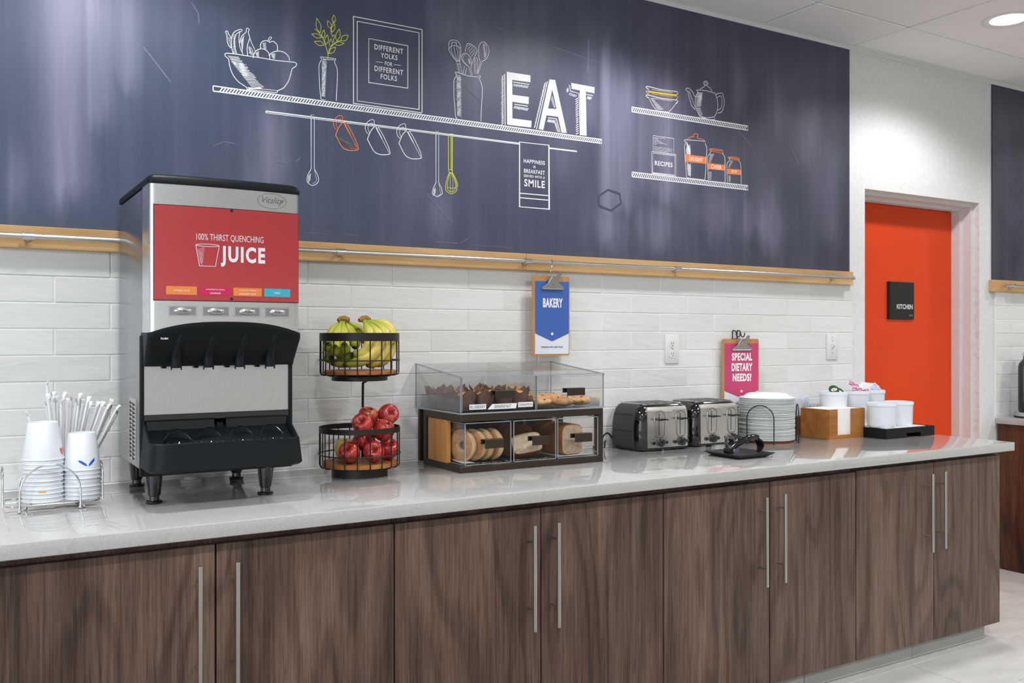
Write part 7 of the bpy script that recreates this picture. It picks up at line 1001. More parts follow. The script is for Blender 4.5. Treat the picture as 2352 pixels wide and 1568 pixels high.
# ---- upper acrylic case with sloping lid
t = thing('acrylic_pastry_case', 'clear acrylic pastry case with two front flaps, on top of the bread display', 'display case', (.69,-.19,Z1))
ax0, ax1, ay0, ay1, az = .397, .984, -.362, -.012, Z1+.0005; zf_, zk = 1.1640, 1.2015; w = .0035; mx = .692
zt = lambda y: zf_+(zk-zf_)*(y-ay0)/(ay1-ay0)
b = B(); box(b, (ax0,ay0,az), (ax1,ay1,az+.005)); obj('base_sheet', b, M['acr'], t, smooth=False)
for nm, x in (('side_wall', ax0), ('partition', mx-w/2), ('side_wall', ax1-w)):
    b = B(); prism(b, [(ay0+w,az+.005),(ay1-w,az+.005),(ay1-w,zt(ay1)),(ay0+w,zt(ay0))], x, x+w, YZ); s_ = obj(nm, b, M['acr'], t, smooth=False)
    b = B(); prism(b, [(ay0,zt(ay0)-.0026),(ay1,zt(ay1)-.0026),(ay1,zt(ay1)+.0012),(ay0,zt(ay0)+.0012)], x-.0002, x+w+.0002, YZ) if nm != 'partition' else None
    box(b, (x-.0002,ay0+w,az), (x+w+.0002,ay0+w+.0022,zt(ay0)))
    if nm != 'partition': box(b, (x-.0002,ay1-w-.001,az), (x+w+.0002,ay1-w+.001,zt(ay1)))
    obj('polished_edge', b, M['acre'], s_, smooth=False)
b = B(); box(b, (ax0,ay1-w,az+.005), (ax1,ay1,zk)); obj('back_wall', b, M['acr'], t, smooth=False)
b = B(); prism(b, [(ay0,zt(ay0)),(ay1,zt(ay1)),(ay1,zt(ay1)+.003),(ay0,zt(ay0)+.003)], ax0, ax1, YZ); lid = obj('sloping_lid', b, M['acr'], t, smooth=False)
b = B(); box(b, (ax0,ay0-.0003,zt(ay0)-.0005), (ax1,ay0+.0018,zt(ay0)+.0034)); obj('polished_edge', b, M['acre'], lid, smooth=False)
b = B(); box(b, (ax0,ay0-.0005,az-.0002), (ax1,ay0+.004,az+.0052)); box(b, (ax0-.0004,ay0,az-.0002), (ax0+.0015,ay1,az+.0052)); obj('polished_edge', b, M['acre'], t, smooth=False)
for x0, x1, h0, h1 in ((ax0+.004,mx-.002,.5130,.5900), (mx+.002,ax1-.004,.8030,.8820)):
    b = B(); box(b, (x0,ay0,az+.008), (x1,ay0+.003,zf_-.004)); d = obj('front_flap', b, M['acr'], t, smooth=False)
    b = B(); e = .0016
    for p, q in (((x0,ay0-.0003,zf_-.0056),(x1,ay0+.0032,zf_-.004)), ((x0,ay0-.0003,az+.008),(x0+e,ay0+.0032,zf_-.004)), ((x1-e,ay0-.0003,az+.008),(x1,ay0+.0032,zf_-.004))): box(b, p, q)
    obj('polished_edge', b, M['acre'], d, smooth=False); handle(d, h0, h1, 1.0920, 1.1180, ay0)
M['label'] = mat('label_white', srgb(236,238,240), .5); M['ink'] = mat('navy_ink', srgb(26,44,78), .5)
for s_, xa, xb, z0, z1, m_, sk in (('BLUEBERRY',.4270,.4905,1.0565,1.0735,'label',0),('BANANA NUT',.5000,.6110,1.0550,1.0725,'label',.25),('CINNAMON',.6155,.6750,1.0580,1.0745,'label',0)):
    b = B()
    if sk: prism(b, [(xa-.004,z0),(xb-.004,z0),(xb,z1),(xa+.014,z1)], ay0-.0042, ay0-.0034, XZ)
    else: box(b, (xa,ay0-.0042,z0), (xb,ay0-.0034,z1))
    lb = obj('name_label', b, M[m_], t, smooth=False, label='white label reading '+s_)
    b = B(); W_ = (xb-xa)*(.58 if sk else .9); text(b, s_, W_, (z1-z0)*.58, lambda x, z: ((xa+xb)/2+x, ay0-.0045, (z0+z1)/2+z), 0, sk); flatobj('lettering', b, M['ink'], lb)
zt0 = az+.0056
def tray(lab, x0, x1, y0, y1, h, m_):
    b = B(); w = .0028
    box(b, (x0,y0,zt0), (x1,y1,zt0+w)); box(b, (x0,y0,zt0+w), (x0+w,y1,zt0+h)); box(b, (x1-w,y0,zt0+w), (x1,y1,zt0+h)); box(b, (x0+w,y1-w,zt0+w), (x1-w,y1,zt0+h)); box(b, (x0+w,y0,zt0+w), (x1-w,y0+w,zt0+h*.40))
    return tag(obj('pastry_tray', b, m_, smooth=False), lab, 'tray')
M['smoke'] = m_acrylic('smoked_tray', (.80,.81,.83,1), .05)
tray('smoky clear tray under the brown-wrapped muffins', .404, .686, -.352, -.045, .046, M['smoke']); tray('clear tray under the scones in the right half of the pastry case', .705, .972, -.350, -.06, .030, M['acrt'])
# muffins in tulip wrappers
M['wrap'] = speckled('brown_parchment', srgb(112,84,70), .24, 40, .8, bump=.3, dist=.002); M['muffin'] = m_crust('muffin_top', srgb(168,112,56), srgb(226,176,104), 30)
def muffin_meshes(seed):
    rnd = random.Random(seed); b = B(); n = 32; Rg = []
    spike = [0]*n
    for k in range(4):
        c = int(n*k/4+rnd.uniform(-1,1)); h = rnd.uniform(.018,.030)
        for d in range(-4, 5): spike[(c+d) % n] = max(spike[(c+d) % n], h*max(0, 1-abs(d)/3.6))
    for z, r in ((0,.0255),(.002,.027),(.020,.030),(.038,.0335),(.050,.0365),(.052,.0372)):
        Rg.append([b.verts.new(((r+(.0008 if k % 2 else -.0006)*(1 if z < .05 else .3))*math.cos(2*PI*k/n), (r+(.0008 if k % 2 else -.0006))*math.sin(2*PI*k/n), z+(spike[k] if z > .051 else 0))) for k in range(n)])
    for k in range(n):
        v = Rg[-1][k]; f = 1+spike[k]*9; v.co.x *= f if f < 1.25 else 1.25; v.co.y *= f if f < 1.25 else 1.25
    for P_, Q_ in zip(Rg, Rg[1:]):
        for i in range(n): b.faces.new((P_[i], P_[(i+1) % n], Q_[(i+1) % n], Q_[i]))
    b.faces.new(Rg[0][::-1])
    c = B(); blob(c, (0,0,.046), (.0335,.0335,.0155), 20, 8, lambda a, p: 1+.05*math.sin(3*a+seed)+.04*math.cos(5*p)); return b, c
protos = []
k = 0
for j, y in enumerate((-.305,-.228,-.150,-.082)):
    for i, x in enumerate((.446,.520,.594,.652)):
        if i == 3 and j not in (0, 2): continue
        if len(protos) < 4:
            lab0 = None
        lab = (['leftmost','second','third','rightmost'][i]+' muffin of the front row in the pastry case, in brown paper' if j == 0 else 'brown-wrapped muffin, '+['leftmost','second','third','rightmost'][i]+' of the '+['','second','third','back'][j]+' row in the pastry case')
        if (i, j) == (3, 0): lab = 'muffin at the right end of the front row, its brown wrapper with the tallest point'
        r = thing('muffin', lab, 'muffin', (x+random.uniform(-.003,.003), y+random.uniform(-.003,.003)+(.004 if i == 3 else 0), zt0+.0030), random.uniform(0,6), 'brown-wrapped muffins')
        if (i, j) == (3, 0): r.rotation_euler.z = .55
        if len(protos) < 4:
            b, c = muffin_meshes(len(protos)); protos.append((obj('wrapper', b, M['wrap'], r, local=True, ang=.8), obj('muffin_top', c, M['muffin'], r, local=True, ang=2)))
        else:
            for q in protos[k % 4]: c_ = q.copy(); COL.objects.link(c_); c_.parent = r
        k += 1
# scones
M['scone'] = m_crust('scone_crust', srgb(176,112,62), srgb(236,196,142), 22, .75); M['chip'] = mat('dark_chip', srgb(74,42,30), .5)
def scone(loc, r, rot, lab, seed):
    rnd = random.Random(seed); rt = thing('scone', lab, 'scone', loc, rot[2], 'scones in the pastry case'); rt.rotation_euler = rot
    b = B(); ph = [rnd.uniform(0,6) for _ in range(4)]
    blob(b, (0,0,r[2]), r, 26, 12, lambda a, p: 1+.05*math.sin(3*a+ph[0])+.035*math.sin(7*a+ph[1])+.035*math.sin(5*p+2*a+ph[2])+.02*math.sin(9*p-4*a+ph[3])); obj('scone_crust', b, M['scone'], rt, local=True, ang=2)
    b = B()
    for _ in range(9):
        a = rnd.uniform(0,2*PI); p = rnd.uniform(.15,1.75); blob(b, (r[0]*.99*math.sin(p)*math.cos(a), r[1]*.99*math.sin(p)*math.sin(a), r[2]+r[2]*math.cos(p)), (.0038,.0030,.0022), 6, 4)
    obj('chocolate_chips', b, M['chip'], rt, local=True, kind='stuff')
for i, (x, y, z, rx, ry, rz, tx, lab) in enumerate(((.742,-.292,0,.042,.036,.0155,0,'chip-flecked scone at the front left of the right tray'),(.842,-.300,0,.048,.036,.0165,.05,'broad chip-flecked scone in the middle of the front of the right tray'),(.925,-.288,0,.036,.034,.0145,0,'chip-flecked scone at the front right of the right tray'),
     (.760,-.205,.0,.044,.040,.019,0,'chip-flecked scone behind the front left one'),(.858,-.200,0,.046,.042,.0180,0,'chip-flecked scone in the middle of the right tray, second row'),(.752,-.120,.0,.044,.038,.030,0,'tall pale scone at the back left of the right tray'),(.845,-.125,0,.042,.036,.0165,0,'chip-flecked scone at the back of the right tray'))):
    scone((x, y, zt0+.0030+z), (rx*1.14, ry*1.12, rz*1.12), (tx, 0, random.uniform(-.5,.5)), lab, i+3)

# ================================================================== toasters
M['tgrey'] = speckled('charcoal_plastic', srgb(52,51,50), .15, 300, .55, bump=.1, dist=.0005)
M['tglos'] = mat('gloss_black_shell', srgb(9,12,14), .10, coat=.7, coat_rough=.03); M['dark'] = mat('dark_slot', srgb(10,9,8), .8)
M['tsteel'] = m_steel('brushed_toaster_steel', (.66,.64,.60,1), .27, (180,2,2), .05)
def toaster(dx, dy, lab):
    cx, yf0, yb = 1.3965+dx, -.226+dy, -.024+dy
    t = thing('toaster', lab, 'toaster', (cx, (yf0+yb)/2, CT), 0, 'two four-slice toasters')
    lv = [(CT+.0100,.132,.0),(CT+.016,.1385,.0),(.905,.1405,.0),(.950,.139,.0005),(.985,.134,.002),(1.010,.126,.006),(1.024,.116,.011),(1.030,.106,.017)]
    def ring(bm, z, hw, ins, m=0): return [bm.verts.new((x, y, z)) for x, y in rrect(cx-hw, yf0+ins, cx+hw, yb-ins, .042, 7)]
    b = B(); R_ = [ring(b, *q) for q in lv]; n = len(R_[0])
    for P_, Q_ in zip(R_, R_[1:]):
        for i in range(n):
            f = b.faces.new((P_[i], P_[(i+1) % n], Q_[(i+1) % n], Q_[i])); c = f.calc_center_median(); f.material_index = 1 if (abs(c.x-cx) > .098 and c.y > yf0+.050) else 0
    b.faces.new(R_[0][::-1]); b.faces.new(R_[-1]); sh = obj('shell', b, [M['tglos'], M['tgrey']], t, ang=.7)
    b = B(); prism(b, rrect(cx-.128, yf0+.004, cx+.128, yb-.004, .040, 5), CT+.0045, CT+.0105); obj('base', b, M['tgrey'], t)
    for sx in (-1, 1):
        for y in (yf0+.035, yb-.035):
            b = B(); cyl(b, (cx+sx*.10,y,CT+.0002), (cx+sx*.10,y,CT+.0055), .012, .013, 14); obj('foot', b, M['blackp'], t)
        for z in (.925, .990):
            b = B(); tube(b, [(cx+sx*(.1412 if z < .95 else .1352),yf0+.05,z),(cx+sx*(.1412 if z < .95 else .1352),yb-.04,z)], .0009, 5); obj('shell_seam', b, M['dark'], sh)
    # top deck with four long slots
    b = B(); prism(b, rrect(cx-.104, yf0+.020, cx+.104, yb-.018, .03, 5), 1.0295, 1.0325); dk = obj('top_deck', b, M['tsteel'], t)
    b = B(); tube(b, [(x, y, 1.0325) for x, y in rrect(cx-.1045, yf0+.0195, cx+.1045, yb-.0175, .03, 6)], .0016, 6, closed=True); obj('deck_rim', b, M['chrome'], dk)
    for k in range(4):
        x = cx-.0690+.046*k; b = B(); prism(b, rrect(x-.0135, yf0+.034, x+.0135, yb-.030, .006, 3), 1.0322, 1.0331); obj('bread_slot', b, M['dark'], dk)
        b = B()
        for s_ in (-.0145, .0120): box(b, (x+s_,yf0+.036,1.0328), (x+s_+.0025,yb-.032,1.0345))
        for yy in (.05,.08,.11,.14): box(b, (x-.0125,yf0+yy,1.0328), (x+.0125,yf0+yy+.0014,1.0337))
        obj('slot_rail', b, M['chrome'], dk, smooth=False)
    # steel front
    x0, x1 = cx-.1025, cx+.1035
    def fp(x, z): 
        ins = 0 if z < .985 else (.002 if z < 1.0 else .002+(z-1.0)*.28)
        s = (x-cx)/.1; return yf0-.0035+ins-.002*(1-s*s)
    prof = [.8620,.90,.95,.985,1.000,1.012,1.0215]
    b = B(); nx = 14; G = []
    for z in prof:
        ex = 0 if z < 1.01 else .006 if z > 1.02 else .002
        G.append([b.verts.new((x0+ex+(x1-x0-2*ex)*k/nx, fp(x0+(x1-x0)*k/nx, z), z)) for k in range(nx+1)])
    Gb = [[b.verts.new((v.co.x, yf0+.02, v.co.z)) for v in row] for row in G]
    for i in range(len(G)-1):
        for k in range(nx): b.faces.new((G[i][k], G[i][k+1], G[i+1][k+1], G[i+1][k]))
        b.faces.new((Gb[i][0], G[i][0], G[i+1][0], Gb[i+1][0])); b.faces.new((G[i][nx], Gb[i][nx], Gb[i+1][nx], G[i+1][nx]))
    for k in range(nx): b.faces.new((G[0][k+1], G[0][k], Gb[0][k], Gb[0][k+1])); b.faces.new((G[-1][k], G[-1][k+1], Gb[-1][k+1], Gb[-1][k]))
    fr = obj('steel_front', b, M['tsteel'], t, ang=.5)
    b = B(); prism(b, [(a, z) for a, z in rrect(cx-.020, 1.0015, cx+.020, 1.0115, .002, 2)], yf0-.0075, yf0-.001, XZ); bmesh.ops.rotate(b, verts=b.verts, cent=(cx,yf0-.004,1.006), matrix=Matrix.Rotation(-.25, 3, 'X')); obj('badge', b, M['satin'], fr)
    for sx, lx in ((-1, cx-.0430), (1, cx+.0660)):
        w = .0255 if sx < 0 else .0235
        pts = [(lx+w*math.cos(a), .980+w*math.sin(a)) for a in [PI*k/10 for k in range(11)]]+[(lx-w*.86, .912),(lx-w*.6, .9020),(lx+w*.6, .9020),(lx+w*.86, .912)]
        b = B(); prism(b, pts, yf0-.0072, yf0-.003, XZ); lv_ = obj('lever_channel', b, M['satin'], fr, ang=.4)
        b = B(); ribbon(b, pts+[pts[0]], .0022, lambda x, z: (x, yf0-.0074, z)); flatobj('channel_edge', b, M['print_k'], lv_)
        b = B(); box(b, (lx-.006,yf0-.0078,.9100), (lx-.0035,yf0-.0068,.9960)); obj('lever_slot', b, M['dark'], lv_, smooth=False)
        zl = .974; b = B(); box(b, (lx-.009,yf0-.020,zl-.006), (lx+.007,yf0-.007,zl+.003), .002); prism(b, [(-.024,-.0025),(.026,-.0035),(.026,.0005),(.0,.004),(-.024,.0025)], yf0-.030, yf0-.012, lambda a, c, y: (lx+a, y, zl+c)); obj('lever', b, M['blackg'], fr)
        for kx, rr in ((lx-.031,.0075),(lx+.005,.0158),(lx+.034,.0068)):
            if kx+rr > x1+.004: kx = x1+.003-rr
            kz = .8815; b = B(); lathe(b, [(0,.0),(rr,.0),(rr*1.06,.004),(rr*.98,.012 if rr > .01 else .005),(rr*.72,.0145 if rr > .01 else .0065),(0,.0148 if rr > .01 else .0068)], (0,0,0), 22)
            bmesh.ops.transform(b, verts=b.verts, matrix=Matrix.Translation((kx, yf0-.0048, kz)) @ Matrix.Rotation(PI/2, 4, 'X')); kn = obj('dial' if rr > .01 else 'push_button', b, M['blackg'], fr)
            if rr > .01:
                b = B()
                for a in range(16): ca_, sa_ = math.cos(2*PI*a/16), math.sin(2*PI*a/16); tube(b, [(kx+rr*1.01*ca_, yf0-.007, kz+rr*1.01*sa_), (kx+rr*.97*ca_, yf0-.0165, kz+rr*.97*sa_)], .0011, 5)
                obj('dial_grip', b, M['blackp'], kn)
            else:
                b = B(); box(b, (kx-.002,yf0-.0062,kz+.013), (kx+.002,yf0-.0055,kz+.0145)); obj('button_mark', b, M['print_k'], fr, smooth=False)
    return t
toaster(0, 0, 'black and steel four-slice toaster on the left, next to the bread display')
toaster(.2870, .010, 'black and steel four-slice toaster on the right, next to the paper plates')
b = B(); tube(b, smooth_path([(1.282,-.020,.885),(1.262,-.016,.905),(1.238,-.018,.895),(1.226,-.024,.868),(1.222,-.030,.853),(1.21,-.016,.852),(1.19,-.012,.853)], 6), .0030, 8); tube(b, smooth_path([(1.250,-.014,.875),(1.243,-.020,.862),(1.236,-.030,.853),(1.225,-.040,.852)], 5), .0030, 8)
tag(obj('power_cord', b, M['blackp']), 'black power cord curling behind the left toaster', 'cord')

# ================================================================== tongs on a slate plate
M['slate'] = speckled('black_slate', srgb(30,30,31), .4, 90, .55, bump=.5, dist=.001)
tx, ty = 1.510, -.505
b = B(); rows_ = [(.066,.0),(.070,.0),(.092,.0145),(.094,.0165),(.090,.0165),(.068,.0035)]; R_ = []
for hw, z in rows_:
    q = []
    for i in range(4):
        (ax, ay), (bx, by) = ((-1,-1),(1,-1),(1,1),(-1,1))[i], ((1,-1),(1,1),(-1,1),(-1,-1))[i]
        for k in range(8): u = k/8; j = random.uniform(-.0012,.0012) if hw > .08 else 0; q.append(b.verts.new((tx+(ax+(bx-ax)*u)*(hw+j), ty+(ay+(by-ay)*u)*(hw+j), CT+.0006+z)))
    R_.append(q)
for P_, Q_ in zip(R_, R_[1:]):
    for i in range(32): b.faces.new((P_[i], P_[(i+1) % 32], Q_[(i+1) % 32], Q_[i]))
b.faces.new(R_[0][::-1]); b.faces.new(R_[-1]); tag(obj('slate_plate', b, M['slate'], ang=.5), 'small square black slate plate with chipped raised edges, in front of the toasters', 'plate')
t = thing('serving_tongs', 'black plastic serving tongs lying across the small slate plate', 'tongs', (1.47, -.52, CT+.018))
def tong_arm(side):
    o = side*.5
    pts = smooth_path([(1.432,-.532,CT+.026),(1.470,-.532-.006*side,CT+.047+.004*side),(1.515,-.528-.016*side,CT+.066+.004*side),(1.548,-.522-.020*side,CT+.073),(1.570,-.520-.020*side,CT+.068)], 5)
    b = B(); n = len(pts); tube(b, pts, [.0095+.004*i/n for i in range(n)], 12, flat=.62); a = obj('tong_arm', b, M['blackg'], t)
    b = B(); e = pts[-1]; prof = [(0,.0,.011),(.012,-.010,.0165),(.020,-.026,.017),(.016,-.042,.012),(.008,-.0485,.006)]; L_ = []; U_ = []
    for dx, dz, hw in prof:
        L_.append([b.verts.new((e.x+dx, e.y-hw, e.z+dz)), b.verts.new((e.x+dx+.004, e.y, e.z+dz-.001)), b.verts.new((e.x+dx, e.y+hw, e.z+dz))])
        U_.append([b.verts.new((e.x+dx-.006, e.y-hw, e.z+dz-.004)), b.verts.new((e.x+dx-.002, e.y, e.z+dz-.006)), b.verts.new((e.x+dx-.006, e.y+hw, e.z+dz-.004))])
    for i in range(len(prof)-1):
        for k in range(2):
            b.faces.new((L_[i][k], L_[i][k+1], L_[i+1][k+1], L_[i+1][k])); b.faces.new((U_[i][k], U_[i+1][k], U_[i+1][k+1], U_[i][k+1]))
        b.faces.new((L_[i][0], L_[i+1][0], U_[i+1][0], U_[i][0])); b.faces.new((L_[i][2], U_[i][2], U_[i+1][2], L_[i+1][2]))
    b.faces.new((L_[0][0],U_[0][0],U_[0][1],L_[0][1])); b.faces.new((L_[0][1],U_[0][1],U_[0][2],L_[0][2])); b.faces.new((L_[-1][0],L_[-1][1],U_[-1][1],U_[-1][0])); b.faces.new((L_[-1][1],L_[-1][2],U_[-1][2],U_[-1][1]))
    obj('scoop_head', b, M['blackp'], a)
tong_arm(1)
b = B(); pts = smooth_path([(1.434,-.522,CT+.028),(1.452,-.497,CT+.052),(1.482,-.470,CT+.066),(1.512,-.452,CT+.066),(1.530,-.448,CT+.052),(1.528,-.452,CT+.034)], 5); n = len(pts); tube(b, pts, [.0085+.006*min(1,i/n*1.4) for i in range(n)], 12, flat=.6); obj('tong_arm', b, M['blackg'], t)
b = B(); cyl(b, (1.433,-.545,CT+.027), (1.433,-.512,CT+.027), .0110, n=18); obj('hinge', b, M['blackp'], t)
b = B(); lathe(b, [(0,.0022),(.0055,.0016),(.0068,0)], (0,0,0), 16); bmesh.ops.transform(b, verts=b.verts, matrix=Matrix.Translation((1.446,-.5445,CT+.0285)) @ Matrix.Rotation(PI/2, 4, 'X')); obj('hinge_cap', b, mat('blue_grey_cap', srgb(84,112,158), .25), t)

# ================================================================== paper plates in their wire rack
M['plate'] = speckled('moulded_paper', srgb(236,238,238), .015, 60, .6, bump=.03); M['rim'] = speckled('plate_rim', srgb(206,212,210), .06, 300, .7, bump=.1)
PX, PY, PN, PP = 1.983, -.195, 48, .00375
pm_ = None
b = B(); lathe(b, [(0,.0185),(.070,.0185),(.080,.0175),(.086,.0145),(.098,.0050),(.1150,.0014),(.1172,.0002),(.1172,-.0008),(.1145,-.0002),(.0970,.0034),(.0845,.0130),(.079,.0160),(.069,.0168),(0,.0168)], (0,0,0), 56)
for f in b.faces:
    c = f.calc_center_median(); f.material_index = 1 if (math.hypot(c.x, c.y) > .1150 and c.z < .0012) else 0
ME_P = None
for k in range(PN):
    z = CT+.0135+PP*k
    lab = 'topmost upturned white paper plate of the stack' if k == PN-1 else 'white paper plate nested upside down in the stack, beneath the topmost one'
    if ME_P is None:
        o = obj('paper_plate', b, [M['plate'], M['rim']], local=True); ME_P = o.data
    else: o = bpy.data.objects.new('paper_plate', ME_P); COL.objects.link(o)
    o.location = (PX+random.uniform(-.0018,.0018), PY+random.uniform(-.0018,.0018), z); o.rotation_euler = (random.uniform(-.004,.004), random.uniform(-.004,.004), 0)
    tag(o, lab, 'plate', None if k == PN-1 else 'plates in the wire rack')
t = thing('plate_rack', 'black wire rack with tall arches holding the stack of paper plates', 'rack', (PX, PY, CT))
M['bwire'] = mat('black_wire', srgb(22,24,24), .35)
b = B(); tube(b, [(PX+.118*math.cos(2*PI*k/48), PY+.118*math.sin(2*PI*k/48), CT+.0100) for k in range(48)], .0022, 8, closed=True)
for a in (32, 152, 272): tube(b, [(PX+.118*math.cos(math.radians(a)), PY+.118*math.sin(math.radians(a)), CT+.0100),(PX-.118*math.cos(math.radians(a)), PY-.118*math.sin(math.radians(a)), CT+.0100)], .002, 8)
obj('base_ring', b, M['bwire'], t)
for a, hw in ((212,.056),(318,.046),(95,.050)):
    c, s = math.cos(math.radians(a)), math.sin(math.radians(a)); R0 = .128
    p = (PX+R0*c+s*hw, PY+R0*s-c*hw, CT+.004); q = (PX+R0*c-s*hw, PY+R0*s+c*hw, CT+.004)
    b = B(); tube(b, arch(p, q, .158 if a != 95 else .150), .0024, 8); obj('wire_arch', b, M['bwire'], t)
    b = B()
    for w_ in (p, q): tube(b, [w_, (PX+.118*(w_[0]-PX)/R0*.98, PY+.118*(w_[1]-PY)/R0*.98, CT+.0100)], .0021, 6); blob(b, (w_[0], w_[1], CT+.0040), (.0042,)*3, 10, 6)
    obj('wire_foot', b, M['bwire'], t)

# ================================================================== wooden boxes with napkins and wrapped packets
M['wbox'] = m_oak('stained_wood', srgb(122,74,30), srgb(156,102,48), srgb(178,124,66), 1.0, 0); M['wbox2'] = m_oak('dark_stained_wood', srgb(104,56,24), srgb(140,82,40), srgb(160,100,54), 1.0, 0)
M['nap'] = speckled('napkin_paper', srgb(238,234,228), .02, 80, .85, bump=.1)
t = thing('napkin_box', 'stained wooden napkin box with a slotted front, near the right end of the counter', 'box', (2.378,-.215,CT))
nx0, nx1, ny0, ny1, nz = 2.257, 2.494, -.300, -.140, .9785; wl = .011
b = B(); box(b, (nx0,ny0+wl,CT), (nx0+wl,ny1-wl,nz), .001, 1); obj('side_panel', b, M['wbox'], t, smooth=False)
b = B(); box(b, (nx1-wl,ny0+wl,CT), (nx1,ny1-wl,nz), .001, 1); obj('side_panel', b, M['wbox'], t, smooth=False)
b = B(); box(b, (nx0,ny1-wl,CT), (nx1,ny1,nz), .001, 1); obj('back_panel', b, M['wbox'], t, smooth=False)
b = B(); prism(b, [(nx0,CT),(nx1,CT),(nx1,nz),(2.412,nz),(2.412,.864),(2.312,.864),(2.312,nz),(nx0,nz)], ny0, ny0+wl, XZ); obj('slotted_front', b, M['wbox'], t, smooth=False)
b = B(); box(b, (nx0+wl,ny0+wl,CT+.001), (nx1-wl,ny1-wl,CT+.009)); obj('bottom', b, M['wbox'], t, smooth=False)
for k in range(26):
    z = CT+.0095+.0046*k; j = random.uniform(-.0004,.0004); b = B()
    hgt = .00456 if k < 24 else .006
    prism(b, [(nx0+wl+.003+j, z),(nx1-wl-.003+j, z),(nx1-wl-.003+j, z+hgt),((nx0+nx1)/2, z+hgt+(.0015 if k > 22 else 0)),(nx0+wl+.003+j, z+hgt)], ny0+wl+.0015+abs(j), ny1-wl-.003, XZ)
    lab = 'topmost white napkin in the wooden napkin box' if k == 25 else 'folded white napkin in the stack inside the wooden napkin box'
    tag(obj('napkin', b, M['nap'], smooth=False), lab, 'napkin', None if k == 25 else 'napkins in the box')
t = thing('wooden_organizer', 'low dark stained wooden box behind the paper plates, holding wrapped packets', 'box', (2.15,-.041,CT))
oy0, oy1, ox0, ox1, oz = -.073, -.010, 1.935, 2.440, .934
for p, q, nm in (((ox0,oy0,CT),(ox1,oy0+.008,oz),'front_panel'),((ox0,oy1-.008,CT),(ox1,oy1,oz),'back_panel'),((ox0,oy0+.008,CT),(ox0+.008,oy1-.008,oz),'side_panel'),((ox1-.008,oy0+.008,CT),(ox1,oy1-.008,oz),'side_panel'),((ox0+.008,oy0+.008,CT),(ox1-.008,oy1-.008,CT+.006),'bottom'),((2.14,oy0+.008,CT+.006),(2.146,oy1-.008,oz-.004),'divider')):
    b = B(); box(b, p, q, .0008, 1); obj(nm, b, M['wbox2'], t, smooth=False)
M['packet'] = speckled('white_packet', srgb(230,232,238), .03, 50, .5, bump=.1); M['packet_b'] = speckled('blue_dotted_packet', srgb(220,227,240), .08, 240, .5, bump=.05)
for k in range(11):
    x = 2.330+.0108*k; lean = math.radians(28-3.2*k+random.uniform(-3,3)); h = .155+random.uniform(-.006,.008)-.02*(k > 7)
    r = thing('wrapped_packet', ('white wrapped packet leaning in the dark wooden box, '+['first','second','third','fourth','fifth'][k]+' from the left' if k < 5 else ['first','second','third','fourth','fifth','last'][k-5]+' pale blue packet from the left in the dark wooden box'), 'packet', (x, -.0415, CT+.0075), 0, 'packets in the wooden box')
    r.rotation_euler = (0, -lean*.55, random.uniform(-.06,.06))
    b = B(); box(b, (-.0018,-.022,0), (.0018,.022,h), .0007, 1); obj('paper_sleeve', b, M['packet'] if k < 5 else M['packet_b'], r, local=True, smooth=False)
    b = B(); prism(b, [(-.0224,h-.004),(.0224,h-.004),(.0224,h+.002),(.012,h+.0005),(.0,h+.0025),(-.012,h+.0005),(-.0224,h+.002)], -.0007, .0007, YZ); obj('crimped_end', b, M['packet'], r, local=True, smooth=False)
t = thing('wire_holder', 'thin wire holder with scalloped top between the packets and the white ramekins', 'holder', (2.40,-.11,CT))
for y in (-.130, -.092):
    b = B(); pts = []
    for k in range(3):
        x0 = 2.325+.050*k
        for q in range(9): u = q/8; pts.append((x0+.050*u, y, .978-.008*math.sin(PI*u)))
    tube(b, pts, .0010, 6)
    for k in range(4): tube(b, [(2.325+.050*k, y, .988 if k else .982),(2.325+.050*k, y, CT+.001)], .0011, 6)
    obj('wire_side', b, M['wire'], t)
b = B()
for k in range(4): tube(b, [(2.325+.050*k,-.130,CT+.0013),(2.325+.050*k,-.092,CT+.0013)], .0011, 6)
obj('wire_bottom', b, M['wire'], t)

# ================================================================== white ramekins on a black two-step stand
t = thing('ramekin_stand', 'black display stand with white sheet and raised back step at the counter end', 'stand', (2.66,-.25,CT))
sx0, sx1, sy0, sy1, sz = 2.484, 2.826, -.420, -.100, .8925
b = B(); prism(b, [(sx0,CT+.0005),(2.625,CT+.0005),(2.625,CT+.020),(2.725,CT+.020),(2.725,CT+.0005),(sx1,CT+.0005),(sx1,sz),(sx0,sz)], sy0, sy1, XZ); obj('black_base', b, M['blackp'], t, smooth=False)
b = B(); box(b, (sx0+.012,sy0+.010,sz), (sx1-.055,-.222,sz+.0022)); obj('white_sheet', b, M['wplastic'], t, smooth=False)
b = B(); box(b, (sx0+.002,-.222,sz), (sx1-.03,sy1,.9262), .001, 1); obj('white_step', b, M['wplastic'], t, smooth=False)
M['china'] = mat('glazed_china', srgb(224,230,236), .14, coat=.3)
rb = B(); lathe(rb, [(0,.004),(.050,.004),(.052,0),(.057,0),(.0590,.003),(.0605,.012),(.0628,.088),(.0632,.092),(.0655,.0945),(.0660,.104),(.0650,.1078),(.0628,.1085),(.0606,.1072),(.0602,.100),(.058,.016),(.054,.009),(0,.009)], (0,0,0), 48)
RM = None
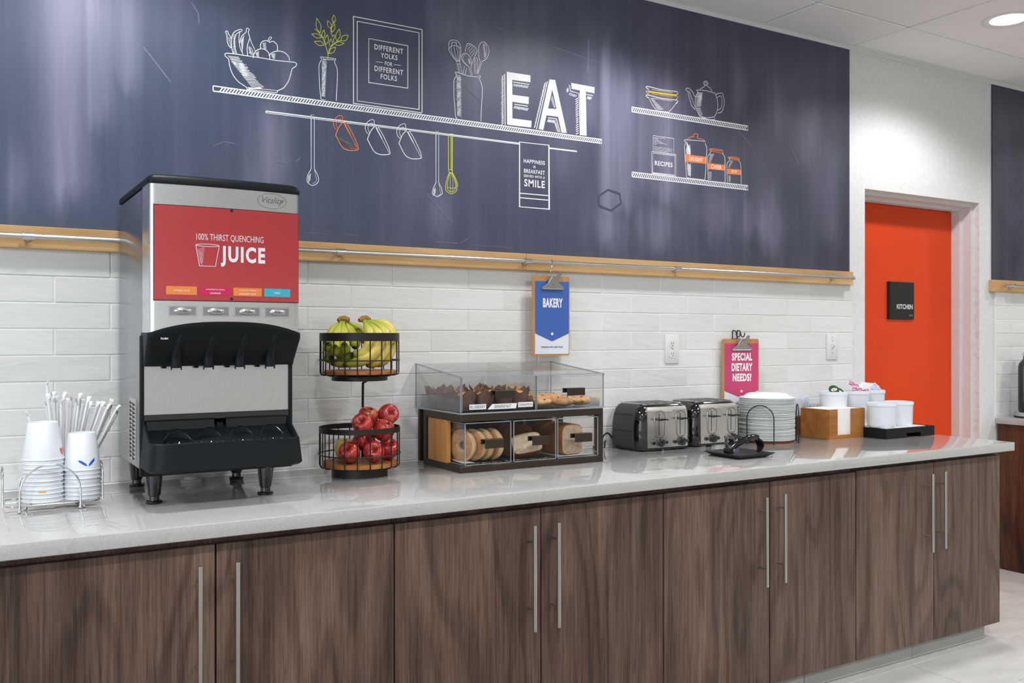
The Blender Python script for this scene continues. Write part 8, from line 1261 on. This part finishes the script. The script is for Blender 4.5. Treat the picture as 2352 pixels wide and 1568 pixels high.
for x, y, z, sc, lab in ((2.544,-.350,sz+.0022,1.0,'empty white ramekin at the front left of the black stand'),(2.690,-.330,sz+.0022,1.0,'empty white ramekin at the front right of the black stand'),
      (2.452,-.160,.9262,.98,'white ramekin at the back left with green-lidded cups'),(2.590,-.168,.9262,1.04,'white ramekin in the middle of the back row, heaped with pink packets'),(2.718,-.160,.9262,.98,'white ramekin at the back right with blue sugar packets')):
    if RM is None: o = obj('ramekin', rb, M['china'], local=True); RM = o.data
    else: o = bpy.data.objects.new('ramekin', RM); COL.objects.link(o)
    if '(back left)' in lab: pass
    o.location = (x, y, z); o.scale = (sc, sc, 1.0 if z < .9 else 1.12); tag(o, lab, 'ramekin', 'white ramekins on the black stand')
# portion cups and packets in the back row
def m_print(name, c0, c1, c2, sc):
    m = mat(name, c0, .35); s = N(m); v = s.n('ShaderNodeTexVoronoi'); s.l(s.co(), v.inputs['Vector']); v.inputs['Scale'].default_value = sc
    s.color(s.ramp(v.outputs['Distance'], [(.30, c0), (.34, c1), (.52, c1), (.56, c2)], 'LINEAR')); return m
M['lidg'] = mat('green_foil', srgb(34,92,48), .25, .3); M['foilw'] = m_print('fruit_picture_foil', srgb(236,230,228), srgb(196,84,52), srgb(240,238,240), 120)
M['pink'] = m_print('pink_print_packet', srgb(240,232,236), srgb(206,72,96), srgb(120,100,150), 150); M['redp'] = m_print('red_print_packet', srgb(206,74,66), srgb(236,206,196), srgb(150,44,52), 130); M['bluep'] = m_print('blue_print_packet', srgb(222,226,240), srgb(84,86,150), srgb(206,212,232), 160)
def portion_cup(loc, rot, lab):
    r = thing('portion_cup', lab, 'portion cup', loc, 0, 'portion cups in the back left ramekin'); r.rotation_euler = rot
    b = B(); lathe(b, [(0,0),(.0165,0),(.0205,.017),(.0225,.018),(.0225,.019)], (0,0,0), 24); obj('cup', b, M['wplastic'], r, local=True)
    b = B(); lathe(b, [(0,.0198),(.0235,.0198),(.0238,.0192)], (0,0,0), 24); ld = obj('foil_lid', b, M['lidg'], r, local=True)
    b = B(); prism(b, [(.0150*math.cos(2*PI*k/20), .0085*math.sin(2*PI*k/20)) for k in range(20)], .0198, .0201); obj('lid_picture', b, M['foilw'], ld, local=True, smooth=False)
portion_cup((2.432,-.175,1.046), (math.radians(52), math.radians(-16), math.radians(-22)), 'green-lidded portion cup tipped up at the left rim of the back left ramekin')
portion_cup((2.474,-.165,1.034), (math.radians(38), math.radians(24), math.radians(-40)), 'green-lidded portion cup lower in the back left ramekin')
def packet(loc, rot, w, h, m_, lab, g, th=.004):
    r = thing('condiment_packet', lab, 'packet', loc, 0, g); r.rotation_euler = rot
    b = B(); prism(b, rrect(-w/2, -h/2, w/2, h/2, .002, 2), 0, th); bmesh.ops.bevel(b, geom=list(b.edges), offset=.0008, segments=1, affect='EDGES'); obj('packet_body', b, m_, r, local=True, smooth=False)
    b = B(); box(b, (-w/2+.001,-h/2-.003,th*.4), (w/2-.001,-h/2+.0005,th*.6)); box(b, (-w/2+.001,h/2-.0005,th*.4), (w/2-.001,h/2+.003,th*.6)); obj('crimped_end', b, M['packet'], r, local=True, smooth=False)
g = 'packets in the middle ramekin'; zr_ = .9262+.104
packet((2.562,-.205,zr_+.020), (math.radians(62),math.radians(8),math.radians(-30)), .046, .030, M['pink'], 'pink and white packet standing at the left of the middle ramekin', g)
packet((2.606,-.205,zr_+.012), (math.radians(66),math.radians(-4),math.radians(-36)), .050, .026, M['redp'], 'red condiment packet at the front of the middle ramekin', g)
packet((2.585,-.168,zr_+.042), (math.radians(50),math.radians(28),math.radians(-30)), .052, .030, M['pink'], 'white condiment packet with pink print on top of the middle heap', g)
packet((2.622,-.160,zr_+.030), (math.radians(44),math.radians(6),math.radians(-40)), .044, .032, M['packet'], 'plain white packet at the right of the middle heap', g)
packet((2.590,-.150,zr_+.008), (math.radians(10),0,.4), .060, .040, M['redp'], 'red packet lying underneath the middle heap', g)
g = 'packets in the back right ramekin'
packet((2.700,-.190,zr_+.022), (math.radians(64),math.radians(38),math.radians(-40)), .028, .050, M['bluep'], 'blue-printed sugar packet tilted at the left of the back right ramekin', g)
packet((2.722,-.182,zr_+.016), (math.radians(58),math.radians(24),math.radians(-40)), .026, .050, M['bluep'], 'blue-printed sugar packet in the middle of the back right ramekin', g)
packet((2.742,-.160,zr_+.018), (math.radians(66),math.radians(-38),math.radians(-40)), .048, .044, M['packet_b'], 'pale packet fanned at the right rim of the back right ramekin', g)
packet((2.712,-.140,zr_+.024), (math.radians(72),math.radians(6),math.radians(-40)), .060, .048, M['packet'], 'white packet standing at the back of the back right ramekin', g)

# ================================================================== clipboards and hooks
M['hard'] = m_oak('hardboard', srgb(168,116,66), srgb(190,138,84), srgb(204,154,98), 2.0, 2)
M['blue_p'] = mat('blue_poster', srgb(62,100,178), .45); M['pink_p'] = mat('pink_poster', srgb(200,66,112), .45); M['card'] = mat('poster_card', srgb(226,231,238), .5); M['ink_b'] = mat('blue_ink', srgb(58,84,140), .5); M['ink_p'] = mat('pink_ink', srgb(176,60,100), .5)
M['clip'] = mat('zinc_clip', (.50,.51,.51,1), .3, 1.0)
def clipboard(lab, loc, rz, w, h, m_, ink, title, tagline, tilt=0):
    """local x across, z up from the foot of the board, front at -y"""
    t = thing('clipboard', lab, 'clipboard', loc, rz, 'hanging clipboards'); t.rotation_euler = (tilt, 0, rz)
    b = B(); prism(b, rrect(-w/2, 0, w/2, h, .009, 4), 0, .0035, XZ); obj('board', b, M['hard'], t, local=True, smooth=False)
    pw = w-.016; z0, z1 = .007, h-.020
    b = B(); box(b, (-pw/2+.004,-.0008,z0), (pw/2+.004,-.0001,z1)); pp = obj('poster', b, M['card'], t, local=True, smooth=False)
    x0, x1 = -pw/2+.004, pw/2+.004; xm = (x0+x1)/2; s = h/.308
    side, point = z0+.078*s, z0+.049*s
    b = B(); prism(b, [(x0,z1),(x1,z1),(x1,side+.004),(x1-.004,side),(xm+.010,point+.0035),(xm,point),(xm-.010,point+.0035),(x0+.004,side),(x0,side+.004)], -.0013, -.0008, XZ); obj('colour_field', b, m_, pp, local=True, smooth=False)
    f = lambda cx, cz: (lambda x, z: (cx+x, -.0016, cz+z))
    b = B(); zt_ = z0+.198*s; n = len(title)
    for k, (ln, tw) in enumerate(title): text(b, ln, tw, .036*s if n == 1 else .034*s, f(xm+.003, (zt_ if n == 1 else z0+.225*s-.044*s*k)), .045, gap=1.12)
    prism(b, [(xm+.0055*math.cos(2*PI*k/20), z0+.078*s+.0055*math.sin(2*PI*k/20)) for k in range(20)], -.0016, -.0013, XZ); flatobj('lettering', b, M['print_w'], pp, local=True)
    b = B(); text(b, tagline, pw*.66, .0075*s, f(xm, z0+.026*s), .03); flatobj('tagline', b, M[ink], pp, local=True)
    # spring clip: flared jaw, raised body with two ears, spring
    cz = h-.038; b = B()
    prism(b, [(-.054,cz-.012),(.054,cz-.012),(.050,cz-.004),(.028,cz+.011),(.021,cz+.018),(.024,cz+.028),(.031,cz+.046),(.028,cz+.054),(.020,cz+.055),(.013,cz+.048),(.008,cz+.030),(-.010,cz+.030),(-.021,cz+.036),(-.029,cz+.030),(-.024,cz+.020),(-.028,cz+.011),(-.050,cz-.004)], 0, .0016, lambda a, c, q: (xm+a*.98, -.0045-q-max(0, c-cz+.012)*.28, c)); obj('spring_clip', b, M['clip'], t, local=True, smooth=False)
    b = B(); tube(b, [(xm-.046,-.0050,cz-.0115),(xm+.046,-.0050,cz-.0115)], .0030, 8); cyl(b, (xm-.024,-.008,cz+.018), (xm+.020,-.008,cz+.018), .0056, n=14); tube(b, [(xm-.024,-.012,cz+.008),(xm-.020,-.019,cz+.022),(xm-.010,-.021,cz+.036)], .0030, 8); cyl(b, (xm,-.016,cz+.004), (xm,-.012,cz+.004), .003, n=10); obj('clip_jaw', b, M['clip'], t, local=True)
    return t
clipboard('clipboard with a blue BAKERY card hanging from the steel rail', (.961,-.0500,1.2245), math.radians(-2), .170, .309, M['blue_p'], 'ink_b', [('BAKERY', .090)], 'SPRINKLED WITH A HINT OF JOY', 0)
clipboard('clipboard with a pink SPECIAL DIETARY NEEDS? card behind the paper plates', (1.977,-.046,.9685), math.radians(-14), .186, .321, M['pink_p'], 'ink_p', [('SPECIAL', .103), ('DIETARY', .105), ('NEEDS?', .095)], 'A ZERO WASTE KITCHEN TIP', 0)
b = B(); tube(b, smooth_path([(.966,-.0375,1.583),(.966,-.0400,1.5955),(.966,-.0470,1.5985),(.966,-.0555,1.594),(.966,-.0565,1.584),(.960,-.056,1.572),(.955,-.058,1.560),(.953,-.060,1.552),(.956,-.060,1.5435),(.963,-.060,1.5425),(.967,-.059,1.549),(.969,-.058,1.556)], 5), .0017, 8)
tag(obj('s_hook', b, M['chrome']), 'silver S-shaped hook on the steel rail holding the blue clipboard', 'hook')
t = thing('wall_hook', 'small black double wire hook on the tiles above the pink clipboard', 'hook', (1.985,-.006,1.315))
for x in (1.972, 2.000):
    b = B(); tube(b, smooth_path([(x-.004,-.0065,1.285),(x-.004,-.0065,1.322),(x,-.011,1.3275),(x+.004,-.018,1.322),(x+.005,-.022,1.305),(x+.008,-.028,1.299),(x+.012,-.034,1.303),(x+.013,-.036,1.318)], 5), .0024, 8); obj('hook_wire', b, M['bwire'], t)
b = B(); box(b, (1.960,-.0068,1.272), (2.012,-.0042,1.292), .001, 1); obj('hook_plate', b, M['bwire'], t, smooth=False)

# ================================================================== glass jar on the far counter
t = thing('glass_jar', 'tall grey-tinted glass jar with metal lid on the far counter, at the right edge', 'jar', (4.163,-.13,CT))
M['jar'] = m_acrylic('grey_jar_glass', (.62,.63,.64,1), .10)
b = B(); lathe(b, [(0,.032),(.080,.032),(.085,.040),(.0855,.285),(.080,.305),(.066,.322),(.060,.330),(.060,.345),(.0575,.345),(.0575,.331),(.064,.318),(.077,.302),(.0825,.284),(.082,.042),(.078,.036),(0,.036)], (4.163,-.13,CT), 40); obj('jar_body', b, M['jar'], t)
b = B(); lathe(b, [(0,.344),(.062,.344),(.0635,.346),(.0635,.360),(.060,.364),(.030,.367),(.012,.370),(.014,.384),(0,.386)], (4.163,-.13,CT), 36); obj('jar_lid', b, M['satin'], t)
b = B(); lathe(b, [(0,.008),(.102,.008),(.104,.010),(.104,.028),(.100,.0315),(0,.0315)], (4.163,-.13,CT), 40); obj('jar_plinth', b, M['wire'], t)
b = B(); lathe(b, [(0,.0),(.106,.0),(.107,.002),(.107,.0065),(.104,.0082),(0,.0082)], (4.163,-.13,CT), 40); obj('rubber_mat', b, M['black'], t)
